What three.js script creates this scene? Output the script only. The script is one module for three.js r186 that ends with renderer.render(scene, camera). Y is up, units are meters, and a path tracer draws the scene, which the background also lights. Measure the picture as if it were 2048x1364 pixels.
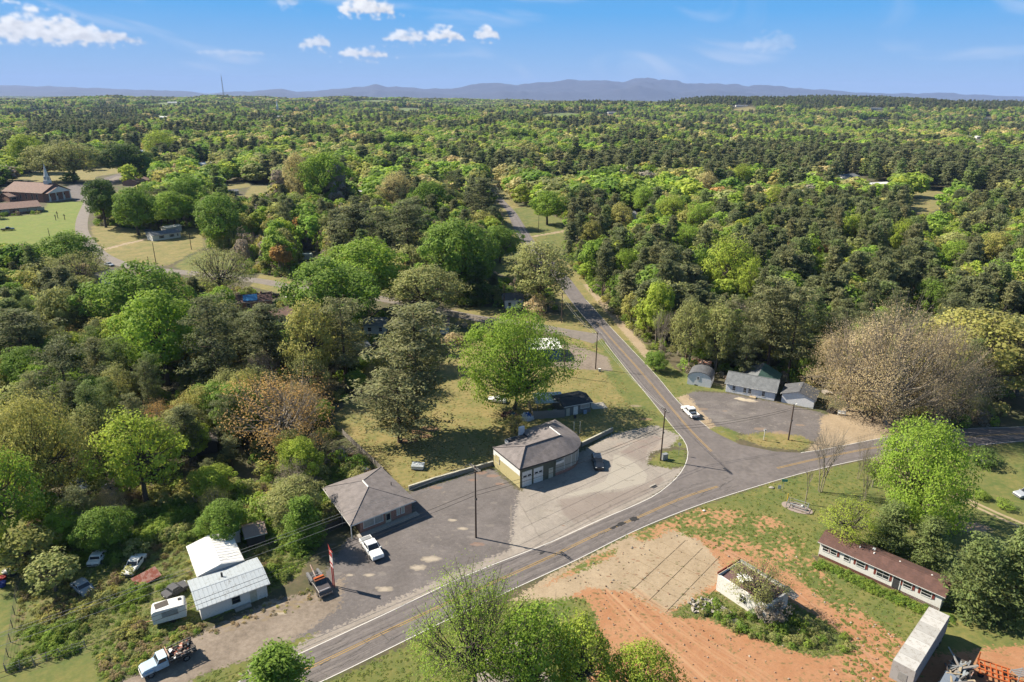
import * as THREE from 'three';
import { mergeGeometries } from 'three/addons/utils/BufferGeometryUtils.js';
import { createNoise2D } from 'simplex-noise';

// ───────────────────────── camera, sky, sun, exposure ─────────────────────────
const scene = new THREE.Scene();
const EYE = 70, F = 1365, PITCH = Math.atan(490 / F), ROLL = THREE.MathUtils.degToRad(0.5);
const camera = new THREE.PerspectiveCamera(2 * THREE.MathUtils.radToDeg(Math.atan(682 / F)), 2048 / 1364, 1, 60000);
camera.position.set(0, EYE, 0);
camera.rotation.set(-PITCH, 0, ROLL, 'YXZ');
scene.add(camera);
const renderer = new THREE.WebGLRenderer({ antialias: true });
renderer.toneMapping = THREE.LinearToneMapping;
renderer.toneMappingExposure = 2.4;
renderer.shadowMap.enabled = true;

const SUN = new THREE.Vector3(-0.221, 0.199, -0.07).normalize();
const sun = new THREE.DirectionalLight(new THREE.Color(1, 0.90, 0.74), 5);
sun.position.copy(SUN).multiplyScalar(400).add(new THREE.Vector3(0, 0, -170));
sun.target.position.set(0, 0, -170);
sun.castShadow = true; sun.shadow.radius = 1;
Object.assign(sun.shadow.camera, { left: -260, right: 260, top: 260, bottom: -260, near: 1, far: 1200 });
sun.shadow.mapSize.set(4096, 4096);
scene.add(sun, sun.target);

function rng(seed) { let s = seed | 0; return () => { s = (s + 0x6d2b79f5) | 0; let t = Math.imul(s ^ (s >>> 15), 1 | s); t = (t + Math.imul(t ^ (t >>> 7), 61 | t)) ^ t; return ((t ^ (t >>> 14)) >>> 0) / 4294967296; }; }
const noise = createNoise2D(rng(11)), noiseB = createNoise2D(rng(29));
const fbm = (x, y, o = 4, n = noise) => { let a = 0.5, s = 0; for (let i = 0; i < o; i++) { s += a * n(x, y); x *= 2.03; y *= 2.03; a *= 0.5; } return s; };
const clamp = (x, a = 0, b = 1) => Math.min(b, Math.max(a, x)), lerp = (a, b, t) => a + (b - a) * t;
const smooth = (a, b, x) => { const t = clamp((x - a) / (b - a)); return t * t * (3 - 2 * t); };
const toS = (c) => 255 * (c <= 0.0031308 ? 12.92 * c : 1.055 * Math.pow(c, 1 / 2.4) - 0.055);
const C = (r, g, b) => new THREE.Color().setRGB(r, g, b);
const PI = Math.PI, R = THREE.MathUtils.degToRad;

// Sky: clear spring air, paler towards the horizon, with a few fair-weather cumulus and thin cirrus, all round.
{
  const W = 4096, H = 2048, data = new Float32Array(W * H * 4);
  const stops = [[-90, 0.1925, 0.1856, 0.1788], [0, 0.1595, 0.2234, 0.3266], [2.4, 0.1141, 0.2104, 0.3472], [6, 0.0454, 0.1788, 0.3644], [14, 0.0412, 0.1409, 0.3025], [35, 0.0480, 0.1000, 0.1800], [90, 0.0440, 0.0820, 0.1450]];
  // cumulus: azimuth, elevation of the base, half width, height (degrees), heft
  const clouds = [[-33.4, 3.45, 4.9, 2.1, 1], [-30.0, 3.42, 3.4, 1.0, 0.9], [-15, 3.5, 1.2, 0.95, 0.8], [-11.6, 2.85, 1.9, 0.85, 0.95], [-8.2, 4.05, 1.9, 0.75, 0.9], [-5.4, 4.2, 1.5, 1.0, 1], [-2.2, 4.35, 1.0, 0.9, 0.95], [-11.1, 5.9, 2.2, 1.4, 1], [19, 3.6, 1.9, 1.2, 0.22], [-21, 2.75, 2.6, 0.3, 0.3], [-16.6, 6.2, 0.9, 0.6, 0.4]];
  const r = rng(5);
  for (let a = 44; a < 316; a += 6 + 9 * r()) clouds.push([a > 180 ? a - 360 : a, 3.5 + 26 * r() * r(), 1.5 + 5 * r(), 0.8 + 2.4 * r(), 0.7 + 0.3 * r()]);
  for (let a = -40; a < 40; a += 11 + 6 * r()) clouds.push([a, 10 + 26 * r(), 2 + 4 * r(), 1 + 2 * r(), 0.8]);
  const rows = [];
  for (let j = 0; j < H; j++) rows.push(clouds.filter((c) => { const e = ((j + 0.5) / H - 0.5) * 180; return e > c[1] - 0.6 && e < c[1] + c[3] * 1.8; }));
  for (let j = 0; j < H; j++) {
    const el = ((j + 0.5) / H - 0.5) * 180; let k = 1; while (k < stops.length - 1 && stops[k][0] < el) k++;
    const a = stops[k - 1], b = stops[k], t = clamp((el - a[0]) / (b[0] - a[0])), base = [1, 2, 3].map((i) => lerp(a[i], b[i], t));
    const ce = Math.cos(el * PI / 180), ye = Math.sin(el * PI / 180);
    for (let i = 0; i < W; i++) {
      const o = (j * W + i) * 4; let c0 = base[0], c1 = base[1], c2 = base[2];
      if (el > -0.5) {
        const ph = ((i + 0.5) / W - 0.5) * 2 * PI, x = Math.cos(ph) * ce, z = Math.sin(ph) * ce, az = Math.atan2(x, -z) * 180 / PI;
        const toSun = Math.max(0, x * SUN.x + ye * SUN.y + z * SUN.z), glow = 0.07 * Math.pow(toSun, 6);
        c0 += glow * 0.7; c1 += glow * 0.6; c2 += glow * 0.45;
        if (el < 60) { // cirrus
          const q = el * 0.55 + 0.04 * az, ci = smooth(0.12, 0.75, fbm(az * 0.055 + 3.1, q * 0.5 + 0.8 * noiseB(az * 0.05, q * 0.2), 4)) * smooth(0.3, 2.5, el) * 0.34;
          c0 += (0.32 - c0) * ci; c1 += (0.345 - c1) * ci; c2 += (0.40 - c2) * ci;
        }
        for (const c of rows[j]) {
          const dx = (az - c[0]) / c[2], up = (el - c[1]) / c[3]; if (Math.abs(dx) > 1.6) continue;
          const n = fbm(az * 1.1 + c[0], el * 1.7 + c[1], 6), n2 = fbm(az * 0.45 + c[0] * 3, el * 0.9, 3, noiseB);
          const dome = Math.sqrt(Math.max(0, 1 - dx * dx)) * (0.75 + 0.5 * n2);
          const inside = Math.min(smooth(-0.30, 0.10, up + 0.14 * n), (dome - up) * 1.6) - dx * dx * 0.25;
          const al = smooth(-0.02, 0.62, inside + 0.06 + n * 0.62) * c[4];
          if (al > 0.003) {
            const lit = clamp(0.62 + 0.42 * up + 0.55 * n - 0.12 * dx), s = (0.48 + 0.46 * lit) * 0.455;
            c0 += (s * 0.98 - c0) * al; c1 += (s - c1) * al; c2 += ((s * 0.95 + 0.035) - c2) * al;
          }
        }
      }
      data[o] = c0; data[o + 1] = c1; data[o + 2] = c2; data[o + 3] = 1;
    }
  }
  const sky = new THREE.DataTexture(data, W, H, THREE.RGBAFormat, THREE.FloatType);
  sky.mapping = THREE.EquirectangularReflectionMapping; sky.magFilter = THREE.LinearFilter; sky.colorSpace = THREE.LinearSRGBColorSpace; sky.needsUpdate = true;
  scene.background = sky; scene.environment = sky;
}
scene.fog = new THREE.FogExp2(C(0.38, 0.56, 1.0), 0.000036);

// ───────────────────────── survey: where a sight line of the photograph (2048 x 1364) meets the land ─────────────────────────
const cosP = Math.cos(PITCH), sinP = Math.sin(PITCH), cosR = Math.cos(ROLL), sinR = Math.sin(ROLL);
function sight(u, v) { const a = (u - 1024) / F, b = -(v - 682) / F, x = cosR * a - sinR * b, y = sinR * a + cosR * b; return [x, y * cosP - sinP, cosP + y * sinP]; }
function G(u, v, h = 0) { const [x, up, fw] = sight(u, v), t = (EYE - h) / -up; return new THREE.Vector3(x * t, h, -fw * t); }
function GL(u, v) { // the same on rolling land, marching out along the sight line
  if (v > 330) return G(u, v);
  const [x, up, fw] = sight(u, v); let a = 300, b = 300; for (let d = 300; d < 14000; d *= 1.015) { const t = d / fw; b = d; if (EYE + up * t < land(x * t, d)) break; a = d; }
  for (let i = 0; i < 14; i++) { const d = (a + b) / 2, t = d / fw; if (EYE + up * t < land(x * t, d)) b = d; else a = d; }
  return new THREE.Vector3(x * a / fw, land(x * a / fw, a), -a);
}
function tall(base, u, v) { const [, up, fw] = sight(u, v); return EYE - base.z * up / fw; }

// ───────────────────────── objects ─────────────────────────
const taken = new Map();
function numbered(name) { const n = taken.get(name) ?? 0; taken.set(name, n + 1); return n ? name + '_' + String(n).padStart(3, '0') : name; }
function tag(o, label, category, group, kind) { if (label) o.userData.label = label; if (category) o.userData.category = category; if (group) o.userData.group = group; if (kind) o.userData.kind = kind; return o; }
function thing(name, label, category, pos = new THREE.Vector3(), turn = 0, group) { const o = new THREE.Group(); o.name = numbered(name); o.position.copy(pos); o.rotation.y = turn; scene.add(o); return tag(o, label, category, group); }
function part(parent, name, geo, mat, pos, rot) { const m = new THREE.Mesh(geo, mat); m.name = name; if (pos) m.position.set(...pos); if (rot) m.rotation.set(...rot); m.castShadow = m.receiveShadow = true; parent.add(m); return m; }
function single(name, geo, mat, label, category, group, kind) { const m = new THREE.Mesh(geo, mat); m.name = numbered(name); m.castShadow = m.receiveShadow = true; scene.add(m); return tag(m, label, category, group, kind); }
function setting(name, geo, mat) { return single(name, geo, mat, undefined, undefined, undefined, 'structure'); }

// uv in metres by the way a face points
function metres(g) {
  if (g.index) g = g.toNonIndexed();
  if (!g.attributes.normal) g.computeVertexNormals();
  const p = g.attributes.position, uv = new Float32Array(p.count * 2), A = new THREE.Vector3(), B = new THREE.Vector3(), D = new THREE.Vector3();
  for (let i = 0; i < p.count; i += 3) {
    A.fromBufferAttribute(p, i); B.fromBufferAttribute(p, i + 1).sub(A); D.fromBufferAttribute(p, i + 2).sub(A); B.cross(D);
    const x = Math.abs(B.x), y = Math.abs(B.y), z = Math.abs(B.z);
    for (let k = i; k < i + 3; k++) { A.fromBufferAttribute(p, k); const q = y >= x && y >= z ? [A.x, A.z] : x >= z ? [A.z, A.y] : [A.x, A.y]; uv[k * 2] = q[0]; uv[k * 2 + 1] = q[1]; }
  }
  g.setAttribute('uv', new THREE.BufferAttribute(uv, 2));
  return g;
}
const boxes = new Map();
function box(w, h, d) { const k = [w, h, d].map((x) => x.toFixed(3)).join(); if (!boxes.has(k)) boxes.set(k, metres(new THREE.BoxGeometry(w, h, d))); return boxes.get(k); }
function boxAt(w, h, d, x, y, z, ry = 0, rx = 0, rz = 0) { const g = box(w, h, d).clone(); g.applyMatrix4(new THREE.Matrix4().makeRotationFromEuler(new THREE.Euler(rx, ry, rz))); g.translate(x, y, z); return g; }
function merged(list) { return mergeGeometries(list.map((g) => { g = g.index ? g.toNonIndexed() : g; for (const n of Object.keys(g.attributes)) if (!['position', 'normal', 'uv'].includes(n)) g.deleteAttribute(n); if (!g.attributes.uv) g.setAttribute('uv', new THREE.BufferAttribute(new Float32Array(g.attributes.position.count * 2), 2)); return g; })); }
const cyl = (r0, r1, h, n = 10) => new THREE.CylinderGeometry(r1, r0, h, n).toNonIndexed();
function faces(list) { // flat polygons, each a list of corners
  const pos = [];
  for (const f of list) for (let i = 1; i < f.length - 1; i++) for (const q of [f[0], f[i], f[i + 1]]) pos.push(q.x, q.y, q.z);
  const g = new THREE.BufferGeometry(); g.setAttribute('position', new THREE.BufferAttribute(new Float32Array(pos), 3)); g.computeVertexNormals();
  return metres(g);
}
const V = (x, y, z) => new THREE.Vector3(x, y, z);
function tube(a, b, r0, r1, n = 6) { const d = b.clone().sub(a), g = new THREE.CylinderGeometry(r1, r0, d.length(), n, 1); g.applyQuaternion(new THREE.Quaternion().setFromUnitVectors(V(0, 1, 0), d.clone().normalize())); g.translate(...a.clone().add(b).multiplyScalar(0.5).toArray()); return g.toNonIndexed(); }

// ───────────────────────── materials ─────────────────────────
function texture(n, f, srgb = true) {
  const d = new Uint8Array(n * n * 4);
  for (let j = 0; j < n; j++) for (let i = 0; i < n; i++) { const c = f(i / n, j / n), o = (j * n + i) * 4; for (let k = 0; k < 3; k++) d[o + k] = clamp(srgb ? toS(c[k]) : 255 * c[k], 0, 255); d[o + 3] = 255; }
  const t = new THREE.DataTexture(d, n, n); t.wrapS = t.wrapT = THREE.RepeatWrapping; t.magFilter = THREE.LinearFilter; t.colorSpace = srgb ? THREE.SRGBColorSpace : THREE.NoColorSpace; t.needsUpdate = true; return t;
}
// noise that repeats over the unit square
const wrapN = (u, v, k, n = noise) => { const f = (a, b) => n(a * k, b * k); return lerp(lerp(f(u, v), f(u - 1, v), u), lerp(f(u, v - 1), f(u - 1, v - 1), u), v); };
const rr = rng(77);
const grime = texture(512, (u, v) => { const a = 0.86 + 0.10 * wrapN(u, v, 5) + 0.06 * wrapN(u, v, 23, noiseB) + 0.05 * (rr() - 0.5); return [a, a * 0.995, a * 0.985]; });
const weather = texture(512, (u, v) => { const s = smooth(0.15, 0.7, wrapN(u, v, 7) * 0.6 + wrapN(u, v, 31, noiseB) * 0.5), a = 0.95 - 0.30 * s + 0.08 * (rr() - 0.5); return [a, a * (1 - 0.06 * s), a * (1 - 0.12 * s)]; });
const shingleT = texture(512, (u, v) => { const row = Math.floor(v * 32), col = Math.floor(u * 14 + (row % 2) * 0.5), h = Math.abs(Math.sin(row * 91.7 + col * 37.3) * 43758.5) % 1, e = (v * 32) % 1 < 0.16 ? 0.86 : 1; const a = (0.80 + 0.16 * h + 0.1 * wrapN(u, v, 6)) * e * (0.95 + 0.22 * wrapN(u * 0.999, v, 3, noiseB) + 0.12 * wrapN(u, v, 13)) + 0.06 * (rr() - 0.5); return [a, a, a]; });
const brickT = texture(512, (u, v) => { const row = Math.floor(v * 26), uu = u * 10 + (row % 2) * 0.5, col = Math.floor(uu), m = (v * 26) % 1 < 0.14 || uu % 1 < 0.06, h = Math.abs(Math.sin(row * 12.9 + (col % 10) * 78.2) * 43758.5) % 1; return m ? [0.42, 0.38, 0.34] : [0.30 + 0.12 * h, 0.14 + 0.05 * h, 0.095 + 0.04 * h]; });
const rustT = texture(512, (u, v) => { const s = smooth(-0.25, 0.45, wrapN(u, v, 6) + 0.5 * wrapN(u, v, 25, noiseB)); return [lerp(0.36, 0.52, s), lerp(0.13, 0.43, s), lerp(0.07, 0.37, s)]; });
const barkT = texture(256, (u, v) => { const a = 0.75 + 0.35 * wrapN(u, v * 0.3, 22) + 0.12 * (rr() - 0.5); return [a, a * 0.97, a * 0.93]; });
const madeMats = new Map();
const TONE = 0.70; // scales base colours down to balance the high exposure
function mat(r, g, b, { tex = grime, size = 3, rough = 0.85, metal = 0, coat = 0 } = {}) {
  { const f = lerp(TONE, 0.9, smooth(0.42, 0.66, tex === brickT || tex === rustT ? 0 : (r + g + b) / 3)); r *= f; g *= f; b *= f; }
  const k = [r, g, b, tex?.id, size, rough, metal, coat].join();
  if (!madeMats.has(k)) {
    let t = null; if (tex) { t = tex.clone(); t.repeat.set(1 / size, 1 / size); t.needsUpdate = true; }
    madeMats.set(k, new THREE.MeshPhysicalMaterial({ color: C(r, g, b), map: t, roughness: rough, metalness: metal, clearcoat: coat, clearcoatRoughness: 0.1, side: THREE.DoubleSide }));
  }
  return madeMats.get(k);
}
const M = {
  white: mat(0.72, 0.72, 0.70), whiteOld: mat(0.66, 0.65, 0.62, { tex: weather, size: 4 }), cream: mat(0.56, 0.54, 0.44), yellowBlock: mat(0.50, 0.44, 0.22, { tex: weather, size: 5 }), olive: mat(0.13, 0.14, 0.10), charcoal: mat(0.05, 0.05, 0.055),
  glass: new THREE.MeshPhysicalMaterial({ color: C(0.02, 0.024, 0.03), roughness: 0.08, specularIntensity: 1, side: THREE.DoubleSide }), frosted: mat(0.46, 0.46, 0.42, { rough: 0.5 }),
  roofGrey: mat(0.235, 0.207, 0.205, { tex: shingleT, size: 6 }), roofDark: mat(0.035, 0.038, 0.046, { tex: shingleT, size: 6 }), roofSlate: mat(0.21, 0.225, 0.24, { tex: shingleT, size: 6 }), roofBrown: mat(0.15, 0.075, 0.06, { tex: shingleT, size: 6 }), roofTan: mat(0.26, 0.155, 0.125, { tex: shingleT, size: 6 }), roofGreen: mat(0.075, 0.17, 0.14, { tex: shingleT, size: 6 }), roofCool: mat(0.14, 0.145, 0.16, { tex: shingleT, size: 6 }),
  tin: mat(0.48, 0.53, 0.57, { rough: 0.45, metal: 0.25, tex: weather, size: 9 }), tinWhite: mat(0.80, 0.80, 0.79, { rough: 0.5, tex: grime, size: 8 }), rust: mat(1, 1, 1, { tex: rustT, size: 4 }), rustRed: mat(0.62, 0.38, 0.36, { tex: rustT, size: 6 }),
  brick: mat(1, 1, 1, { tex: brickT, size: 2.1 }), wood: mat(0.30, 0.27, 0.245, { tex: weather, size: 2 }), woodDark: mat(0.085, 0.07, 0.06, { tex: weather, size: 2 }), pole: mat(0.10, 0.062, 0.045, { tex: barkT, size: 1.5 }), rawWood: mat(0.50, 0.40, 0.26, { tex: weather, size: 2 }),
  concrete: mat(0.43, 0.395, 0.345, { tex: weather, size: 5 }), block: mat(0.30, 0.29, 0.25, { tex: weather, size: 3 }), red: mat(0.42, 0.03, 0.025), shutter: mat(0.24, 0.045, 0.03), blue: mat(0.02, 0.12, 0.44), blueTarp: mat(0.05, 0.28, 0.62, { rough: 0.4 }), green: mat(0.01, 0.25, 0.14), yellow: mat(0.62, 0.42, 0.02), orange: mat(0.55, 0.12, 0.02), metal: mat(0.42, 0.43, 0.44, { rough: 0.4, metal: 0.7 }), galv: mat(0.45, 0.47, 0.48, { rough: 0.5, metal: 0.4 }), tyre: mat(0.018, 0.018, 0.019), wire: mat(0.34, 0.33, 0.32, { tex: null, rough: 0.6 }), cable: mat(0.03, 0.03, 0.03, { tex: null }), ceramic: mat(0.7, 0.7, 0.68, { tex: null, rough: 0.3 }), whitePaint: mat(0.62, 0.60, 0.57, { tex: weather, size: 2.3 }), yellowPaint: mat(0.50, 0.31, 0.075, { tex: weather, size: 2.3 }),
  wallBlue: mat(0.76, 0.77, 0.80), clayPipe: mat(0.6, 0.6, 0.58),
};
// ───────────────────────── land ─────────────────────────
const hump = (x, d, cx, cd, wx, wd, h) => h * Math.exp(-(((x - cx) / wx) ** 2) - ((d - cd) / wd) ** 2);
function land(x, d) { // height of the land, d metres ahead of the camera
  const s = smooth(520, 1600, d), far = smooth(4500, 9000, d);
  return s * (9 * noise(x / 800 + 3, d / 800) + 5 * noiseB(x / 330, d / 330)) * (1 - 0.6 * far) + hump(x, d, 1000, 2750, 850, 520, 50) + hump(x, d, 2100, 3000, 900, 700, 34) + hump(x, d, -1500, 3700, 1500, 800, 40) + hump(x, d, 250, 4600, 1500, 900, 26) + hump(x, d, -300, 1500, 420, 260, 7) - 14 * far + s * 0 ;
}

// what covers the ground, class by class, as surveyed outlines (photograph pixels)
const K = { forest: 0, lawn: 1, dry: 2, asphalt: 3, gravel: 4, clay: 5, concrete: 6, weeds: 7, shoulder: 8, bright: 9, clayweed: 10, tan: 11, field: 12, bareclay: 13 };
const covers = [];
const cover = (k, pts, clear = true) => covers.push({ k: K[k], pts: pts.map(([u, v]) => { const p = GL(u, v); return [p.x, -p.z]; }), clear });
const strip = (k, pts, w, clear = true) => covers.push({ k: K[k], line: pts.map(([u, v]) => { const p = G(u, v); return [p.x, -p.z]; }), w, clear });
const ROAD_B = [[1423, 903], [1384.8, 864.8], [1349.6, 824.3], [1284.5, 746.9], [1240, 697], [1193, 645], [1157, 602], [1126, 558], [1090, 520], [1058, 489], [1041, 456], [1023, 423], [1002, 402], [986, 382], [978, 362]];
const STREET_C = [[1200, 679], [1160, 670], [1114, 661], [1040, 647], [965, 638], [905, 627], [840, 611], [760, 597], [690, 587], [590, 575], [520, 562], [440, 553], [380, 546], [300, 538], [245, 528], [208, 513], [182, 490], [165, 466], [164, 440], [174, 412], [182, 392], [200, 372], [240, 352]];
cover('weeds', [[-60, 1010], [250, 985], [520, 965], [680, 905], [760, 935], [705, 1000], [645, 1080], [600, 1150], [545, 1185], [420, 1240], [330, 1270], [250, 1300], [40, 1364], [-60, 1400]], false);
cover('lawn', [[-120, 1180], [30, 1150], [48, 1062], [70, 1010], [20, 1000], [-160, 1000]], false);
cover('lawn', [[-80, 1420], [-60, 1200], [28, 1165], [8, 1335], [60, 1345], [185, 1300], [215, 1375], [150, 1500]]);
cover('dry', [[660, 840], [700, 800], [790, 770], [870, 755], [905, 690], [960, 680], [1090, 735], [1180, 735], [1235, 752], [1268, 800], [1312, 848], [1225, 866], [1165, 892], [985, 932], [815, 982], [760, 935], [690, 866]]);
strip('dry', ROAD_B.slice(2), 17, false);
strip('lawn', ROAD_B.slice(1, 5), 20, false);
strip('tan', [[1300, 715], [1262, 672], [1232, 636], [1205, 606], [1175, 570]], 3.2, false);
cover('asphalt', [[815, 986], [985, 936], [1042, 986], [1022, 1092], [1018, 1125], [900, 1168], [783, 1225], [640, 1290], [560, 1310], [500, 1310], [560, 1245], [630, 1200], [660, 1130], [692, 1078], [830, 1032]]);
cover('gravel', [[200, 1400], [285, 1335], [350, 1290], [430, 1252], [560, 1195], [640, 1185], [690, 1150], [680, 1215], [600, 1272], [520, 1310], [400, 1350], [330, 1400]]);
cover('gravel', [[560, 1330], [600, 1290], [640, 1262], [640, 1290], [600, 1312]]);
cover('lawn', [[330, 1400], [400, 1352], [520, 1312], [600, 1275], [630, 1268], [560, 1322], [516, 1348], [440, 1400]]);
cover('concrete', [[1036, 986], [1100, 940], [1165, 902], [1225, 868], [1312, 850], [1362, 872], [1340, 895], [1300, 905], [1295, 930], [1345, 938], [1370, 935], [1352, 958], [1311, 991], [1272, 1011], [1197, 1042], [1100, 1087], [1018, 1124], [1026, 1050]]);
strip('shoulder', [[516, 1343], [618, 1296], [783, 1219], [934, 1147], [1100, 1081], [1197, 1037], [1272, 1005]], 3.4);
cover('lawn', [[1296, 926], [1318, 906], [1350, 899], [1374, 901], [1369, 931], [1332, 937]]);
cover('lawn', [[1190, 1062], [1280, 1060], [1400, 1013], [1500, 979], [1614, 946], [1715, 923], [1800, 908], [2048, 884], [2300, 870], [2500, 1000], [2400, 1400], [1700, 1400], [1640, 1110], [1500, 1110]]);
cover('tan', [[990, 1222], [1100, 1149], [1152, 1124], [1275, 1063], [1330, 1050], [1300, 1085], [1180, 1135], [1100, 1172], [1040, 1212]]);
cover('clay', [[1010, 1235], [1100, 1162], [1180, 1122], [1260, 1088], [1330, 1062], [1400, 1072], [1480, 1082], [1590, 1075], [1640, 1130], [1660, 1180], [1760, 1250], [1850, 1310], [2048, 1290], [2200, 1400], [1300, 1500], [1170, 1400], [1200, 1300], [1180, 1230], [1090, 1250]]);
cover('clayweed', [[1195, 1056], [1280, 1062], [1400, 1014], [1475, 1020], [1555, 1035], [1610, 1075], [1625, 1120], [1700, 1200], [1740, 1245], [1660, 1215], [1590, 1150], [1500, 1112], [1420, 1082], [1380, 1070], [1300, 1075]]);
cover('tan', [[1035, 1205], [1130, 1150], [1255, 1083], [1340, 1060], [1400, 1080], [1440, 1125], [1435, 1165], [1330, 1228], [1262, 1186], [1175, 1175], [1095, 1222]]);
cover('clayweed', [[1112, 1156], [1150, 1132], [1190, 1112], [1232, 1096], [1230, 1110], [1190, 1130], [1140, 1152]]); cover('clayweed', [[1265, 1074], [1300, 1062], [1335, 1066], [1310, 1078], [1280, 1084]]);
cover('weeds', [[1330, 1232], [1400, 1190], [1450, 1182], [1560, 1195], [1650, 1240], [1720, 1300], [1640, 1318], [1540, 1285], [1470, 1262], [1420, 1240]]);
cover('lawn', [[640, 1375], [820, 1288], [1000, 1208], [1060, 1200], [1170, 1195], [1195, 1235], [1190, 1290], [1160, 1400], [900, 1500], [640, 1420]], false);
cover('shoulder', [[930, 1400], [970, 1310], [1030, 1275], [1080, 1300], [1110, 1400]], false);
cover('asphalt', [[1358, 806], [1380, 782], [1450, 786], [1545, 803], [1630, 822], [1690, 842], [1662, 872], [1622, 884], [1500, 872], [1440, 852], [1418, 858], [1395, 838]]);
cover('tan', [[1352, 795], [1372, 786], [1402, 822], [1432, 852], [1418, 858], [1385, 830]]);
cover('tan', [[1640, 835], [1690, 815], [1800, 830], [1850, 850], [1760, 878], [1660, 898], [1612, 904], [1640, 872]]);
cover('dry', [[1468, 872], [1530, 864], [1602, 871], [1628, 886], [1602, 901], [1530, 894]]);
cover('lawn', [[1300, 752], [1330, 730], [1385, 752], [1450, 772], [1452, 785], [1395, 780], [1352, 796], [1322, 770]]);
strip('tan', [[1752, 916], [1775, 930], [1805, 948]], 3.4);
cover('bareclay', [[1905, 1050], [1940, 1043], [1985, 1055], [1975, 1066], [1930, 1064]]);
// farther off
cover('gravel', [[1085, 722], [1118, 690], [1150, 690], [1216, 714], [1226, 742], [1130, 737]]);
cover('dry', [[895, 645], [1000, 652], [1085, 655], [1185, 676], [1192, 662], [1130, 632], [1060, 625], [960, 612], [900, 620]]);
cover('dry', [[1108, 670], [1186, 684], [1212, 708], [1140, 688]]);
cover('bright', [[-40, 470], [-40, 438], [82, 428], [96, 405], [172, 402], [166, 440], [168, 480], [150, 500], [60, 490], [-40, 490]]);
cover('asphalt', [[132, 372], [186, 362], [240, 346], [246, 358], [206, 378], [182, 400], [148, 402]]);
cover('dry', [[186, 478], [182, 452], [225, 452], [300, 462], [400, 455], [412, 492], [335, 532], [250, 526], [212, 512]]);
strip('tan', [[200, 501], [250, 488], [303, 476]], 3.4);
cover('lawn', [[345, 532], [400, 502], [480, 500], [470, 530], [420, 545], [372, 545]]);
cover('dry', [[485, 398], [548, 384], [556, 372], [500, 372]]);
cover('dry', [[225, 385], [270, 380], [262, 395], [230, 400]]);
cover('dry', [[190, 338], [212, 320], [232, 318], [226, 345]]);
cover('lawn', [[1018, 420], [1058, 412], [1128, 440], [1132, 470], [1130, 500], [1116, 522], [1080, 486], [1056, 462]]);
strip('tan', [[1066, 473], [1095, 468], [1128, 462]], 3.2);
cover('lawn', [[985, 518], [1036, 492], [1060, 502], [1086, 522], [1100, 540], [1010, 552], [985, 540]]);
cover('dry', [[500, 572], [520, 548], [590, 560], [600, 585], [560, 588]]);
cover('dry', [[1815, 402], [1880, 388], [1905, 396], [1860, 428], [1832, 425]]);
cover('dry', [[1955, 705], [2048, 672], [2150, 660], [2200, 780], [2048, 790], [2000, 770]]);
cover('field', [[20, 227], [105, 218], [150, 219], [110, 228], [40, 233]]);
cover('field', [[1705, 247], [1735, 238], [1790, 238], [1775, 246]]);
cover('field', [[1960, 252], [1975, 240], [2060, 252], [2060, 266], [2000, 262]]);
cover('bareclay', [[1180, 234], [1182, 226], [1232, 229], [1230, 238]]);
cover('field', [[310, 246], [320, 240], [345, 242], [335, 248]]);
cover('dry', [[1455, 219], [1500, 214], [1525, 219], [1490, 222]]);
const hides = []; // outlines in the photograph that no scattered tree may stand in front of
const keepOpen = (...pts) => { const h = pts.map(([u, v]) => { const p = GL(u, Math.max(v, 192 + (u - 1024) * 0.0087 + 16)); return [p.x, -p.z]; }); h.most = Math.min(...h.map((q) => q[1])) * 1.05 + 15; hides.push(h); return h; };
const inside = (poly, x, y) => { let c = false; for (let i = 0, j = poly.length - 1; i < poly.length; j = i++) if ((poly[i][1] > y) !== (poly[j][1] > y) && x < (poly[j][0] - poly[i][0]) * (y - poly[i][1]) / (poly[j][1] - poly[i][1]) + poly[i][0]) c = !c; return c; };

// noise tables for painting
const T = 512, table = (k, n, o) => { const a = new Float32Array(T * T); for (let j = 0; j < T; j++) for (let i = 0; i < T; i++) { let s = 0, m = 0.5, q = k; for (let l = 0; l < o; l++) { s += m * wrapN(i / T, j / T, q, n); q *= 2; m *= 0.5; } a[j * T + i] = s; } return a; };
const NA = table(6, noise, 4), NB = table(11, noiseB, 3), NF = new Float32Array(T * T); { const q = rng(3); for (let i = 0; i < T * T; i++) NF[i] = q() - 0.5; }
const look = (t, x, y, per) => { let u = (x / per) % 1, v = (y / per) % 1; if (u < 0) u++; if (v < 0) v++; u *= T; v *= T; const i = u | 0, j = v | 0, a = u - i, b = v - j, i1 = (i + 1) % T, j1 = (j + 1) % T; return (t[j * T + i] * (1 - a) + t[j * T + i1] * a) * (1 - b) + (t[j1 * T + i] * (1 - a) + t[j1 * T + i1] * a) * b; };
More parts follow.
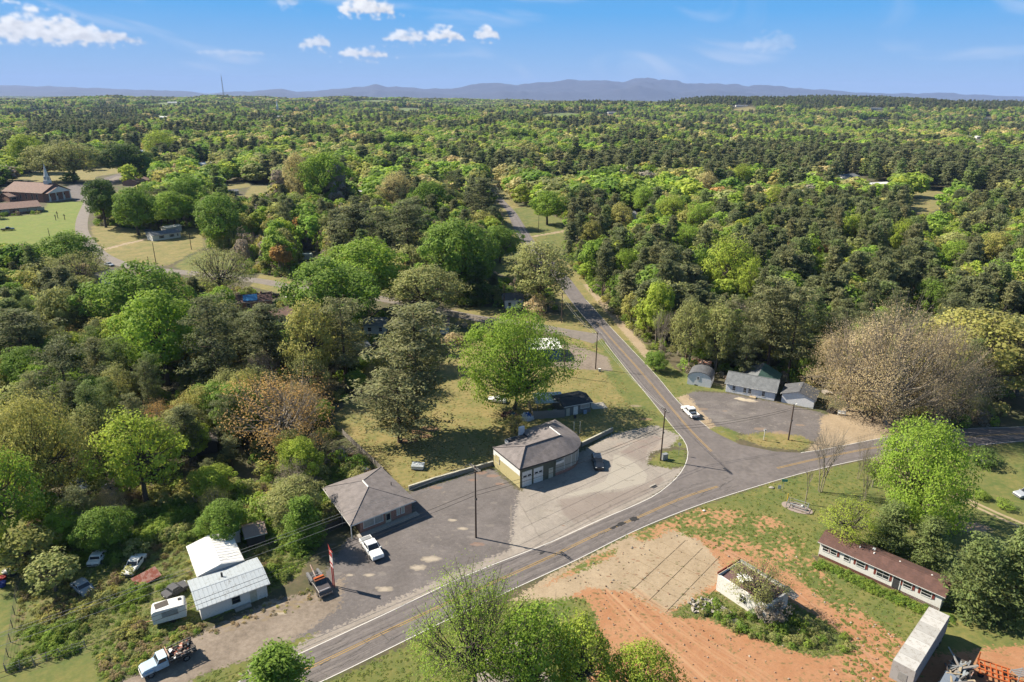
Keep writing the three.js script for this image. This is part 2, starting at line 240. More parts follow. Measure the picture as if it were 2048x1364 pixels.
function soil(k, x, d, px, out) {
  const a = look(NA, x, d, 47), b = look(NB, x + 13, d, 19), c = look(NA, d, x, 7.3), e = look(NB, x * 1.3, d + 5, 2.6), w = look(NA, x, d, 170), g = (px < 0.3 ? NF[(((x * 9) | 0) & 511) + ((((d * 9) | 0) & 511) << 9)] : NF[(((x / px) | 0) & 511) + ((((d / px) | 0) & 511) << 9)]);
  let r0, g0, b0, t;
  switch (k) {
    case 1: t = clamp(0.42 + 0.9 * a + 0.7 * b + 0.4 * c); r0 = lerp(0.095, 0.215, t); g0 = lerp(0.135, 0.195, t); b0 = lerp(0.026, 0.055, t); break;
    case 2: t = clamp(0.62 + 0.9 * a + 0.7 * b + 0.35 * c); r0 = lerp(0.125, 0.285, t); g0 = lerp(0.150, 0.225, t); b0 = lerp(0.034, 0.085, t); break;
    case 3: t = clamp(0.5 + 0.8 * a + 0.5 * c + 0.25 * e); r0 = lerp(0.115, 0.188, t); g0 = r0 * 0.89; b0 = r0 * 0.87; { const st = smooth(0.30, 0.5, b + 0.4 * e); r0 = lerp(r0, 0.27, st * 0.5); g0 = lerp(g0, 0.235, st * 0.5); b0 = lerp(b0, 0.2, st * 0.5); } break;
    case 4: t = clamp(0.5 + 0.7 * a + 0.7 * c + 0.3 * e); r0 = lerp(0.17, 0.31, t); g0 = lerp(0.135, 0.255, t); b0 = lerp(0.105, 0.205, t); break;
    case 5: t = clamp(0.5 + 0.8 * a + 0.5 * b + 0.3 * c); r0 = lerp(0.36, 0.44, t); g0 = lerp(0.165, 0.235, t); b0 = lerp(0.075, 0.125, t); { const wd = smooth(0.26, 0.34, c + 0.5 * e + 0.25 * a); r0 = lerp(r0, 0.13, wd * 0.7); g0 = lerp(g0, 0.13, wd * 0.7); b0 = lerp(b0, 0.04, wd * 0.7); } break;
    case 6: t = clamp(0.55 + 0.8 * a + 0.45 * c + 0.2 * e); r0 = lerp(0.255, 0.37, t); g0 = r0 * 0.89; b0 = r0 * 0.78; break;
    case 7: t = clamp(0.5 + 0.9 * a + 0.7 * b + 0.5 * c); r0 = lerp(0.085, 0.19, t); g0 = lerp(0.125, 0.175, t); b0 = lerp(0.022, 0.06, t); { const br = smooth(0.12, 0.4, b + 0.6 * e); r0 = lerp(r0, 0.21, br * 0.7); g0 = lerp(g0, 0.155, br * 0.7); b0 = lerp(b0, 0.085, br * 0.7); } break;
    case 8: t = clamp(0.5 + 0.7 * a + 0.6 * c); r0 = lerp(0.25, 0.37, t); g0 = r0 * 0.875; b0 = r0 * 0.765; break;
    case 9: t = clamp(0.45 + 0.9 * a + 0.6 * b); r0 = lerp(0.13, 0.21, t); g0 = lerp(0.20, 0.225, t); b0 = lerp(0.022, 0.045, t); break;
    case 10: t = smooth(-0.10, 0.14, c * 0.9 + 0.5 * e + 0.6 * a + 0.08); r0 = lerp(0.43, 0.115, t); g0 = lerp(0.225, 0.145, t); b0 = lerp(0.115, 0.028, t); break;
    case 11: t = clamp(0.5 + 0.8 * a + 0.5 * c + 0.2 * e); r0 = lerp(0.31, 0.44, t); g0 = lerp(0.235, 0.345, t); b0 = lerp(0.15, 0.235, t); break;
    case 12: t = clamp(0.5 + a + w); r0 = lerp(0.10, 0.17, t); g0 = lerp(0.17, 0.20, t); b0 = 0.05; break;
    case 13: t = clamp(0.5 + a + c); r0 = lerp(0.36, 0.46, t); g0 = lerp(0.25, 0.31, t); b0 = lerp(0.16, 0.21, t); break;
    default: t = clamp(0.5 + 0.8 * a + 0.7 * b + 0.4 * c); r0 = lerp(0.065, 0.135, t); g0 = lerp(0.072, 0.105, t); b0 = lerp(0.028, 0.062, t); { const gr = smooth(0.0, 0.4, w + 0.5 * b); r0 = lerp(r0, 0.075, gr * 0.7); g0 = lerp(g0, 0.105, gr * 0.7); b0 = lerp(b0, 0.022, gr * 0.7); }
  }
  const f = 1 + g * (px < 0.3 ? 0.20 : 0.24) + 0.16 * e;
  out[0] = r0 * f; out[1] = g0 * f; out[2] = b0 * f;
}
const meadow = (x, d) => (d > 430 && d < 1500 ? fbm(x / 260 + 40, d / 300, 3) > 0.29 : d >= 1500 && fbm(x / 700 + 40, d / 900, 3) > 0.33);
function paint(x0, x1, d0, d1, n, marks) {
  const id = new Uint8Array(n * n), cv = document.createElement('canvas'); cv.width = cv.height = n; const g = cv.getContext('2d', { willReadFrequently: true });
  const X = (x) => (x - x0) / (x1 - x0) * n, Y = (d) => (d - d0) / (d1 - d0) * n, px = (x1 - x0) / n;
  for (const c of covers) {
    const pts = c.pts ?? c.line, m = c.w ? c.w / px : 2, xs = pts.map((p) => X(p[0])), ys = pts.map((p) => Y(p[1]));
    const l = Math.max(0, Math.floor(Math.min(...xs) - m)), r = Math.min(n, Math.ceil(Math.max(...xs) + m)), t = Math.max(0, Math.floor(Math.min(...ys) - m)), b = Math.min(n, Math.ceil(Math.max(...ys) + m));
    if (l >= r || t >= b) continue;
    g.clearRect(l, t, r - l, b - t); g.fillStyle = g.strokeStyle = '#fff'; g.lineJoin = g.lineCap = 'round'; g.beginPath(); pts.forEach((p, i) => g[i ? 'lineTo' : 'moveTo'](X(p[0]), Y(p[1])));
    if (c.pts) { g.closePath(); g.fill(); } else { g.lineWidth = Math.max(1, c.w / px); g.stroke(); }
    const im = g.getImageData(l, t, r - l, b - t).data, w = r - l;
    for (let j = t; j < b; j++) for (let i = l; i < r; i++) if (im[((j - t) * w + i - l) * 4 + 3] > 127) id[j * n + i] = c.k;
  }
  let over = null;
  if (marks) { g.clearRect(0, 0, n, n); marks(g, X, Y, px); over = g.getImageData(0, 0, n, n).data; }
  const data = new Uint8Array(n * n * 4), out = [0, 0, 0], py = (d1 - d0) / n;
  for (let j = 0; j < n; j++) for (let i = 0; i < n; i++) {
    const x = x0 + (i + 0.5) * px, d = d0 + (j + 0.5) * py, wv = px < 0.3 ? 1 : 2.2;
    const wx = (1.5 * look(NB, x, d, 9) + 0.9 * look(NA, x + 3, d, 2.3)) * wv, wd = (1.5 * look(NB, d, x + 7, 9) + 0.9 * look(NA, d + 3, x, 2.3)) * wv;
    const ii = clamp(Math.round(i + wx / px), 0, n - 1), jj = clamp(Math.round(j + wd / py), 0, n - 1), o = (j * n + i) * 4;
    let kind = id[jj * n + ii]; if (!kind && px > 0.3 && meadow(x, d)) kind = px > 5 ? 12 : 2;
    soil(kind, x, d, px, out);
    if (over && over[o + 3]) { const al = over[o + 3] / 255; for (let k = 0; k < 3; k++) { const q = over[o + k] / 255; out[k] = lerp(out[k], q <= 0.04045 ? q / 12.92 : ((q + 0.055) / 1.055) ** 2.4, al); } }
    for (let k = 0; k < 3; k++) data[o + k] = toS(clamp(out[k] * TONE)); data[o + 3] = 255;
  }
  const t = new THREE.DataTexture(data, n, n); t.magFilter = THREE.LinearFilter; t.colorSpace = THREE.SRGBColorSpace; t.needsUpdate = true;
  return new THREE.MeshStandardMaterial({ map: t, roughness: 1, side: THREE.DoubleSide });
}
const css = (r, g, b, a) => `rgba(${toS(r) | 0},${toS(g) | 0},${toS(b) | 0},${a})`;
function marksNear(g, X, Y, px) { // cracks, worn patches, wheel tracks, as the photograph shows them
  const P = (u, v) => { const p = G(u, v); return [X(p.x), Y(-p.z)]; }, q = rng(41);
  const line = (pts, w, col) => { g.strokeStyle = col; g.lineWidth = Math.max(0.8, w / px); g.lineCap = 'round'; g.beginPath(); pts.forEach((p, i) => g[i ? 'lineTo' : 'moveTo'](...P(...p))); g.stroke(); };
  const crack = (a, b, w, col, wob = 0.5) => { const A = P(...a), B = P(...b), n = 16; g.strokeStyle = col; g.lineWidth = Math.max(0.7, w / px); g.beginPath(); for (let i = 0; i <= n; i++) { const t = i / n; g[i ? 'lineTo' : 'moveTo'](lerp(A[0], B[0], t) + (q() - 0.5) * wob / px, lerp(A[1], B[1], t) + (q() - 0.5) * wob / px); } g.stroke(); };
  const blotch = (u, v, rad, col, sq = 0.6) => { const [x, y] = P(u, v); g.fillStyle = col; g.beginPath(); for (let i = 0; i <= 22; i++) { const t = i / 22 * 2 * PI, r = rad / px * (0.7 + 0.45 * q()); g[i ? 'lineTo' : 'moveTo'](x + Math.cos(t) * r, y + Math.sin(t) * r * sq); } g.fill(); };
  // clay wheel tracks
  for (let i = 0; i < 26; i++) { const o = (q() - 0.5) * 150; line([[1235 + o * 0.6, 1175 + q() * 8], [1330 + o, 1262 + o * 0.1], [1440 + o * 1.3, 1345], [1520 + o * 1.5, 1410]], 0.16 + 0.12 * q(), css(...(q() < 0.5 ? [0.50, 0.30, 0.17] : [0.30, 0.14, 0.07]), 0.35)); }
  for (let i = 0; i < 20; i++) { const o = (q() - 0.5) * 60; line([[1420 + o * 0.5, 1085 + o * 0.35], [1520 + o * 0.6, 1140 + o * 0.7], [1610 + o * 0.7, 1205 + o], [1690 + o, 1265 + o], [1770 + o, 1340 + o * 0.6]], 0.18, css(...(q() < 0.5 ? [0.49, 0.30, 0.18] : [0.31, 0.15, 0.08]), 0.3)); }
  for (let i = 0; i < 420; i++) { const t = q(); blotch(1180 + 640 * t + (q() - 0.5) * 120, 1120 + 230 * t * 0.9 + (q() - 0.5) * 170, 0.12 + 0.25 * q(), css(...(q() < 0.55 ? [0.10, 0.10, 0.03] : [0.22, 0.10, 0.05]), 0.7)); }
  // worn asphalt lot
  for (const [u, v, r] of [[766, 1178, 1.5], [862, 1118, 1.9], [835, 1135, 1.6], [905, 1040, 0.9], [925, 1057, 1.0], [738, 1150, 0.9], [700, 1150, 0.7], [560, 1225, 1.2], [545, 1208, 1.6]]) { blotch(u, v, r, css(0.42, 0.36, 0.28, 0.6)); blotch(u, v, r * 0.6, css(0.46, 0.40, 0.32, 0.7)); }
  for (const [u, v, r] of [[960, 945, 1.6], [985, 952, 1.4], [945, 960, 1.0], [872, 975, 1.3], [1000, 968, 1.0], [955, 1088, 1.2]]) blotch(u, v, r, css(0.34, 0.19, 0.12, 0.4));
  for (let i = 0; i < 46; i++) { const u = 640 + 380 * q(), v = 1000 + 210 * q(); crack([u, v], [u + (q() - 0.3) * 90, v + (q() - 0.5) * 50], 0.07, css(0.09, 0.08, 0.07, 0.45), 0.9); }
  for (let i = 0; i < 60; i++) { const u = 610 + 420 * q(), v = 1000 + 230 * q(); blotch(u, v, 0.25 + 0.7 * q(), css(0.33, 0.29, 0.25, 0.25)); }
  crack([1022, 1130], [1022, 1010], 0.12, css(0.33, 0.28, 0.23, 0.7), 0.15);
  // apron: pale new pour, darker worn slabs, joints
  g.fillStyle = css(0.42, 0.385, 0.33, 0.6); g.beginPath(); [[1130, 990], [1180, 975], [1210, 962], [1222, 940], [1228, 908], [1250, 915], [1275, 930], [1295, 950], [1290, 965], [1240, 978], [1180, 985], [1150, 992]].forEach((p, i) => g[i ? 'lineTo' : 'moveTo'](...P(...p))); g.fill();
  for (let i = 0; i < 40; i++) blotch(1060 + 220 * q(), 985 + 80 * q(), 0.5 + 1.6 * q(), css(0.26, 0.23, 0.19, 0.16));
  for (let i = 0; i < 18; i++) blotch(1220 + 110 * q(), 865 + 40 * q(), 0.5 + 1.3 * q(), css(0.34, 0.24, 0.18, 0.22));
  for (const ring of [[[1118, 1000], [1150, 996], [1190, 988], [1245, 982], [1296, 968], [1318, 952], [1330, 962], [1296, 985], [1240, 1008], [1190, 1032], [1150, 1046], [1128, 1028]], [[1240, 905], [1262, 888], [1310, 870], [1330, 880], [1300, 902], [1288, 925]]]) for (let k = 0; k < 3; k++) { g.fillStyle = css(0.20, 0.165, 0.14, 0.2); g.beginPath(); ring.forEach((p, i) => g[i ? 'lineTo' : 'moveTo'](...P(p[0] + (q() - 0.5) * 14, p[1] + (q() - 0.5) * 8))); g.fill(); }
  for (let i = 0; i < 30; i++) { const u = 1050 + 250 * q(), v = 900 + 150 * q(); crack([u, v], [u + (q() - 0.4) * 60, v + (q() - 0.5) * 34], 0.05, css(0.12, 0.1, 0.08, 0.5), 0.6); }
  for (let i = 0; i < 50; i++) { const u = 1440 + 220 * q(), v = 805 + 60 * q(); crack([u, v], [u + (q() - 0.5) * 50, v + (q() - 0.5) * 14], 0.06, css(0.3, 0.27, 0.24, 0.4), 0.8); }
  crack([1026, 985], [1080, 1075], 0.12, css(0.14, 0.12, 0.1, 0.7), 0.25); crack([1180, 830], [1180, 830], 0.1, css(0, 0, 0, 0));
  // dark lot by the white house: lighter worn scrape, sand spill
  for (let i = 0; i < 26; i++) blotch(1400 + 90 * q(), 800 + 42 * q(), 0.8 + 1.8 * q(), css(0.30, 0.27, 0.25, 0.16));
  blotch(1492, 800, 2.1, css(0.55, 0.47, 0.35, 0.8), 0.5); blotch(1480, 797, 1.4, css(0.58, 0.50, 0.38, 0.8), 0.7); blotch(1505, 803, 1.3, css(0.5, 0.42, 0.32, 0.7), 0.5);
  for (const [u, v, r] of [[1405, 818, 1.5], [1450, 822, 0.7], [1520, 858, 1.6], [1560, 865, 2], [1600, 850, 1.2]]) blotch(u, v, r, css(0.36, 0.25, 0.16, 0.45));
  // two-track drive on the east lawn
  for (const o of [-4, 4]) line([[1790, 938], [1850, 962 + o], [1930, 1000 + o], [2000, 1032 + o], [2100, 1075 + o * 1.4]], 0.75, css(0.44, 0.34, 0.22, 0.85));
  for (const [u, v, r] of [[860, 858, 2.6], [815, 882, 2.2], [850, 872, 1.8], [835, 862, 2.4]]) blotch(u, v, r, css(0.20, 0.10, 0.065, 0.75), 0.8);
  blotch(1290, 838, 1.6, css(0.42, 0.26, 0.17, 0.7)); blotch(1272, 812, 1.6, css(0.36, 0.28, 0.2, 0.6));
  for (let i = 0; i < 60; i++) { const t = q(); blotch(430 + 230 * t + 20 * q(), 1260 - 75 * t + 25 * (q() - 0.5), 0.2 + 0.5 * q(), css(0.26, 0.20, 0.11, 0.5)); }
}
const NEAR = [-140, 160, 60, 290], MID = [-760, 760, 60, 1400];
const farMat = paint(-11000, 11000, 1400, 15000, 1024), midMat = paint(...MID, 2048), nearMat = paint(...NEAR, 2048, marksNear);
{
  const pos = [], uv = [], idx = [[], [], []];
  const patch = (m, x0, x1, d0, d1, nx, nd, box) => { // a grid of land
    const at = pos.length / 3;
    for (let j = 0; j <= nd; j++) for (let i = 0; i <= nx; i++) { const x = lerp(x0, x1, i / nx), d = lerp(d0, d1, (j / nd) ** (d1 > 5000 ? 1.8 : 1)); pos.push(x, land(x, d), -d); uv.push((x - box[0]) / (box[1] - box[0]), (d - box[2]) / (box[3] - box[2])); }
    for (let j = 0; j < nd; j++) for (let i = 0; i < nx; i++) { const a = at + j * (nx + 1) + i, b = a + 1, c = a + nx + 1, e = c + 1; idx[m].push(a, b, e, a, e, c); }
  };
  patch(0, NEAR[0], NEAR[1], NEAR[2], NEAR[3], 8, 8, NEAR);
  patch(1, MID[0], NEAR[0], MID[2], NEAR[3], 6, 4, MID); patch(1, NEAR[1], MID[1], MID[2], NEAR[3], 6, 4, MID); patch(1, MID[0], MID[1], NEAR[3], MID[3], 48, 56, MID);
  const FB = [-11000, 11000, 1400, 15000];
  patch(2, -11000, 11000, 1400, 15000, 150, 110, FB); patch(2, -11000, MID[0], -400, 1400, 40, 10, FB); patch(2, MID[1], 11000, -400, 1400, 40, 10, FB); patch(2, MID[0], MID[1], -400, 60, 8, 4, FB);
  const g = new THREE.BufferGeometry(); g.setAttribute('position', new THREE.BufferAttribute(new Float32Array(pos), 3)); g.setAttribute('uv', new THREE.BufferAttribute(new Float32Array(uv), 2));
  g.setIndex(idx.flat()); let s = 0; idx.forEach((l, m) => { g.addGroup(s, l.length, m); s += l.length; }); g.computeVertexNormals();
  setting('ground', g, [nearMat, midMat, farMat]);
}
// mountains: three wooded ranges one behind the other on the skyline
{
  const crest = [[-48, 0.38], [-41, 0.42], [-37, 0.36], [-35.3, 0.41], [-33, 0.39], [-30, 0.30], [-27, 0.2], [-24.5, 0.19], [-23, 0.02], [-20.5, 0.16], [-18, 0.43], [-16.3, 0.22], [-13.6, 0.45], [-11.8, 0.58], [-10.8, 0.79], [-9.8, 0.62], [-7.5, 0.56], [-5, 0.52], [-2.5, 0.92], [-1, 0.98], [1, 0.99], [3, 1.04], [4.4, 1.28], [6, 1.2], [8, 1.24], [9.9, 1.48], [11.5, 1.34], [14.3, 1.04], [16, 1.03], [17.9, 1.0], [20, 0.86], [22.8, 0.64], [25, 0.48], [26.7, 0.40], [29, 0.44], [31, 0.43], [33, 0.36], [35, 0.3], [38, 0.36], [42, 0.3], [48, 0.4]];
  const at = (az) => { let k = 1; while (k < crest.length - 1 && crest[k][0] < az) k++; const t = clamp((az - crest[k - 1][0]) / (crest[k][0] - crest[k - 1][0])); return lerp(crest[k - 1][1], crest[k][1], t * t * (3 - 2 * t)); };
  const pos = [], idx = [], nx = 420, nd = 46, near = 14200, deep = 9000;
  for (let j = 0; j <= nd; j++) for (let i = 0; i <= nx; i++) {
    const az = lerp(-46, 46, i / nx), t = j / nd, dist = near + deep * t, x = dist * Math.tan(R(az)), peak = EYE + (19500 / Math.cos(R(az))) * Math.tan(R(at(az) + 0.05 * fbm(az * 0.9, 3, 4)));
    const ridge = Math.exp(-(((dist - 19500) / 2100) ** 2)), spurs = 0.5 + fbm(x / 1400, dist / 1900, 5), foot = smooth(near, near + 2500, dist);
    const fore = 0.45 * Math.exp(-(((dist - 16600) / 900) ** 2)) * (0.55 + 0.9 * fbm(x / 2600 + 9, 1.5, 4));
    const h = -18 + foot * (peak + 18) * clamp(ridge * (0.86 + 0.14 * spurs) + fore + 0.10 * (spurs - 0.5) * foot, 0, 1);
    pos.push(x, h, -dist);
  }
  for (let j = 0; j < nd; j++) for (let i = 0; i < nx; i++) { const a = j * (nx + 1) + i, c = a + nx + 1; idx.push(a, a + 1, c + 1, a, c + 1, c); }
  const g = new THREE.BufferGeometry(); g.setAttribute('position', new THREE.BufferAttribute(new Float32Array(pos), 3)); g.setIndex(idx); g.computeVertexNormals();
  setting('mountains', g, new THREE.MeshStandardMaterial({ color: C(0.032, 0.032, 0.040), roughness: 1, side: THREE.DoubleSide }));
}

// ───────────────────────── roads and markings ─────────────────────────
const asphaltT = texture(1024, (u, v) => { const q = 0.84 + 0.14 * wrapN(u, v, 4) + 0.12 * wrapN(u, v, 17, noiseB) + 0.16 * (rr() - 0.5), s = smooth(0.22, 0.5, wrapN(u, v, 9)) * 0.09, k = Math.abs(wrapN(u, v, 6, noiseB)) < 0.006 ? 0.72 : 1; return [(q + s) * k, (q + s) * 0.985 * k, (q + s * 0.8) * 0.975 * k]; });
const asphalt = mat(0.192, 0.171, 0.168, { tex: asphaltT, size: 24 }), asphaltC = mat(0.245, 0.215, 0.19, { tex: asphaltT, size: 19 });
const flat = (q) => (Array.isArray(q) ? G(...q) : q);
function sheet(pts, y) { // a flat sheet with the given outline
  const s = new THREE.Shape(pts.map((q) => { const p = flat(q); return new THREE.Vector2(p.x, -p.z); })), g = new THREE.ShapeGeometry(s); g.rotateX(-PI / 2); g.translate(0, y, 0);
  const p = g.attributes.position, uv = g.attributes.uv; for (let i = 0; i < p.count; i++) uv.setXY(i, p.getX(i), p.getZ(i)); return g;
}
function curveOf(pts) { return new THREE.CatmullRomCurve3(pts.map((q) => flat(q).clone()), false, 'centripetal'); }
function ribbon(pts, w, y, off = 0, t0 = 0, t1 = 1) { // a band along a line, set off sideways
  const c = curveOf(pts), n = Math.max(8, Math.ceil(c.getLength() / 3)), pos = [], uv = [], idx = [];
  for (let i = 0; i <= n; i++) {
    const t = lerp(t0, t1, i / n), p = c.getPointAt(t), k = c.getTangentAt(t), nx = k.z, nz = -k.x, l = Math.hypot(nx, nz), wv = typeof w === 'function' ? w(t) : w;
    for (const s of [-1, 1]) { const x = p.x + (off + s * wv / 2) * nx / l, z = p.z + (off + s * wv / 2) * nz / l; pos.push(x, y + land(x, -z), z); uv.push(x, z); }
    if (i < n) { const a = i * 2; idx.push(a, a + 1, a + 3, a, a + 3, a + 2); }
  }
  const g = new THREE.BufferGeometry(); g.setAttribute('position', new THREE.BufferAttribute(new Float32Array(pos), 3)); g.setAttribute('uv', new THREE.BufferAttribute(new Float32Array(uv), 2)); g.setIndex(idx); g.computeVertexNormals(); return g;
}
const upW = [[380, 1408], [516, 1346], [618, 1299], [783, 1222], [934, 1150.5], [1100, 1085], [1197.7, 1040.7], [1272, 1009.4], [1311, 990], [1352, 956.7], [1369.5, 932], [1376, 907], [1370.5, 885], [1356, 866]];
const loW = [[560, 1400], [658.6, 1356], [900.8, 1236.8], [1100, 1144.5], [1152.7, 1120], [1275.8, 1059], [1393, 1012], [1500, 977], [1614, 944], [1715, 921], [1799, 906.5], [2048, 882], [2300, 862]];
const upE = [[1418, 857.7], [1440, 870], [1480, 889], [1550, 903], [1601.5, 905.5], [1652, 898], [1760, 876.8], [1813, 868.5], [1935, 857.6], [2048, 853.6], [2300, 842]];
const yelA = [[470, 1405], [646.5, 1323], [782.8, 1258], [904, 1202], [1100, 1114], [1189.8, 1071], [1275.8, 1034.8], [1373.4, 992.8], [1436, 973]], yelE = [[1554, 936.6], [1634, 918], [1760, 894], [1935, 874], [2048, 867], [2300, 851]];
const leftB = [[1356, 866], [1326.7, 829.6], [1305.6, 803], [1258, 745], [1211, 685], [1172, 640], [1140, 600], [1108, 556], [1074, 520], [1043.9, 490], [1026.7, 455], [1013, 421], [993.7, 403], [978, 383], [970, 362]], rightB = [[1418, 857.7], [1361.9, 810], [1312.6, 752], [1258, 694], [1215, 648.4], [1172, 600], [1142, 560], [1104, 520], [1071.6, 487.4], [1054, 460], [1032, 425], [1009, 401.6], [993, 381], [985, 362]];
setting('highway', sheet([...upW.slice(0, 14), ...upE, ...loW.slice().reverse()], 0.02), asphalt);
setting('country_road', sheet([...leftB, ...rightB.slice().reverse()], 0.026), asphalt);
setting('side_street', ribbon(STREET_C, (t) => (t < 0.02 ? 9 - 150 * t : 6), 0.014), asphaltC);
{
  const lines = [[upW, 0.135, 0], [loW, 0.13, 0], [upE.slice(4), 0.13, 0], [leftB.slice(0, 5), 0.11, 0.1], [rightB.slice(0, 6), 0.11, -0.1]];
  for (const [l, w, o] of lines) setting('edge_line', ribbon(l, w, 0.034, o), M.whitePaint);
  for (const l of [yelA, yelE, ROAD_B.slice(0, 6)]) for (const o of [-0.17, 0.17]) setting('centre_line', ribbon(l, 0.105, 0.034, o), M.yellowPaint);
  setting('centre_line', ribbon(STREET_C, 0.2, 0.022, 0, 0.02, 0.16), mat(0.45, 0.34, 0.16, { tex: weather, size: 2.3 }));
  // tar patches and cracks sealed on the highway
  const q = rng(8), tar = mat(0.03, 0.028, 0.027, { rough: 0.7 });
  for (const [u, v, a, b] of [[1268, 1038.5, 1.1, 0.75], [1241, 1048.5, 1.4, 0.5], [1227, 1055, 0.9, 0.35], [1084, 1106, 0.6, 0.3], [2048, 2048, 0, 0]].filter((s) => s[2])) { const c = G(u, v), pts = []; for (let i = 0; i < 18; i++) { const t = i / 18 * 2 * PI, r = 0.6 + 0.5 * q(); const x = Math.cos(t) * a * r, y = Math.sin(t) * b * r; pts.push(V(c.x + x * 0.79 - y * 0.61, 0, c.z - x * 0.61 - y * 0.79)); } setting('tar_patch', sheet(pts, 0.038), tar); }
  const crackM = mat(0.12, 0.11, 0.105);
  const bits = []; for (let i = 0; i < 150; i++) { const t = 0.1 + 0.8 * q(), p = curveOf(yelA.concat([[1554, 936]])).getPointAt(t), pts = []; let x = p.x + (q() - 0.5) * 5.5, z = p.z + (q() - 0.5) * 5; const a = q() < 0.7 ? 2.2 + 0.4 * q() : 0.65; for (let k = 0; k < 5; k++) { pts.push(V(x, 0, z)); x += Math.cos(a) * 0.5 + (q() - 0.5) * 0.3; z -= -Math.sin(a) * 0.5 + (q() - 0.5) * 0.3; } bits.push(ribbon(pts, 0.06, 0.036)); }
  const m = single('road_crack', mergeGeometries(bits), crackM); m.userData.kind = 'structure';
  // wheel paths polished darker, and pale worn bands between them
  const path = [mat(0.172, 0.153, 0.150, { tex: asphaltT, size: 11 }), mat(0.212, 0.190, 0.184, { tex: asphaltT, size: 13 })];
  for (const [l, offs] of [[yelA, [-2.35, -0.95, 1.0, 2.4]], [ROAD_B.slice(1, 6), [-2.2, -0.9, 0.95, 2.2]], [yelE, [-2.3, 1.0, 2.3]]]) for (const o2 of offs) setting('wheel_path', ribbon(l, (t) => 0.42 + 0.14 * noise(t * 23 + o2, 5), 0.0295 + 0.0012 * (o2 > 0), o2), path[0]);
  for (const [l, o2] of [[yelA, -1.65], [yelA, 1.7], [ROAD_B.slice(1, 6), 1.55]]) setting('wheel_path', ribbon(l, (t) => 0.34 + 0.2 * noiseB(t * 17, o2), 0.0285, o2), path[1]);
  // storm drain by the apron
  const dp = G(1309, 974), dr = thing('storm_drain', 'small dark storm drain inlet at the edge of the concrete apron', 'drain', dp, R(38)); part(dr, 'kerb_stone', box(1.6, 0.14, 0.35), M.concrete, [0, 0.08, -0.5]); part(dr, 'grate', box(1.2, 0.03, 0.6), M.charcoal, [0, 0.05, 0]);
}
// ───────────────────────── concrete slabs ─────────────────────────
function slabs(owner, origin, ex, ez, sx, sz, nx0, nx1, nz0, nz1, keep, lift, gap = 0.07) { // flags of concrete, each its own piece, wearing the ground's stains
  for (let i = nx0; i < nx1; i++) for (let j = nz0; j < nz1; j++) {
    const c = origin.clone().addScaledVector(ex, (i + 0.5) * sx).addScaledVector(ez, (j + 0.5) * sz);
    if (!keep(c, i, j)) continue;
    const g = new THREE.BoxGeometry(sx - gap, 0.06, sz - gap); g.applyMatrix4(new THREE.Matrix4().makeBasis(ex, V(0, 1, 0), ez)); g.translate(c.x, lift, c.z);
    const p = g.attributes.position, uv = g.attributes.uv; for (let k = 0; k < p.count; k++) uv.setXY(k, (p.getX(k) - NEAR[0]) / (NEAR[1] - NEAR[0]), (-p.getZ(k) - NEAR[2]) / (NEAR[3] - NEAR[2]));
    part(owner, 'slab', g, nearMat);
  }
}
{
  const o = G(1035, 978), ex = G(1116, 943.5).sub(o).setY(0).normalize(), ez = V(-ex.z, 0, ex.x), apron = new THREE.Group(); apron.name = 'concrete_apron'; apron.userData.kind = 'structure'; scene.add(apron);
  const ring = [[1040, 986], [1116, 944], [1165, 906], [1225, 870], [1312, 853], [1355, 872], [1338, 893], [1298, 905], [1292, 930], [1340, 940], [1311, 985], [1272, 1004], [1197, 1035], [1100, 1078], [1028, 1108], [1030, 1050]].map((q) => { const p = G(...q); return [p.x, p.z]; });
  slabs(apron, o, ex, ez, 3.7, 3.4, -3, 13, -8, 9, (c) => inside(ring, c.x, c.z), 0.0);
  const o2 = G(1262, 1183), ex2 = G(1340, 1225).sub(o2).normalize(), ez2 = V(-ex2.z, 0, ex2.x), old = new THREE.Group(); old.name = 'old_floor_slab'; old.userData.kind = 'structure'; scene.add(old);
  const ring2 = [[1180, 1165], [1215, 1120], [1262, 1085], [1335, 1064], [1395, 1085], [1436, 1125], [1432, 1160], [1330, 1224], [1262, 1186]].map((q) => { const p = G(...q); return [p.x, p.z]; }), q = rng(6);
  slabs(old, o2, ex2, ez2, 3.1, 3.4, -1, 4, -5, 1, (c) => inside(ring2, c.x, c.z), 0.03, 0.16);
}
// ───────────────────────── buildings ─────────────────────────
const open = (v, ...us) => keepOpen(...us.map((u, i) => [u, v[i]]));
function frameOf(A, B) { const d = B.clone().sub(A); return { len: Math.hypot(d.x, d.z), turn: Math.atan2(-d.z, d.x) }; }
// window on a wall: local x along the wall, outward +z
function windowPart(o, x, y, z, w, h, { ry = 0, frame = M.white, pane = M.glass, bars = 1, shutters } = {}) {
  const f = part(o, 'window', merged([boxAt(w + 0.16, 0.09, 0.09, 0, h / 2 + 0.045, 0), boxAt(w + 0.2, 0.09, 0.12, 0, -h / 2 - 0.045, 0), boxAt(0.08, h, 0.09, -w / 2 - 0.04, 0, 0), boxAt(0.08, h, 0.09, w / 2 + 0.04, 0, 0)]), frame, [x, y, z], [0, ry, 0]);
  part(f, 'pane', box(w, h, 0.03), pane, [0, 0, 0]);
  if (bars) part(f, 'muntin', merged([boxAt(w, 0.05, 0.04, 0, 0, 0.015), ...(bars > 1 ? [boxAt(0.04, h, 0.04, 0, 0, 0.016)] : [])]), frame);
  if (shutters) for (const s of [-1, 1]) part(f, 'shutter', box(0.32, h + 0.1, 0.05), shutters, [s * (w / 2 + 0.28), 0, 0.0]);
  return f;
}
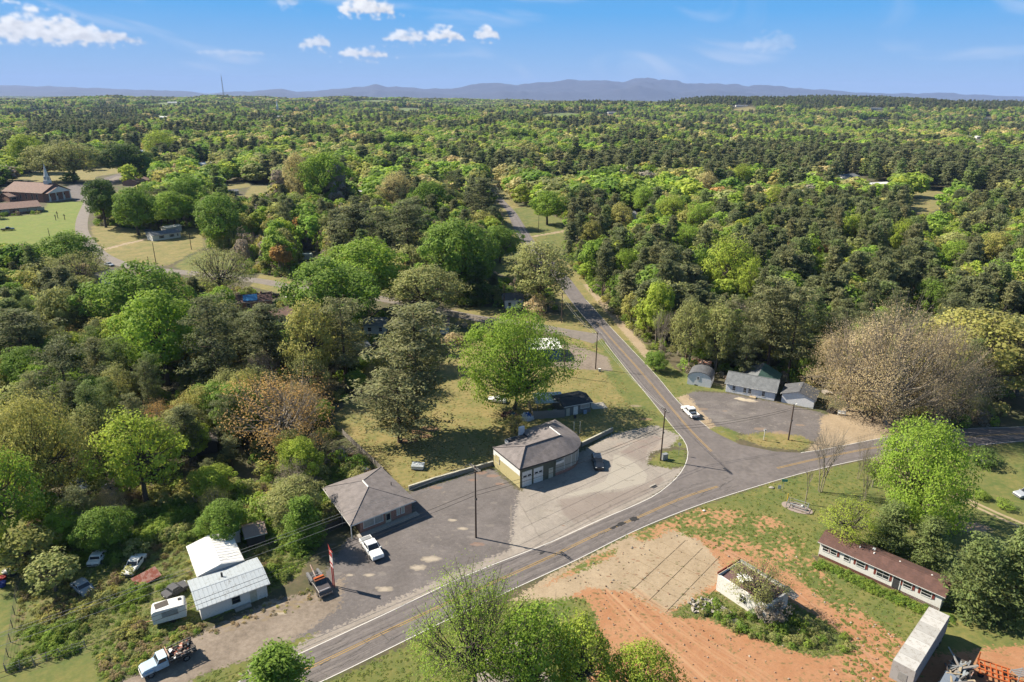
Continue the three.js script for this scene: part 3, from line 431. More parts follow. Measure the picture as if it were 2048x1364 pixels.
function doorPart(o, x, z, w, h, m, { ry = 0, y = 0, glass = false } = {}) {
  const f = part(o, 'door', box(w, h, 0.07), m, [x, y + h / 2, z], [0, ry, 0]); part(f, 'handle', box(0.06, 0.12, 0.08), M.metal, [w * 0.38, 0, 0.06]);
  part(f, 'door_frame', merged([boxAt(0.1, h + 0.1, 0.12, -w / 2 - 0.05, 0.05, 0), boxAt(0.1, h + 0.1, 0.12, w / 2 + 0.05, 0.05, 0), boxAt(w, 0.1, 0.12, 0, h / 2 + 0.05, 0)]), M.white); if (glass) part(f, 'pane', box(w * 0.7, h * 0.4, 0.03), M.glass, [0, h * 0.2, 0.04]); return f;
}
// gabled house from its two front corners; ridge along x, or along z when cross
function gable(name, label, A, B, depth, wh, rh, { wall = M.white, roof = M.roofGrey, over = 0.35, cross = false, category = 'house', group, windows = [], door, side = [], chimney, ribs, ribGap = 0.9 } = {}) {
  const { len, turn } = frameOf(A, B), mid = A.clone().add(B).multiplyScalar(0.5), n = V(Math.sin(turn), 0, Math.cos(turn)), base = mid.addScaledVector(n, -depth / 2); base.y = land(base.x, -base.z) - 0.02;
  const o = thing(name, label, category, base, turn, group), L = cross ? depth : len, W = cross ? len : depth, ry = cross ? PI / 2 : 0;
  const s = new THREE.Shape([new THREE.Vector2(-W / 2, 0), new THREE.Vector2(W / 2, 0), new THREE.Vector2(W / 2, wh), new THREE.Vector2(0, wh + rh), new THREE.Vector2(-W / 2, wh)]);
  const w = new THREE.ExtrudeGeometry(s, { depth: L, bevelEnabled: false }); w.translate(0, 0, -L / 2); w.rotateY(PI / 2 + ry); part(o, 'wall', metres(w), wall);
  const run = W / 2, sl = Math.hypot(run, rh) + over, ang = Math.atan2(rh, run), r = new THREE.Group(); r.name = 'roof'; r.rotation.y = ry; o.add(r);
  for (const k of [-1, 1]) {
    const sp = part(r, 'roof_slope', box(L + 2 * over, 0.09, sl), roof, [0, wh + rh - Math.sin(ang) * sl / 2 + 0.1, k * Math.cos(ang) * sl / 2], [k * ang, 0, 0]);
    part(sp, 'eave_board', box(L + 2 * over + 0.02, 0.14, 0.05), M.white, [0, -0.04, k * (sl / 2 + 0.02)]);
    if (ribs) for (let x = -L / 2 - over + 0.2; x < L / 2 + over; x += ribGap) part(sp, 'rib', box(0.05, 0.05, sl), ribs, [x, 0.06, 0]);
  }
  part(r, 'ridge_cap', box(L + 2 * over, 0.05, 0.28), roof, [0, wh + rh + 0.135, 0]);
  for (const [x, y, ww, hh, op] of windows) windowPart(o, x, y, depth / 2 + 0.03, ww, hh, op);
  for (const [x, y, ww, hh, op] of side) windowPart(o, -len / 2 - 0.03, y, x, ww, hh, { ry: -PI / 2, ...op });
  if (door) doorPart(o, door[0], depth / 2 + 0.04, door[1] ?? 0.95, door[2] ?? 2.05, door[3] ?? M.cream);
  if (chimney) part(o, 'chimney', box(0.7, 1.6, 0.7), M.brick, [chimney[0], wh + rh + 0.2, chimney[1]]);
  return o;
}
// curved-front garage
{
  const he = 4.15, E = (u, v, h = he) => G(u, v, h), c0 = G(1085, 930), L = (p) => p.clone().sub(c0);
  const o = thing('service_garage', 'grey roofed service garage with two bay doors and a rounded glass corner', 'garage', c0);
  const FL = L(E(1039.4, 938.4)), BL = L(E(985.8, 895.2)), FR = L(E(1112, 917.5)), IN = L(E(1056.8, 873.6)), BL2 = L(E(1040.8, 862)), BR = L(E(1110.4, 838.8));
  const arcPts = [[1131, 910.5], [1146, 904.6], [1155, 898.5], [1160.5, 891], [1162, 883], [1159, 875], [1152, 867], [1140, 858], [1127, 849]].map((q) => L(E(...q)));
  const rh = 2.1, R1 = L(E(1050.5, 892.4, he + rh)), R2 = L(E(1121, 870.6, he + rh)), R3 = L(E(1099.3, 854.1, he + rh));
  const front = [FR, ...arcPts, BR], roof = o, P = (name, f, m = M.roofGrey) => part(roof, name, faces(f), m);
  const rf = P('roof', [[FL, FR, R2, R1], [BL, FL, R1], [IN, BL, R1], [IN, R1, R2], [BL2, IN, R2, R3], [BR, BL2, R3]].concat(front.slice(0, -1).map((p, i) => [p, front[i + 1], i < front.length - 3 ? R2 : R3])).concat([[R2, front[front.length - 3], R3]]));
  for (const [a, b] of [[R2, R3], [R1, R2], [R1, FL], [R1, BL]]) { const g = tube(a.clone().add(V(0, 0.04, 0)), b.clone().add(V(0, 0.04, 0)), 0.12, 0.12, 6); part(rf, 'ridge_cap', g, a === R2 ? M.white : M.roofGrey); }
  const ring = [FL, FR, ...arcPts, BR, BL2, IN, BL], mid = V(0, 0, 0); ring.forEach((p) => mid.add(p)); mid.multiplyScalar(1 / ring.length);
  part(o, 'fascia', faces(ring.map((p, i) => { const q = ring[(i + 1) % ring.length]; return [p, q, q.clone().setY(he - 0.3), p.clone().setY(he - 0.3)]; })), M.charcoal);
  part(o, 'soffit', faces([[...ring.map((p) => p.clone().setY(he - 0.28))]].flatMap((f) => f.map((p, i) => [mid.clone().setY(he - 0.28), p, f[(i + 1) % f.length]]))), M.cream);
  // walls stand a little inside the eaves; the left end wall is flush
  const inn = ring.map((p, i) => { const k = p.clone().setY(0).lerp(mid.clone().setY(0), p === FL || p === BL ? 0.012 : 0.075); return k; });
  const wallF = (i, j, y0, y1) => [inn[i].clone().setY(y0), inn[j].clone().setY(y0), inn[j].clone().setY(y1), inn[i].clone().setY(y1)];
  const n = ring.length, top = he - 0.25;
  part(o, 'end_wall', faces([wallF(n - 1, 0, -0.05, 2.6)]), M.yellowBlock);
  { const a = inn[n - 1], b = inn[0], d = b.clone().sub(a), out = V(-d.z, 0, d.x).normalize().multiplyScalar(-0.06); if (out.dot(a.clone().sub(mid)) < 0) out.negate(); part(o, 'parapet_band', faces([[a.clone().setY(2.6).add(out), b.clone().setY(2.6).add(out), b.clone().setY(he + 0.05).add(out), a.clone().setY(he + 0.05).add(out)]]), M.white); const mp = a.clone().lerp(b, 0.16).add(out); windowPart(o, mp.x, 2.3, mp.z, 1.3, 1.5, { ry: Math.atan2(out.x, out.z), frame: M.cream, pane: M.yellowBlock, bars: 0 }); }
  part(o, 'front_wall', faces([wallF(0, 1, -0.05, top)]), M.olive); part(o, 'back_wall', faces([...[...Array(n - 1).keys()].slice(arcPts.length + 1).map((i) => wallF(i, i + 1, -0.05, top)), ...[...Array(5).keys()].map((k) => wallF(arcPts.length - 3 + k, arcPts.length - 2 + k, -0.05, top))]), M.olive);
  // rounded shopfront: low sill wall and tall panes, each its own
  for (let i = 1; i < arcPts.length - 2; i++) { part(o, 'sill_wall', faces([wallF(i, i + 1, -0.05, 0.75)]), M.brick); const f = part(o, 'shop_pane', faces([wallF(i, i + 1, 0.75, top)]), M.frosted); const a = inn[i + 1]; part(f, 'mullion', box(0.08, top - 0.7, 0.08), M.white, [a.x, (top + 0.75) / 2, a.z]); }
  const dir = inn[1].clone().sub(inn[0]), len = dir.length(), turn = Math.atan2(-dir.z, dir.x), outN = V(Math.sin(turn), 0, Math.cos(turn)), at = (s, y, off = 0.05) => inn[0].clone().addScaledVector(dir, s / len).addScaledVector(outN, off).setY(y);
  for (const s of [len * 0.185, len * 0.50]) {
    const p = at(s, 1.65), w = len * 0.265, d = part(o, 'bay_door', box(w, 3.3, 0.08), M.cream, p.toArray(), [0, turn, 0]);
    for (let k = 0; k < 5; k++) part(d, 'door_panel', box(w - 0.06, 0.58, 0.03), M.white, [0, -1.3 + k * 0.64, 0.05]);
    for (const k of [-0.23, 0.23]) part(d, 'door_window', box(w * 0.34, 0.32, 0.03), M.glass, [k * w, 0.62, 0.075]);
  }
  { const p = at(len * 0.86, 1.1); const d = part(o, 'door', box(1.05, 2.2, 0.07), M.cream, p.toArray(), [0, turn, 0]); part(d, 'handle', box(0.06, 0.14, 0.08), M.metal, [0.4, 0, 0.07]); }
  { const p = at(len + 0.7, 3.0, -0.5); part(o, 'window_banner', box(2.0, 0.5, 0.04), M.white, [p.x + 0.5, 3.05, p.z + 0.72], [0, turn + 0.08, 0]); }
  // flat-roofed annex behind
  const ax = L(G(1030, 905)).lerp(L(G(1058, 893)), 0.3); const a = new THREE.Group(); a.name = 'annex'; a.position.set(IN.x - 2.2, 0, IN.z + 0.6); a.rotation.y = turn; o.add(a);
  part(a, 'annex_wall', box(4.6, 3.9, 2.6), M.wallBlue, [0, 1.93, 0]); part(a, 'annex_roof', box(4.4, 0.1, 2.4), M.charcoal, [0, 3.86, 0]); part(a, 'chimney', box(1.2, 5.6, 0.5), M.wallBlue, [1.9, 2.8, -1.5]);
  keepOpen([975, 830], [1170, 830], [1175, 985], [1030, 985], [975, 935]);
}
// hip roofed brick shop
{
  const he = 2.75, c0 = G(745, 1005), L = (p) => p.clone().sub(c0), E = (u, v, h = he) => L(G(u, v, h)), o = thing('brick_shop', 'low brick shop with a wide grey hip roof and dappled tree shade', 'shop', c0);
  const Lc = E(644.4, 975.2), Fc = E(700.5, 1051.7), Rc = E(832.4, 1000.9), Bc = E(762.5, 933.6), R1 = E(725.6, 961.4, he + 2), R2 = E(736.8, 973.9, he + 2), ring = [Lc, Fc, Rc, Bc];
  const rf = part(o, 'roof', faces([[Lc, Fc, R2, R1], [Fc, Rc, R2], [Rc, Bc, R1, R2], [Bc, Lc, R1]]), M.roofGrey);
  part(rf, 'ridge_cap', tube(R1, R2, 0.14, 0.14), M.white); for (const [a, b] of [[R1, Lc], [R1, Bc], [R2, Fc], [R2, Rc]]) part(rf, 'hip_cap', tube(a, b, 0.09, 0.09), M.roofGrey); part(rf, 'vent_pipe', cyl(0.08, 0.08, 0.7), M.charcoal, R2.clone().lerp(Rc.clone().lerp(Bc, 0.45), 0.72).add(V(0, 0.3, 0)).toArray());
  part(o, 'fascia', faces(ring.map((p, i) => { const q = ring[(i + 1) % 4]; return [p, q, q.clone().setY(he - 0.22), p.clone().setY(he - 0.22)]; })), M.white); part(o, 'soffit', faces([ring.map((p) => p.clone().setY(he - 0.2))]), M.cream);
  const k = (p, t) => p.clone().setY(0).lerp(V(0, 0, 0).add(Lc).add(Fc).add(Rc).add(Bc).multiplyScalar(0.25).setY(0), t), l = k(Lc, 0.1), f = k(Fc, 0.1), r = k(Rc, 0.1), b = k(Bc, 0.1), fi = f.clone().lerp(r, 0.12), li = l.clone().lerp(b, 0.12), q = (a, c) => [a.clone().setY(-0.05), c.clone().setY(-0.05), c.clone().setY(he - 0.2), a.clone().setY(he - 0.2)];
  part(o, 'wall', faces([q(fi, r), q(r, b), q(b, li), q(li, fi)]), M.brick);
  const d = r.clone().sub(fi), len = d.length(), turn = Math.atan2(-d.z, d.x), nrm = V(Math.sin(turn), 0, Math.cos(turn)), at = (s, y) => fi.clone().addScaledVector(d, s / len).addScaledVector(nrm, 0.04).setY(y).toArray();
  for (const [s, w] of [[len * 0.16, 1.9], [len * 0.35, 1.5], [len * 0.73, 0.5], [len * 0.82, 0.5]]) windowPart(o, ...at(s, 1.45), w, 1.3, { ry: turn, bars: 0, pane: w > 1 ? M.frosted : M.cream });
  { const p = at(len * 0.53, 1.05), dd = part(o, 'door', box(1.0, 2.1, 0.08), M.cream, p, [0, turn, 0]); part(dd, 'pane', box(0.7, 1.2, 0.04), M.glass, [0, 0.15, 0.05]); }
  part(o, 'walkway', box(len + 1.6, 0.12, 1.3), M.concrete, [(fi.x + r.x) / 2 + nrm.x * 0.7, 0.03, (fi.z + r.z) / 2 + nrm.z * 0.7], [0, turn, 0]);
  for (const p of [k(Fc, 0.03), k(Fc, 0.03).lerp(k(Lc, 0.03), 0.33), k(Fc, 0.03).lerp(k(Lc, 0.03), 0.7)]) part(o, 'porch_post', cyl(0.08, 0.08, he - 0.2), M.white, [p.x, (he - 0.2) / 2, p.z]);
  keepOpen([640, 930], [835, 930], [850, 1040], [700, 1100], [640, 1000]);
  // dark board fence running left from the shop
  const A = G(640, 1072), B = G(697, 1046), fr = frameOf(A, B), fn = thing('board_fence', 'dark board fence at the shaded left end of the brick shop', 'fence', A, fr.turn);
  for (let i = 0, nn = Math.floor(fr.len / 0.32); i < nn; i++) part(fn, 'board', box(0.30, 1.6 + 0.06 * Math.sin(i * 7), 0.03), M.woodDark, [i * 0.32 + 0.16, 0.78, 0]); part(fn, 'rail', box(fr.len, 0.09, 0.05), M.woodDark, [fr.len / 2, 1.2, -0.045]);
}
// rail fence behind the shop
{
  const A = G(686, 870), B = G(768, 948), fr = frameOf(A, B), o = thing('rail_fence', 'weathered horizontal rail fence climbing the yard behind the brick shop', 'fence', A, fr.turn), n = 8, s = fr.len / n;
  for (let i = 0; i <= n; i++) part(o, 'post', box(0.14, 1.6, 0.14), M.woodDark, [i * s, 0.78, 0]);
  for (let i = 0; i < n; i++) for (let k = 0; k < 4; k++) part(o, 'rail', box(s - 0.1, 0.22, 0.04), M.wood, [i * s + s / 2, 0.35 + k * 0.34, 0.09]);
}
// retaining walls round the lot
for (const [pts, h, label] of [[[[818, 980], [870, 963], [930, 946], [986, 930]], 0.85, 'low block retaining wall between the brick shop lot and the lawn'], [[[1163, 893], [1190, 880], [1225, 863]], 0.95, 'short cream capped retaining wall at the rounded end of the garage']]) {
  const o = thing('retaining_wall', label, 'wall', G(...pts[0]));
  for (let i = 0; i < pts.length - 1; i++) { const A = G(...pts[i]), B = G(...pts[i + 1]), f = frameOf(A, B), p = A.clone().add(B).multiplyScalar(0.5).sub(o.position); part(o, 'wall_course', box(f.len + 0.1, h, 0.3), M.block, [p.x, h / 2 - 0.03, p.z], [0, f.turn, 0]); part(o, 'coping', box(f.len + 0.05, 0.1, 0.36), M.cream, [p.x, h + 0.02, p.z], [0, f.turn, 0]); }
}
// white house with the metal roofs at the lower left
{
  const A = G(404, 1241), B = G(536, 1192), o = gable('tin_roof_house', 'white house with a ribbed grey metal roof beside the gravel drive', A, B, 6.3, 2.35, 0.55, { wall: M.whiteOld, roof: M.tin, ribs: M.tin, ribGap: 0.6, over: 0.45, windows: [[0.2, 1.45, 1.0, 1.05, { frame: M.olive, bars: 1 }]], door: [2.6, 1.0, 1.95, M.cream] });
  part(o, 'vent_pipe', cyl(0.15, 0.15, 0.7), M.charcoal, [-0.6, 3.2, -1.2]); part(o, 'porch_post', box(0.1, 2.3, 0.1), M.white, [4.35, 1.15, 3.3]); part(o, 'step', box(2.2, 0.2, 0.8), M.concrete, [0.9, 0.1, 3.7]);
  const a = G(397, 1150, 2.6).setY(0), b = G(485, 1120, 2.6).setY(0); gable('metal_barn', 'bright white metal roofed building joined behind the grey roofed house', a, b, 8.2, 2.5, 0.7, { wall: M.whiteOld, roof: M.tinWhite, ribs: M.tinWhite, ribGap: 0.75, cross: true, over: 0.2, category: 'building' });
  const s1 = G(440, 1068, 2.2).setY(0), s2 = G(478, 1062, 2.2).setY(0); const o2 = thing('lean_shed', 'small white flat roofed shed behind the bright metal roof', 'shed', s1.clone().lerp(s2, 0.5), frameOf(s1, s2).turn); part(o2, 'wall', box(2.9, 2.1, 2.1), M.whiteOld, [0, 1.03, -1.1]); part(o2, 'roof', box(3.2, 0.1, 2.5), M.tinWhite, [0, 2.16, -1.1], [0.06, 0, 0]);
  keepOpen([375, 1040], [535, 1100], [560, 1240], [400, 1260]);
}
// camper
{
  const A = G(309, 1256), B = G(375, 1238), f = frameOf(A, B), o = thing('camper_trailer', 'derelict white camper trailer with a torn roof next to the drive', 'camper', A.clone().lerp(B, 0.5).addScaledVector(V(Math.sin(f.turn), 0, Math.cos(f.turn)), -1.1), f.turn);
  const s = new THREE.Shape(); s.moveTo(-2.1, 0.5); s.lineTo(2.05, 0.5); s.lineTo(2.15, 1.2); s.lineTo(2.05, 2.3); s.quadraticCurveTo(1.9, 2.5, 1.6, 2.5); s.lineTo(-1.7, 2.5); s.quadraticCurveTo(-2.1, 2.45, -2.15, 2.1); s.lineTo(-2.1, 0.5);
  const g = new THREE.ExtrudeGeometry(s, { depth: 2.1, bevelEnabled: true, bevelSize: 0.04, bevelThickness: 0.04, bevelSegments: 1 }); g.translate(0, 0, -1.05); part(o, 'body', metres(g), M.whiteOld);
  windowPart(o, 0.1, 1.75, 1.11, 1.9, 0.65, { frame: M.galv, pane: mat(0.32, 0.36, 0.4, { rough: 0.3 }), bars: 0 }); windowPart(o, -2.2, 1.75, 0, 1.2, 0.6, { ry: -PI / 2, frame: M.galv, bars: 0 });
  for (const s2 of [-1, 1]) part(o, 'wheel', cyl(0.32, 0.32, 0.2, 14), M.tyre, [0.3, 0.32, s2 * 0.98], [PI / 2, 0, 0]); part(o, 'tow_bar', box(1.1, 0.08, 0.1), M.rust, [-2.6, 0.5, 0]); part(o, 'roof_tarp', box(1.7, 0.05, 1.2), M.woodDark, [-0.9, 2.56, -0.2], [0, 0.2, 0]); part(o, 'roof_vent', box(0.4, 0.14, 0.4), M.charcoal, [1.4, 2.6, -0.4]);
}
// small utility hut on the lawn
{
  const o = thing('well_house', 'low white well house with a grey flat lid on the lawn', 'utility hut', G(836, 937), R(-4)); part(o, 'wall', box(2.3, 0.85, 1.5), M.white, [0, 0.4, 0]); part(o, 'plinth', box(2.36, 0.2, 1.56), M.charcoal, [0, 0.1, 0]); const rf = part(o, 'roof', box(2.45, 0.1, 1.65), M.tin, [0, 0.9, 0], [0.08, 0, 0]); part(rf, 'roof_vent', box(0.25, 0.15, 0.25), M.white, [-0.3, 0.1, 0.1]);
}
// dark-roofed cottage with carport and plank yard
{
  const A = G(1129, 833), B = G(1181, 823), o = gable('dark_cottage', 'small grey cottage with a black hip style roof beside the plank yard', A, B, 6.2, 2.6, 0.75, { wall: mat(0.20, 0.205, 0.20), roof: M.roofDark, over: 0.4, door: [-0.6, 0.95, 2.0, M.white], windows: [[1.9, 1.75, 2.2, 0.9, { frame: M.white, pane: M.frosted, bars: 0 }]] });
  part(o, 'door', box(0.9, 1.95, 0.06), M.cream, [-2.6, 0.98, 3.14]); for (const x of [1.5, 1.9]) part(o, 'blue_drum', cyl(0.22, 0.22, 0.9), mat(0.35, 0.45, 0.62), [x, 0.45, 3.6]);
  const sl = thing('patio_slab', 'pale concrete patio slab on the lawn at the cottage end', 'patio', G(1196, 812)); part(sl, 'slab', box(3.7, 0.14, 3.3), M.concrete, [0, 0.04, 0], [0, R(12), 0]);
  const a = G(1066, 838), b = G(1130, 834.5), f = frameOf(a, b), fn = thing('plank_fence', 'tall grey plank yard fence in front of the carport', 'fence', a, f.turn);
  for (let i = 0, n = Math.floor(f.len / 0.24); i < n; i++) part(fn, 'plank', box(0.225, 2.0 + 0.05 * Math.sin(i * 5.3), 0.03), M.wood, [i * 0.24 + 0.12, 0.98, 0]); for (let i = 0; i < 26; i++) part(fn, 'plank', box(0.03, 2.0, 0.225), M.wood, [0, 0.98, -i * 0.24 - 0.15]);
  const c = thing('carport', 'open carport with a patched metal roof behind the plank fence', 'carport', G(1098, 818), f.turn); for (const x of [-3.2, 3.2]) for (const z of [-2.2, 2.2]) part(c, 'post', box(0.12, 2.4, 0.12), M.wood, [x, 1.2, z]); const cr = part(c, 'roof', box(7, 0.08, 5), M.tin, [0, 2.5, -1], [0.1, 0, 0]); for (let i = 0; i < 9; i++) part(cr, 'rib', box(0.05, 0.05, 5), M.tin, [-3.2 + i * 0.8, 0.06, 0]);
  const bx = thing('loader_tractor', 'dark utility vehicle with a green seat parked inside the plank yard', 'utility vehicle', G(1105, 830), 0.2); part(bx, 'body', box(2.2, 0.6, 1.3), M.charcoal, [0, 0.6, 0]); part(bx, 'seat', box(0.6, 0.5, 1.0), mat(0.2, 0.45, 0.08), [-0.7, 1.1, 0]); part(bx, 'hood', box(0.9, 0.3, 1.2), M.galv, [0.7, 1.02, 0]); for (const x of [-0.75, 0.75]) for (const z of [-0.6, 0.6]) part(bx, 'wheel', cyl(0.32, 0.32, 0.25, 12), M.tyre, [x, 0.32, z], [PI / 2, 0, 0]);
  const td = thing('trash_barrel', 'dark barrel with a pale lid against the cottage wall', 'barrel', G(1150, 836)); part(td, 'drum', cyl(0.3, 0.3, 0.9, 12), M.charcoal, [0, 0.45, 0]); part(td, 'lid', cyl(0.32, 0.32, 0.06, 12), M.galv, [0, 0.92, 0]);
  for (const [i, u] of [[0, 1147.5], [1, 1159.5]]) { const p = thing('sign_post', i ? 'thin white post behind the garage roof, nearer the road' : 'thin white post behind the garage roof, nearer the plank fence', 'post', G(u, 866)); part(p, 'post', cyl(0.06, 0.05, 2.7, 8), M.white, [0, 1.33, 0]); part(p, 'cap', box(0.16, 0.08, 0.16), M.white, [0, 2.7, 0]); }
  keepOpen([1060, 765], [1200, 765], [1225, 860], [1060, 860]);
}
// blue building
{ const o = gable('blue_building', 'bright blue building with a white roof half hidden by the big oak', G(1062, 721), G(1122, 719), 9, 3.2, 0.5, { wall: M.blue, roof: M.tinWhite, over: 0.2, category: 'building', windows: [[-2, 1.6, 2, 1.6, {}]] }); keepOpen([1100, 668], [1130, 668], [1225, 745], [1120, 745], [1095, 730]); }
// white group across the road
{
  const A = G(1374, 768), B = G(1421, 776), f = frameOf(A, B), n = V(Math.sin(f.turn), 0, Math.cos(f.turn)), o = thing('barrel_roof_shed', 'small white shed with a dark barrel roof and one tiny window', 'shed', A.clone().lerp(B, 0.5).addScaledVector(n, -2.6), f.turn), w = f.len;
  const s = new THREE.Shape(); s.moveTo(-w / 2, 0); s.lineTo(w / 2, 0); s.lineTo(w / 2, 2.1); for (let i = 1; i <= 16; i++) { const t = i / 16 * PI; s.lineTo(Math.cos(t) * w / 2, 2.1 + Math.sin(t) * 1.75); } s.lineTo(-w / 2, 0);
  const g = new THREE.ExtrudeGeometry(s, { depth: 5.2, bevelEnabled: false }); g.translate(0, 0, -2.6); part(o, 'wall', metres(g), M.wallBlue);
  const q = []; for (let i = 0; i < 16; i++) { const p = (k, r, z) => V(Math.cos(k / 16 * PI) * (w / 2 + r), 2.05 + Math.sin(k / 16 * PI) * (1.75 + r), z); q.push([p(i, 0.14, -2.8), p(i, 0.14, 2.8), p(i + 1, 0.14, 2.8), p(i + 1, 0.14, -2.8)], [p(i, 0.02, 2.8), p(i, 0.14, 2.8), p(i + 1, 0.14, 2.8), p(i + 1, 0.02, 2.8)]); } part(o, 'roof', faces(q), M.roofCool); windowPart(o, -0.3, 2.1, 2.63, 0.5, 0.7, { bars: 1, frame: M.white }); part(o, 'crawl_hatch', box(0.8, 0.3, 0.05), M.charcoal, [-0.7, 0.15, 2.63]);
  gable('rusty_roof_shed', 'low shed with a rusty metal roof behind the barrel roofed shed', G(1382, 738), G(1418, 744), 3.2, 1.9, 0.5, { wall: M.woodDark, roof: M.rust, category: 'shed', over: 0.25 });
  const hA = G(1450.7, 783), hB = G(1548, 802), h = gable('white_house', 'long white house with a slate grey roof and green rear roof slope', hA, hB, 6.4, 2.45, 1.9, { wall: M.wallBlue, roof: M.roofSlate, over: 0.4, windows: [[-3.9, 1.35, 0.6, 1.25, { bars: 2 }], [-1.25, 1.35, 0.6, 1.25, { bars: 2 }], [-0.05, 1.35, 0.6, 1.25, { bars: 2 }], [3.2, 1.35, 0.6, 1.25, { bars: 2 }]] });
  for (let i = 0; i < 9; i++) part(h, 'siding_board', box(11.6, 0.2, 0.02), M.wallBlue, [0, 0.22 + i * 0.26, 3.215], [-0.05, 0, 0]);
  part(h, 'porch_step', box(1.5, 0.35, 1.1), M.rawWood, [0.9, 0.17, 3.9]); const rw = new THREE.Group(); rw.name = 'rear_wing'; rw.position.set(0.7, 0, -5.2); h.add(rw); part(rw, 'wing_wall', box(8.4, 2.48, 6.4), M.wallBlue, [0.3, 1.24, -1.35]);
  const Z = (x, y, z) => V(x, y, z); part(rw, 'wing_roof', faces([[Z(-4.4, 2.45, -4.8), Z(-4.4, 2.45, 2.0), Z(0.3, 4.62, 5.1), Z(0.3, 4.62, -4.8)]]), M.roofSlate); part(rw, 'green_roof', faces([[Z(0.3, 4.62, -4.8), Z(0.3, 4.62, 5.1), Z(5.0, 2.45, 2.0), Z(5.0, 2.45, -4.8)]]), M.roofGreen); part(rw, 'wing_gable', faces([[Z(-4.1, 2.5, -4.6), Z(4.7, 2.5, -4.6), Z(0.3, 4.55, -4.6)]]), M.wallBlue);
  gable('white_garage', 'white garage with a dark gabled roof at the end of the long white house', G(1562, 804), G(1626, 817.5), 6.4, 2.3, 1.3, { wall: M.wallBlue, roof: M.roofCool, over: 0.35, cross: true, category: 'garage' });
  const be = thing('garden_bench', 'weathered white bench on the bank beyond the white garage', 'bench', G(1683, 830), R(-20)); part(be, 'seat', box(1.7, 0.08, 0.5), M.white, [0, 0.45, 0]); part(be, 'backrest', box(1.7, 0.5, 0.06), M.white, [0, 0.8, -0.25], [-0.12, 0, 0]); for (const x of [-0.75, 0.75]) part(be, 'leg', box(0.1, 0.45, 0.5), M.white, [x, 0.22, 0]);
  const lp = thing('log_pile', 'small dark pile of cut logs between the garage and the bench', 'log pile', G(1663, 824), R(40)); for (let i = 0; i < 9; i++) part(lp, 'log', cyl(0.2, 0.19, 1.9, 8), M.woodDark, [0, 0.2 + Math.floor(i / 4) * 0.34, (i % 4) * 0.42 - 0.7 + Math.floor(i / 4) * 0.2], [0, 0, PI / 2]);
  const lp2 = thing('brush_pile', 'pile of cut logs under the budding tree behind the white garage', 'log pile', G(1655, 787), R(10)); for (let i = 0; i < 8; i++) part(lp2, 'log', cyl(0.22, 0.2, 1.6, 8), M.wood, [(i % 5) * 0.5 - 1, 0.2 + Math.floor(i / 5) * 0.36, 0], [PI / 2, 0.1 * Math.sin(i), 0]);
  const gA = G(1420, 776), gB = G(1452, 784), ff = frameOf(gA, gB), fe = thing('yard_fence', 'low pale fence joining the barrel roofed shed to the white house', 'fence', gA.clone().addScaledVector(n, -2), ff.turn); part(fe, 'rail', box(ff.len, 0.08, 0.05), M.rawWood, [ff.len / 2, 0.9, 0]); part(fe, 'rail', box(ff.len, 0.08, 0.05), M.rawWood, [ff.len / 2, 0.4, 0]); for (let i = 0; i < 4; i++) part(fe, 'post', box(0.1, 1.05, 0.1), M.rawWood, [i * ff.len / 3, 0.5, 0]);
  keepOpen([1370, 718], [1430, 718], [1500, 728], [1560, 735], [1640, 765], [1690, 815], [1690, 850], [1370, 800]);
}
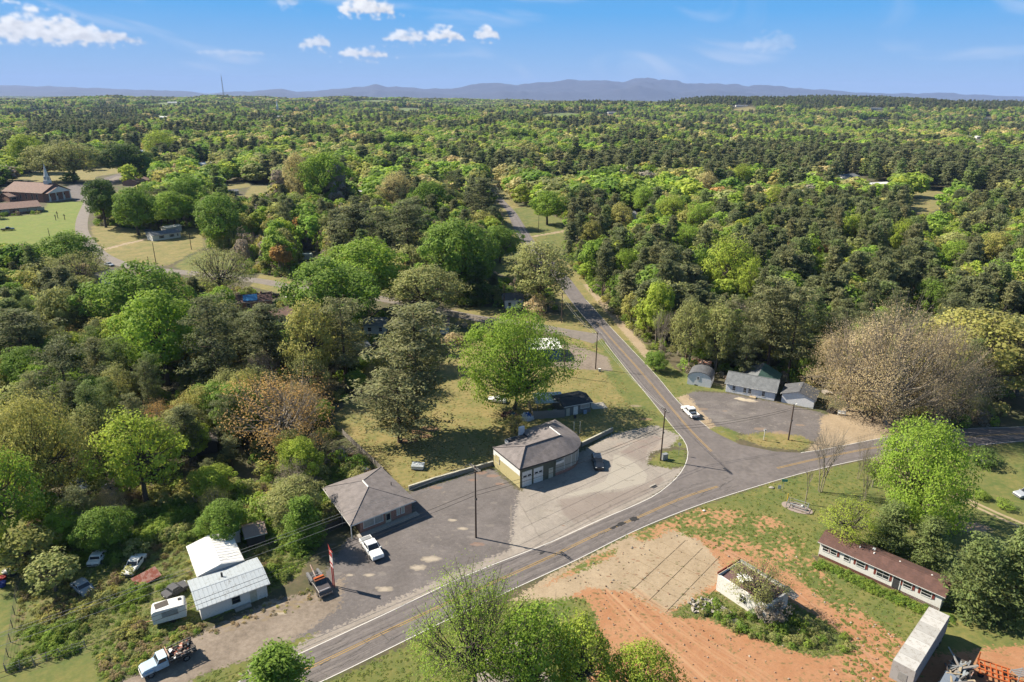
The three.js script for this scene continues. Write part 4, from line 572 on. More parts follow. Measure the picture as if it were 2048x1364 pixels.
// church and its halls
{
  const A = G(88, 405), B = G(142, 396.5), f = frameOf(A, B), n = V(Math.sin(f.turn), 0, Math.cos(f.turn));
  const o = gable('church', 'red brick church with a white columned portico and tall white steeple', A, B, 34, 6.2, 5.2, { wall: M.brick, roof: M.roofTan, cross: true, over: 0.5, category: 'church', side: [-12, -7, -2, 3, 8, 12].map((x) => [x, 3.4, 1.0, 3.4, { bars: 1 }]) });
  const w = f.len; part(o, 'portico_floor', box(w * 0.86, 0.5, 3.2), M.concrete, [0, 0.25, 18.6]); for (const k of [-0.38, -0.13, 0.13, 0.38]) { const c = part(o, 'column', cyl(0.34, 0.3, 5.4, 12), M.white, [k * w, 3.1, 19.8]); part(c, 'column_base', box(0.9, 0.3, 0.9), M.white, [0, -2.6, 0]); }
  part(o, 'pediment', faces([[V(-w * 0.44, 5.8, 20.2), V(w * 0.44, 5.8, 20.2), V(0, 9.6, 20.2)], [V(-w * 0.44, 5.8, 20.2), V(w * 0.44, 5.8, 20.2), V(w * 0.44, 5.8, 17), V(-w * 0.44, 5.8, 17)]]), M.wallBlue); part(o, 'portico_roof', faces([[V(-w * 0.46, 5.8, 20.5), V(0, 9.8, 20.5), V(0, 9.8, 16.5), V(-w * 0.46, 5.8, 16.5)], [V(w * 0.46, 5.8, 20.5), V(0, 9.8, 20.5), V(0, 9.8, 16.5), V(w * 0.46, 5.8, 16.5)]]), M.roofTan);
  for (const k of [-0.26, 0, 0.26]) { part(o, 'door', box(1.5, 2.6, 0.1), M.white, [k * w, 1.8, 17.1]); part(o, 'fan_light', box(1.5, 0.8, 0.1), M.glass, [k * w, 3.7, 17.1]); }
  const st = new THREE.Group(); st.name = 'steeple'; st.position.set(0, 9.2, 11.5); o.add(st); part(st, 'tower_base', box(3.4, 4.2, 3.4), M.white, [0, 2, 0]); part(st, 'belfry', box(2.6, 2.8, 2.6), M.white, [0, 5.4, 0]); for (const s of [-1, 1]) { part(st, 'louvre', box(1.2, 1.8, 0.06), M.galv, [0, 5.4, s * 1.32]); part(st, 'louvre', box(0.06, 1.8, 1.2), M.galv, [s * 1.32, 5.4, 0]); } part(st, 'cornice', box(3.7, 0.3, 3.7), M.white, [0, 4.1, 0]); part(st, 'spire', new THREE.ConeGeometry(1.35, 8.6, 8).toNonIndexed(), M.white, [0, 11.1, 0]); part(st, 'finial', cyl(0.06, 0.04, 1.4, 6), M.metal, [0, 15.9, 0]);
  gable('church_hall', 'long brick church hall with a tan hip roof joined to the church', G(20, 404), G(62, 399), 12, 3.4, 1.9, { wall: M.brick, roof: M.roofTan, category: 'hall', windows: [[-4, 2, 3, 1.3, { bars: 1 }], [1, 2, 3, 1.3, { bars: 1 }], [5, 2, 3, 1.3, { bars: 1 }]] });
  const h2 = gable('school_hall', 'low brick classroom wing with pale window strips below the church', G(-30, 434), G(84, 424), 18, 3.6, 2.6, { wall: M.brick, roof: M.roofTan, category: 'hall', windows: [-13, -8.5, -4, 5, 9.5, 14].map((x) => [x, 2.2, 3.8, 1.4, { pane: M.frosted, bars: 1 }]), door: [0.5, 2.2, 2.4, M.shutter] });
  keepOpen([-30, 385], [50, 358], [85, 322], [108, 320], [118, 358], [150, 375], [150, 410], [-30, 430]).most = 9999; keepOpen([150, 362], [200, 352], [250, 338], [245, 365], [180, 405]).most = 9999;
  for (const [i, u, v, h] of [[0, 112, 441, 3.4], [1, 116, 437, 4.2], [2, 130, 440, 3.4]]) { const p = G(u, v), c = thing('wooden_cross', ['short dark cross nearest the classroom wing', 'tallest of the three dark crosses on the church lawn', 'short dark cross nearest the church road'][i], 'cross', p, R(-25), 'crosses on the church lawn'); part(c, 'post', box(0.3, h, 0.25), M.woodDark, [0, h / 2, 0]); part(c, 'crossbar', box(2, 0.3, 0.22), M.woodDark, [0, h * 0.78, 0]); }
}
// white mobile home on the dry lawn, and houses among the trees
{
  const o = gable('white_bungalow', 'white bungalow with dark shutters on the yellow lawn by the church road', G(306, 482.5), G(362, 474.5), 6.5, 2.7, 1.4, { roof: M.roofSlate, windows: [[-2.5, 1.6, 1.4, 1.3, { shutters: M.charcoal, bars: 2 }], [2.6, 1.6, 1.4, 1.3, { shutters: M.charcoal, bars: 2 }], [5.6, 1.6, 0.6, 1.2, {}]], door: [-5.6, 1, 2.05, M.white] });
  gable('white_outbuilding', 'white metal outbuilding close behind the bungalow on the yellow lawn', G(334, 466), G(364, 461), 5, 2.6, 0.6, { roof: M.tinWhite, category: 'outbuilding' }); gable('porch_shed', 'small white shed at the left end of the bungalow', G(292, 472), G(305, 471), 3.5, 2.2, 0.8, { roof: M.roofCool, category: 'shed' });
  keepOpen([285, 452], [370, 448], [415, 480], [400, 500], [320, 535], [205, 515], [190, 470], [230, 455]);
  const hs = [
    ['tarp_roof_house', 'brick house with a blue tarp on its brown roof', [470, 622], [545, 615], 8, 2.8, 1.6, M.brick, M.roofBrown], ['brown_roof_house', 'pale house with a brown roof below the blue tarp house', [545, 655], [598, 640], 8, 2.7, 1.4, M.wallBlue, M.roofTan],
    ['hidden_house', 'white walled house with a dark roof at the bend of the street, left', [203, 573], [243, 562], 9, 2.8, 1.5, M.white, M.roofCool], ['maroon_roof_house', 'small house with a maroon roof behind the tall yard pines', [838, 668], [896, 668], 8, 2.6, 1.5, M.wallBlue, M.roofTan],
    ['pale_house', 'pale house showing between the yard trees below the street', [728, 668], [772, 668], 8, 2.7, 1.3, M.white, M.roofSlate], ['corner_house', 'small white house under the dark trees by the road bend', [1010, 617], [1046, 615], 6, 3, 1.6, M.wallBlue, M.roofCool],
    ['red_roof_hut', 'tiny hut with a faded red roof among the vines', [499, 506], [526, 503], 5, 2.6, 1.0, M.cream, mat(0.4, 0.12, 0.08, { tex: rustT, size: 5 })], ['brown_house', 'brown brick house beside the big dark oak past the church lot', [274, 372], [304, 366], 12, 3, 2.0, M.brick, M.roofTan],
    ['ranch_house', 'white roofed ranch house in the trees above the bungalow', [396, 337], [428, 332], 10, 3, 1.4, M.white, M.tinWhite], ['wood_shed', 'small pale shed on the yellow clearing above the vines', [455, 391], [478, 389], 6, 2.6, 1.0, M.cream, M.roofSlate],
    ['white_shed', 'white shed glimpsed in the middle of the woods', [712, 392], [730, 391], 6, 3, 1, M.white, M.tinWhite], ['glade_house', 'white house at the edge of the pines on the right', [1684, 362], [1718, 359], 12, 3.4, 1.8, M.white, M.roofSlate], ['glade_barn', 'long white roofed barn by the right hand glade', [1732, 377], [1780, 374], 8, 3, 1, M.white, M.tinWhite],
    ['long_white_shed', 'long white roof beyond the dark oak near the church', [268, 312], [300, 309], 10, 4, 1.4, M.white, M.tinWhite], ['wood_house', 'grey roofed house in the right hand wood', [1246, 440], [1272, 440], 9, 3, 1.6, M.wallBlue, M.roofSlate],
  ];
  for (const [nm, lb, a, b, dp, wh, rh, wl, rf] of hs) { const h = gable(nm, lb, G(...a), G(...b), dp, wh, rh, { wall: wl, roof: rf, windows: [[-1.6, 1.5, 1, 1.2, {}], [1.8, 1.5, 1, 1.2, {}]], category: /shed|hut|barn/.test(nm) ? 'shed' : 'house' }); keepOpen([a[0] - 3, a[1] - 16], [b[0] + 3, b[1] - 16], [b[0] + 3, b[1]], [a[0] - 3, a[1]]); if (nm === 'tarp_roof_house') { part(h, 'blue_tarp', box(4.6, 0.06, 3.6), M.blueTarp, [-0.8, 3.75, 2.15], [0.38, 0, 0]); part(h, 'chimney', box(0.7, 1.6, 0.7), M.brick, [3, 4.3, 0]); } }
  // farms and houses far off on the rolling land
  const far = [[322, 238, 44, 0.55, 'long pale roofed farmhouse on the far left meadow'], [345, 207, 60, 0.5, 'white farm roofs on the far left horizon'], [985, 222, 22, 0.5, 'small white house in front of the far dark pines'], [560, 236, 26, 0.5, 'white house below the far white steeple'], [1230, 228, 50, 0.6, 'shed beside the far pink clearing'], [1485, 214, 55, 0.6, 'grey house on the far hilltop lawn'], [1755, 220, 40, 0.6, 'low house above the far green field'], [1460, 282, 26, 0.6, 'white roof in the middle distance at right'], [1962, 278, 30, 0.7, 'pale roofed house nearest the right hand far field'], [1940, 270, 24, 0.6, 'white shed beside the right hand far field'], [1975, 240, 26, 0.6, 'small house on the far right meadow'], [1805, 206, 80, 0.5, 'white warehouse on the far right horizon'], [410, 245, 20, 0.5, 'tiny white roof in the far left woods']];
  for (const [u, v, wpx, a, lb] of far) { const p = GL(u, v), D = -p.z, w = Math.min(45, wpx / F * D * 0.55); const q = gable('farmhouse', lb, p.clone().add(V(-w / 2, 0, 0)), p.clone().add(V(w / 2, 0, -w * 0.2)), w * 0.5, 3.6, 2, { roof: /white|pale/.test(lb) ? M.tinWhite : M.roofSlate, windows: [[-w * 0.2, 1.8, 1.4, 1.4, {}], [w * 0.2, 1.8, 1.4, 1.4, {}]] }); q.position.y = land(q.position.x, -q.position.z); keepOpen([u - wpx * 0.4, v - 7], [u + wpx * 0.4, v - 7], [u + wpx * 0.4, v + 3], [u - wpx * 0.4, v + 3]); }
  // far white steeple
  { const p = GL(556, 228), y = land(p.x, -p.z), o2 = thing('far_chapel', 'far white chapel steeple above the woods', 'chapel', V(p.x, y, p.z)); part(o2, 'nave', box(16, 8, 26), M.white, [0, 4, -14]); part(o2, 'tower', box(6, 26, 6), M.white, [0, 13, 0]); part(o2, 'spire', new THREE.ConeGeometry(3.4, 22, 6).toNonIndexed(), M.white, [0, 37, 0]); }
  // radio mast
  { const D = 6200, x = D * Math.tan(R(-21.85)), y = land(x, D), h = 205, o2 = thing('radio_mast', 'tall slim radio mast standing on the left skyline', 'mast', V(x, y, -D)); const legs = []; for (let k = 0; k < 3; k++) { const t = k / 3 * 2 * PI; part(o2, 'leg', tube(V(Math.cos(t) * 7, 0, Math.sin(t) * 7), V(Math.cos(t) * 2.2, h, Math.sin(t) * 2.2), 1.3, 1.0, 5), M.galv); } for (let j = 0; j < 12; j++) { const r0 = lerp(7, 2.2, j / 12), yy = h * j / 12; for (let k = 0; k < 3; k++) { const t = k / 3 * 2 * PI, t2 = (k + 1) / 3 * 2 * PI; part(o2, 'brace', tube(V(Math.cos(t) * r0, yy, Math.sin(t) * r0), V(Math.cos(t2) * r0 * 0.95, yy + h / 12, Math.sin(t2) * r0 * 0.95), 0.45, 0.45, 4), M.galv); } } part(o2, 'antenna', box(6, 12, 6), M.galv, [0, h - 30, 0]); part(o2, 'top_antenna', cyl(1.2, 0.5, 26, 6), M.galv, [0, h + 13, 0]); }
}
// long mobile home, semi trailer, flatbed, machine
{
  const A = G(1636, 1112), B = G(1878, 1222), f = frameOf(A, B), o = gable('mobile_home', 'long white mobile home with a brown shingle roof and dark red shutters', A, B, 4.6, 2.75, 0.75, { roof: M.roofBrown, wall: M.whiteOld, over: 0.35, category: 'mobile home' }), w = f.len;
  for (const [s, ww, sh] of [[0.055, 0.9, 0], [0.125, 0.9, 1], [0.24, 0.8, 0], [0.36, 1.2, 1], [0.545, 1.7, 1], [0.74, 1.1, 1], [0.885, 1.3, 1]]) windowPart(o, (s - 0.5) * w, 1.95, 2.33, ww, ww > 1.5 ? 1.2 : 0.85, { shutters: sh ? M.shutter : undefined, bars: ww > 1.5 ? 2 : 1 });
  doorPart(o, (0.655 - 0.5) * w, 2.34, 0.95, 1.95, M.charcoal, { y: 0.55 }); part(o, 'skirting', box(w - 0.1, 0.5, 0.06), mat(0.28, 0.12, 0.09, { tex: weather, size: 3 }), [0, 0.26, 2.27]); for (const s of [0.3, 0.42, 0.62, 0.87]) part(o, 'roof_vent', cyl(0.12, 0.12, 0.4), M.white, [(s - 0.5) * w, 3.5, s < 0.5 ? 0.4 : -0.2]); part(o, 'roof_vent', box(0.4, 0.4, 0.4), M.white, [-0.1 * w, 3.55, -0.6]);
  const pp = thing('downspout', 'loose white pipe lying in front of the mobile home', 'pipe', G(1722, 1163), frameOf(G(1702, 1158), G(1740, 1176)).turn); part(pp, 'pipe', cyl(0.06, 0.06, 3.4, 8), M.white, [0, 0.08, 0], [0, 0, PI / 2]);
  // trailer: measured by its roof corners
  const hT = 3.95, a = G(1786, 1320, hT).setY(0), b = G(1858, 1213, hT).setY(0), c = G(1834, 1336, hT).setY(0), fr = frameOf(a, b), wd = 2.6, side = V(Math.sin(fr.turn), 0, Math.cos(fr.turn)), ctr = a.clone().lerp(b, 0.5).addScaledVector(side, wd / 2), t = thing('semi_trailer', 'long box semi trailer with a pale ribbed roof on red dirt', 'trailer', ctr, fr.turn), L = fr.len;
  part(t, 'box_body', box(L, 2.75, wd), mat(0.42, 0.40, 0.39, { tex: weather, size: 6 }), [0, 1.2 + 1.375, 0]); for (let i = 0; i < 7; i++) part(t, 'roof_panel', box(L / 7 - 0.06, 0.05, wd - 0.1), mat([0.52, 0.47, 0.54, 0.5, 0.45, 0.53, 0.51][i], [0.51, 0.46, 0.53, 0.49, 0.44, 0.52, 0.5][i], [0.49, 0.44, 0.51, 0.47, 0.42, 0.5, 0.48][i], { tex: weather, size: 7 }), [-L / 2 + (i + 0.5) * L / 7, 3.975, 0]);
  for (let i = 0; i < 15; i++) for (const s of [-1, 1]) part(t, 'side_rib', box(0.05, 2.6, 0.03), M.galv, [-L / 2 + (i + 0.5) * L / 15, 2.57, s * (wd / 2 + 0.015)]); part(t, 'front_panel', box(0.04, 1.1, 1.0), M.galv, [-L / 2 - 0.02, 2.3, 0.1]); part(t, 'chassis', box(L - 1, 0.25, 1.1), M.charcoal, [0, 1.07, 0]); for (const x of [L / 2 - 1.2, L / 2 - 2.5]) for (const s of [-1, 1]) { const wl = part(t, 'wheel', cyl(0.5, 0.5, 0.55, 16), M.tyre, [x, 0.5, s * 0.95], [PI / 2, 0, 0]); part(wl, 'rim', cyl(0.26, 0.26, 0.57, 10), M.galv); } for (const s of [-1, 1]) part(t, 'landing_leg', box(0.14, 1.1, 0.14), M.charcoal, [-L / 2 + 2.6, 0.55, s * 0.8]);
  const fb = thing('flatbed_trailer', 'flatbed trailer heaped with scrap lumber and metal beside the semi trailer', 'trailer', ctr.clone().addScaledVector(side, 4.6).add(V(Math.cos(fr.turn) * -1.2, 0, -Math.sin(fr.turn) * -1.2)), fr.turn); part(fb, 'deck', box(9, 0.18, 2.5), M.woodDark, [0, 1.05, 0]); part(fb, 'rail', box(9, 0.3, 0.08), M.rust, [0, 1.2, 1.27]); part(fb, 'rail', box(9, 0.3, 0.08), M.rust, [0, 1.2, -1.27]); for (const x of [2.2, 3.3]) for (const s of [-1, 1]) part(fb, 'wheel', cyl(0.45, 0.45, 0.3, 14), M.tyre, [x, 0.45, s * 1.1], [PI / 2, 0, 0]); part(fb, 'scrap_box', box(3.4, 0.7, 1.2), mat(0.2, 0.24, 0.3, { tex: weather, size: 2 }), [-1.8, 1.5, -0.5]);
  const q = rng(19), cut = [M.wood, M.galv, M.rawWood, M.woodDark, M.tin]; for (let i = 0; i < 46; i++) part(fb, 'scrap_board', box(0.8 + 2.6 * q(), 0.06 + 0.05 * q(), 0.12 + 0.2 * q()), cut[Math.floor(q() * 5)], [-3.6 + 7.4 * q(), 1.2 + 0.7 * q(), (q() - 0.5) * 2.1], [(q() - 0.5) * 0.3, (q() - 0.5) * 1.6, (q() - 0.5) * 0.35]);
  const mc = thing('harrow_frame', 'orange steel implement frame with small wheels by the flatbed', 'implement', G(1985, 1352), R(-30)); for (let i = 0; i < 6; i++) part(mc, 'cross_bar', box(0.12, 0.12, 2.6), M.orange, [-1.6 + i * 0.62, 0.9, 0]); for (const z of [-1.3, -0.4, 0.5, 1.3]) part(mc, 'long_bar', box(3.6, 0.14, 0.14), M.orange, [0, 0.88, z]); for (const x of [-1.4, 1.4]) for (const z of [-1, 1]) part(mc, 'wheel', cyl(0.36, 0.36, 0.22, 14), M.tyre, [x, 0.36, z], [PI / 2, 0, 0]); part(mc, 'upright', box(0.14, 1.5, 0.14), M.orange, [-1.7, 1.5, -1]); part(mc, 'draw_bar', box(1.8, 0.14, 0.14), M.orange, [2.5, 0.7, 0]);
  const m2 = thing('scrap_rack', 'grey metal rack at the lower right corner', 'rack', G(2036, 1362), R(10)); for (const x of [-0.8, 0.8]) for (const z of [-0.6, 0.6]) part(m2, 'leg', box(0.08, 1.5, 0.08), M.galv, [x, 0.75, z]); for (let i = 0; i < 5; i++) part(m2, 'slat', box(1.8, 0.05, 0.16), M.galv, [0, 1.4, -0.5 + i * 0.25]);
  keepOpen([1630, 1060], [1700, 1055], [1905, 1160], [1960, 1230], [2048, 1290], [2048, 1364], [1700, 1364], [1650, 1150]);
}
// ruined white building, rubble
{
  const A = G(1434, 1180), B = G(1500, 1224), f = frameOf(A, B), n = V(Math.sin(f.turn), 0, Math.cos(f.turn)), dp = 5.2, w = f.len + 2.4, base = A.clone().addScaledVector(B.clone().sub(A).normalize(), w / 2).addScaledVector(n, -dp / 2), o = thing('ruined_store', 'roofless white masonry ruin with peeling paint and vines', 'ruin', base, f.turn), H = 3.1;
  for (const [ww, x, z, ry] of [[w, 0, dp / 2, 0], [w, 0, -dp / 2, 0], [dp, -w / 2, 0, PI / 2], [dp, w / 2, 0, PI / 2]]) part(o, 'wall', box(ww + 0.25, H - (z < 0 ? 0 : 0.25), 0.25), M.whiteOld, [x, (H - (z < 0 ? 0 : 0.25)) / 2 - 0.03, z], [0, ry, 0]);
  part(o, 'sagging_roof', box(w - 0.4, 0.1, dp - 0.4), mat(0.16, 0.085, 0.085, { tex: weather, size: 3 }), [0, H - 0.5, 0], [0.06, 0, -0.03]); part(o, 'red_fascia', box(0.12, 0.3, dp + 0.4), M.shutter, [-w / 2 - 0.15, H, 0]); part(o, 'coping', box(w, 0.1, 0.3), M.galv, [0, H + 0.06, -dp / 2]); windowPart(o, 0.4, 1.4, dp / 2 + 0.14, 1.1, 1.2, { bars: 2, frame: M.white }); part(o, 'awning', box(2.0, 0.08, 1.4), M.wood, [w / 2 + 0.5, H - 0.2, -dp / 2 + 0.2], [0, 0, -0.3]);
  const q = rng(23); for (let i = 0; i < 9; i++) part(o, 'roof_sheet', box(0.5 + 1.1 * q(), 0.04, 0.4 + 0.3 * q()), M.tinWhite, [-w * 0.3 + 1.8 * q(), H - 0.36 + 0.15 * q(), -0.4 + 1.4 * q()], [0.3 * q(), q() * 3, 0.3 * (q() - 0.5)]);
  const p0 = G(1408, 1212), rb = thing('rubble_heap', 'heap of broken pale concrete chunks beside the white ruin', 'rubble', p0); const chunk = [0, 1, 2, 3].map((k) => { const g = new THREE.DodecahedronGeometry(1, 0), p = g.attributes.position; for (let i = 0; i < p.count; i++) { const h = 0.75 + 0.4 * Math.abs(Math.sin(k * 7 + p.getX(i) * 5.1 + p.getY(i) * 3.3 + p.getZ(i) * 7.7)); p.setXYZ(i, p.getX(i) * h, p.getY(i) * h, p.getZ(i) * h); } g.computeVertexNormals(); return metres(g); });
  for (let i = 0; i < 60; i++) { const r = Math.sqrt(q()) * 1.9, t = q() * 2 * PI, m = part(rb, 'chunk', chunk[i % 4], M.concrete, [Math.cos(t) * r * 1.2, 0.1 + 0.7 * (1 - r / 2) * q(), Math.sin(t) * r], [q() * 3, q() * 3, q() * 3]); m.scale.set(0.18 + 0.3 * q(), 0.08 + 0.1 * q(), 0.15 + 0.22 * q()); }
  for (const [u, v, lb] of [[1470, 1246, 'loose pale concrete slab lying nearest the ruin'], [1445, 1222, 'brown stained concrete slab between rubble and ruin']]) { const s = thing('loose_slab', lb, 'slab', G(u, v), f.turn); part(s, 'slab', box(2.2, 0.16, 1.6), M.concrete, [0, 0.06, 0]); }
  keepOpen([1390, 1100], [1480, 1100], [1570, 1165], [1560, 1240], [1400, 1240]);
}
// old shed roofs in the junkyard wood
{
  gable('open_shed', 'tumbledown open shed with a pale rusted roof in the left wood', G(386, 912), G(436, 904), 4.6, 2.6, 0.9, { wall: M.woodDark, roof: mat(0.50, 0.42, 0.38, { tex: weather, size: 2.5 }), cross: true, category: 'shed', over: 0.3 }); keepOpen([380, 868], [438, 868], [438, 912], [384, 912]).most = 120;
  gable('buried_shed', 'small brown roofed shed buried in brush beside the bright metal roof', G(496, 1096), G(532, 1086), 3.6, 2.1, 0.7, { wall: M.woodDark, roof: mat(0.34, 0.25, 0.21, { tex: weather, size: 2.5 }), category: 'shed' }); keepOpen([492, 1060], [535, 1060], [535, 1095], [495, 1098]);
  const A = G(268, 1172), B = G(300, 1160); const o = thing('rusty_sheet_roof', 'collapsed red rust metal roof lying in the weeds', 'collapsed roof', G(294, 1160), frameOf(G(268, 1168), G(305, 1150)).turn); part(o, 'roof_sheet', box(3.6, 0.08, 2.3), M.rustRed, [0, 0.55, 0], [0.22, 0, 0.05]); part(o, 'frame', box(3.4, 0.5, 0.1), M.woodDark, [0, 0.28, -0.95]); for (let i = 0; i < 6; i++) part(o, 'rib', box(0.05, 0.04, 2.3), M.rustRed, [-1.5 + i * 0.6, 0.61 + (i - 2.5) * 0.03, 0], [0.22, 0, 0.05]);
  gable('creek_hut', 'tiny grey hut among the trees near the left yard', G(716, 712), G(740, 706), 4, 2.4, 0.9, { wall: M.wood, roof: M.roofSlate, category: 'hut' }); keepOpen([712, 690], [742, 690], [742, 712], [716, 714]);
}
// ───────────────────────── vehicles ─────────────────────────
function sideShape(pts) { return new THREE.Shape(pts.map(([x, y]) => new THREE.Vector2(x, y))); }
function extr(pts, w, bev = 0.05) { const g = new THREE.ExtrudeGeometry(sideShape(pts), { depth: w - 2 * bev, bevelEnabled: true, bevelSize: bev, bevelThickness: bev, bevelSegments: 2 }); g.translate(0, 0, -(w - 2 * bev) / 2); return g; }
function pinch(g, y0, k) { const p = g.attributes.position; for (let i = 0; i < p.count; i++) if (p.getY(i) > y0) p.setZ(i, p.getZ(i) * k); g.computeVertexNormals(); return metres(g); }
const paintM = (r, g, b) => mat(r, g, b, { rough: 0.35, coat: 0.8, tex: null });
const chrome = mat(0.6, 0.6, 0.6, { rough: 0.2, metal: 0.9, tex: null }), lampW = mat(0.75, 0.75, 0.72, { rough: 0.1, tex: null }), lampR = mat(0.4, 0.02, 0.02, { rough: 0.2, tex: null });
function wheels(o, xs, tr, r = 0.36, w = 0.25) { for (const x of xs) for (const s of [-1, 1]) { const t = part(o, 'wheel', cyl(r, r, w, 18), M.tyre, [x, r, s * (tr - w / 2)], [PI / 2, 0, 0]); part(t, 'rim', cyl(r * 0.6, r * 0.6, w + 0.02, 12), chrome); } }
function lamps(o, L, y, W, h = 0.16) { for (const s of [-1, 1]) { part(o, 'headlight', box(0.08, h, 0.36), lampW, [L / 2 - 0.02, y, s * (W / 2 - 0.28)]); part(o, 'tail_light', box(0.08, h * 1.3, 0.22), lampR, [-L / 2 + 0.02, y + 0.05, s * (W / 2 - 0.2)]); } part(o, 'bumper', box(0.14, 0.18, W - 0.1), M.charcoal, [L / 2 + 0.02, 0.45, 0]); part(o, 'bumper', box(0.14, 0.18, W - 0.1), M.charcoal, [-L / 2 - 0.02, 0.48, 0]); part(o, 'licence_plate', box(0.03, 0.13, 0.3), M.white, [-L / 2 - 0.1, 0.55, 0]); }
// headings: +x is the front
function sedan(name, label, p, turn, m, { L = 4.7, W = 1.8, suv = false, group, category = 'car', flat = false } = {}) {
  const o = thing(name, label, category, p, turn, group), h = suv ? 0.98 : 0.82, top = suv ? 1.66 : 1.38, k = L / 2;
  part(o, 'body', pinch(extr([[-k, 0.34], [-k, h - 0.12], [-k + 0.12, h], [k * 0.4, h + 0.03], [k - 0.2, h - 0.13], [k, h - 0.3], [k, 0.34]], W, 0.07), 99, 1), m);
  const r0 = suv ? -k + 0.1 : -k + 0.75, r1 = k * 0.42, t0 = suv ? -k + 0.4 : -k * 0.45, t1 = k * 0.08;
  part(o, 'window_band', pinch(extr([[r0, h - 0.05], [t0, top - 0.06], [t1, top - 0.06], [r1, h - 0.05]], W - 0.1, 0.04), h + 0.1, 0.86), M.glass); const rf = part(o, 'roof', pinch(extr([[t0 - 0.05, top - 0.08], [t0 + 0.08, top], [t1 - 0.08, top], [t1 + 0.05, top - 0.08]], W - 0.24, 0.05), 99, 1), m);
  for (const s of [-1, 1]) { part(o, 'pillar', tube(V(r1, h - 0.05, s * (W / 2 - 0.07)), V(t1, top - 0.06, s * (W / 2 - 0.15)), 0.05, 0.05, 5), m); part(o, 'pillar', tube(V(r0, h - 0.05, s * (W / 2 - 0.07)), V(t0, top - 0.06, s * (W / 2 - 0.15)), 0.09, 0.07, 5), m); part(o, 'pillar', tube(V((r0 + r1) / 2, h - 0.05, s * (W / 2 - 0.05)), V((t0 + t1) / 2, top - 0.06, s * (W / 2 - 0.14)), 0.05, 0.05, 5), m); part(o, 'mirror', box(0.14, 0.12, 0.2), m, [r1 - 0.15, h + 0.08, s * (W / 2 + 0.06)]); if (suv) part(o, 'roof_rail', box(t1 - t0, 0.05, 0.05), chrome, [(t0 + t1) / 2, top + 0.04, s * (W / 2 - 0.22)]); }
  wheels(o, [-L * 0.3, L * 0.3], W / 2 + 0.02, suv ? 0.37 : 0.33); lamps(o, L, h - 0.22, W); return o;
}
function pickup(name, label, p, turn, m, { L = 5.9, W = 1.98, bed = M.charcoal, cover = null, category = 'pickup truck', cabL = 2.3 } = {}) {
  const o = thing(name, label, category, p, turn), k = L / 2, h = 1.12, top = 1.86, c1 = k - 1.55, c0 = c1 - cabL;
  part(o, 'body', pinch(extr([[c0, 0.5], [c0, h], [c1 + 0.1, h + 0.03], [k - 0.15, h - 0.1], [k, h - 0.25], [k, 0.5]], W, 0.07), 99, 1), m);
  part(o, 'bed_floor', box(c0 + k, 0.12, W - 0.2), bed, [(c0 - k) / 2, 0.72, 0]); for (const s of [-1, 1]) part(o, 'bed_side', box(c0 + k, 0.66, 0.12), m, [(c0 - k) / 2, 0.83, s * (W / 2 - 0.06)]); part(o, 'tailgate', box(0.1, 0.6, W - 0.26), m, [-k + 0.06, 0.86, 0]); if (cover) part(o, 'bed_cover', box(c0 + k - 0.12, 0.05, W - 0.26), cover, [(c0 - k) / 2, 1.13, 0]);
  part(o, 'window_band', pinch(extr([[c0 + 0.04, h - 0.05], [c0 + 0.16, top - 0.06], [c1 - 0.75, top - 0.06], [c1 + 0.02, h - 0.05]], W - 0.1, 0.04), h + 0.1, 0.88), M.glass); part(o, 'roof', pinch(extr([[c0 + 0.1, top - 0.1], [c0 + 0.2, top], [c1 - 0.85, top], [c1 - 0.7, top - 0.1]], W - 0.26, 0.05), 99, 1), m);
  for (const s of [-1, 1]) { part(o, 'pillar', tube(V(c1, h - 0.05, s * (W / 2 - 0.07)), V(c1 - 0.75, top - 0.06, s * (W / 2 - 0.16)), 0.05, 0.05, 5), m); part(o, 'pillar', tube(V(c0 + 0.1, h - 0.05, s * (W / 2 - 0.07)), V(c0 + 0.2, top - 0.06, s * (W / 2 - 0.16)), 0.1, 0.08, 5), m); part(o, 'pillar', tube(V((c0 + c1) / 2 - 0.1, h - 0.05, s * (W / 2 - 0.05)), V((c0 + c1) / 2 - 0.2, top - 0.06, s * (W / 2 - 0.15)), 0.05, 0.05, 5), m); part(o, 'mirror', box(0.16, 0.2, 0.26), m, [c1 - 0.15, h + 0.15, s * (W / 2 + 0.1)]); }
  part(o, 'grille', box(0.06, 0.3, 1.1), M.charcoal, [k + 0.02, 0.82, 0]); wheels(o, [-L * 0.3, L * 0.31], W / 2 + 0.02, 0.4, 0.28); lamps(o, L, 0.86, W, 0.2); return o;
}
const between = (a, b) => { const A = G(...a), B = G(...b); return { p: A.clone().lerp(B, 0.5), turn: Math.atan2(-(B.z - A.z), B.x - A.x) }; }; // rear to front
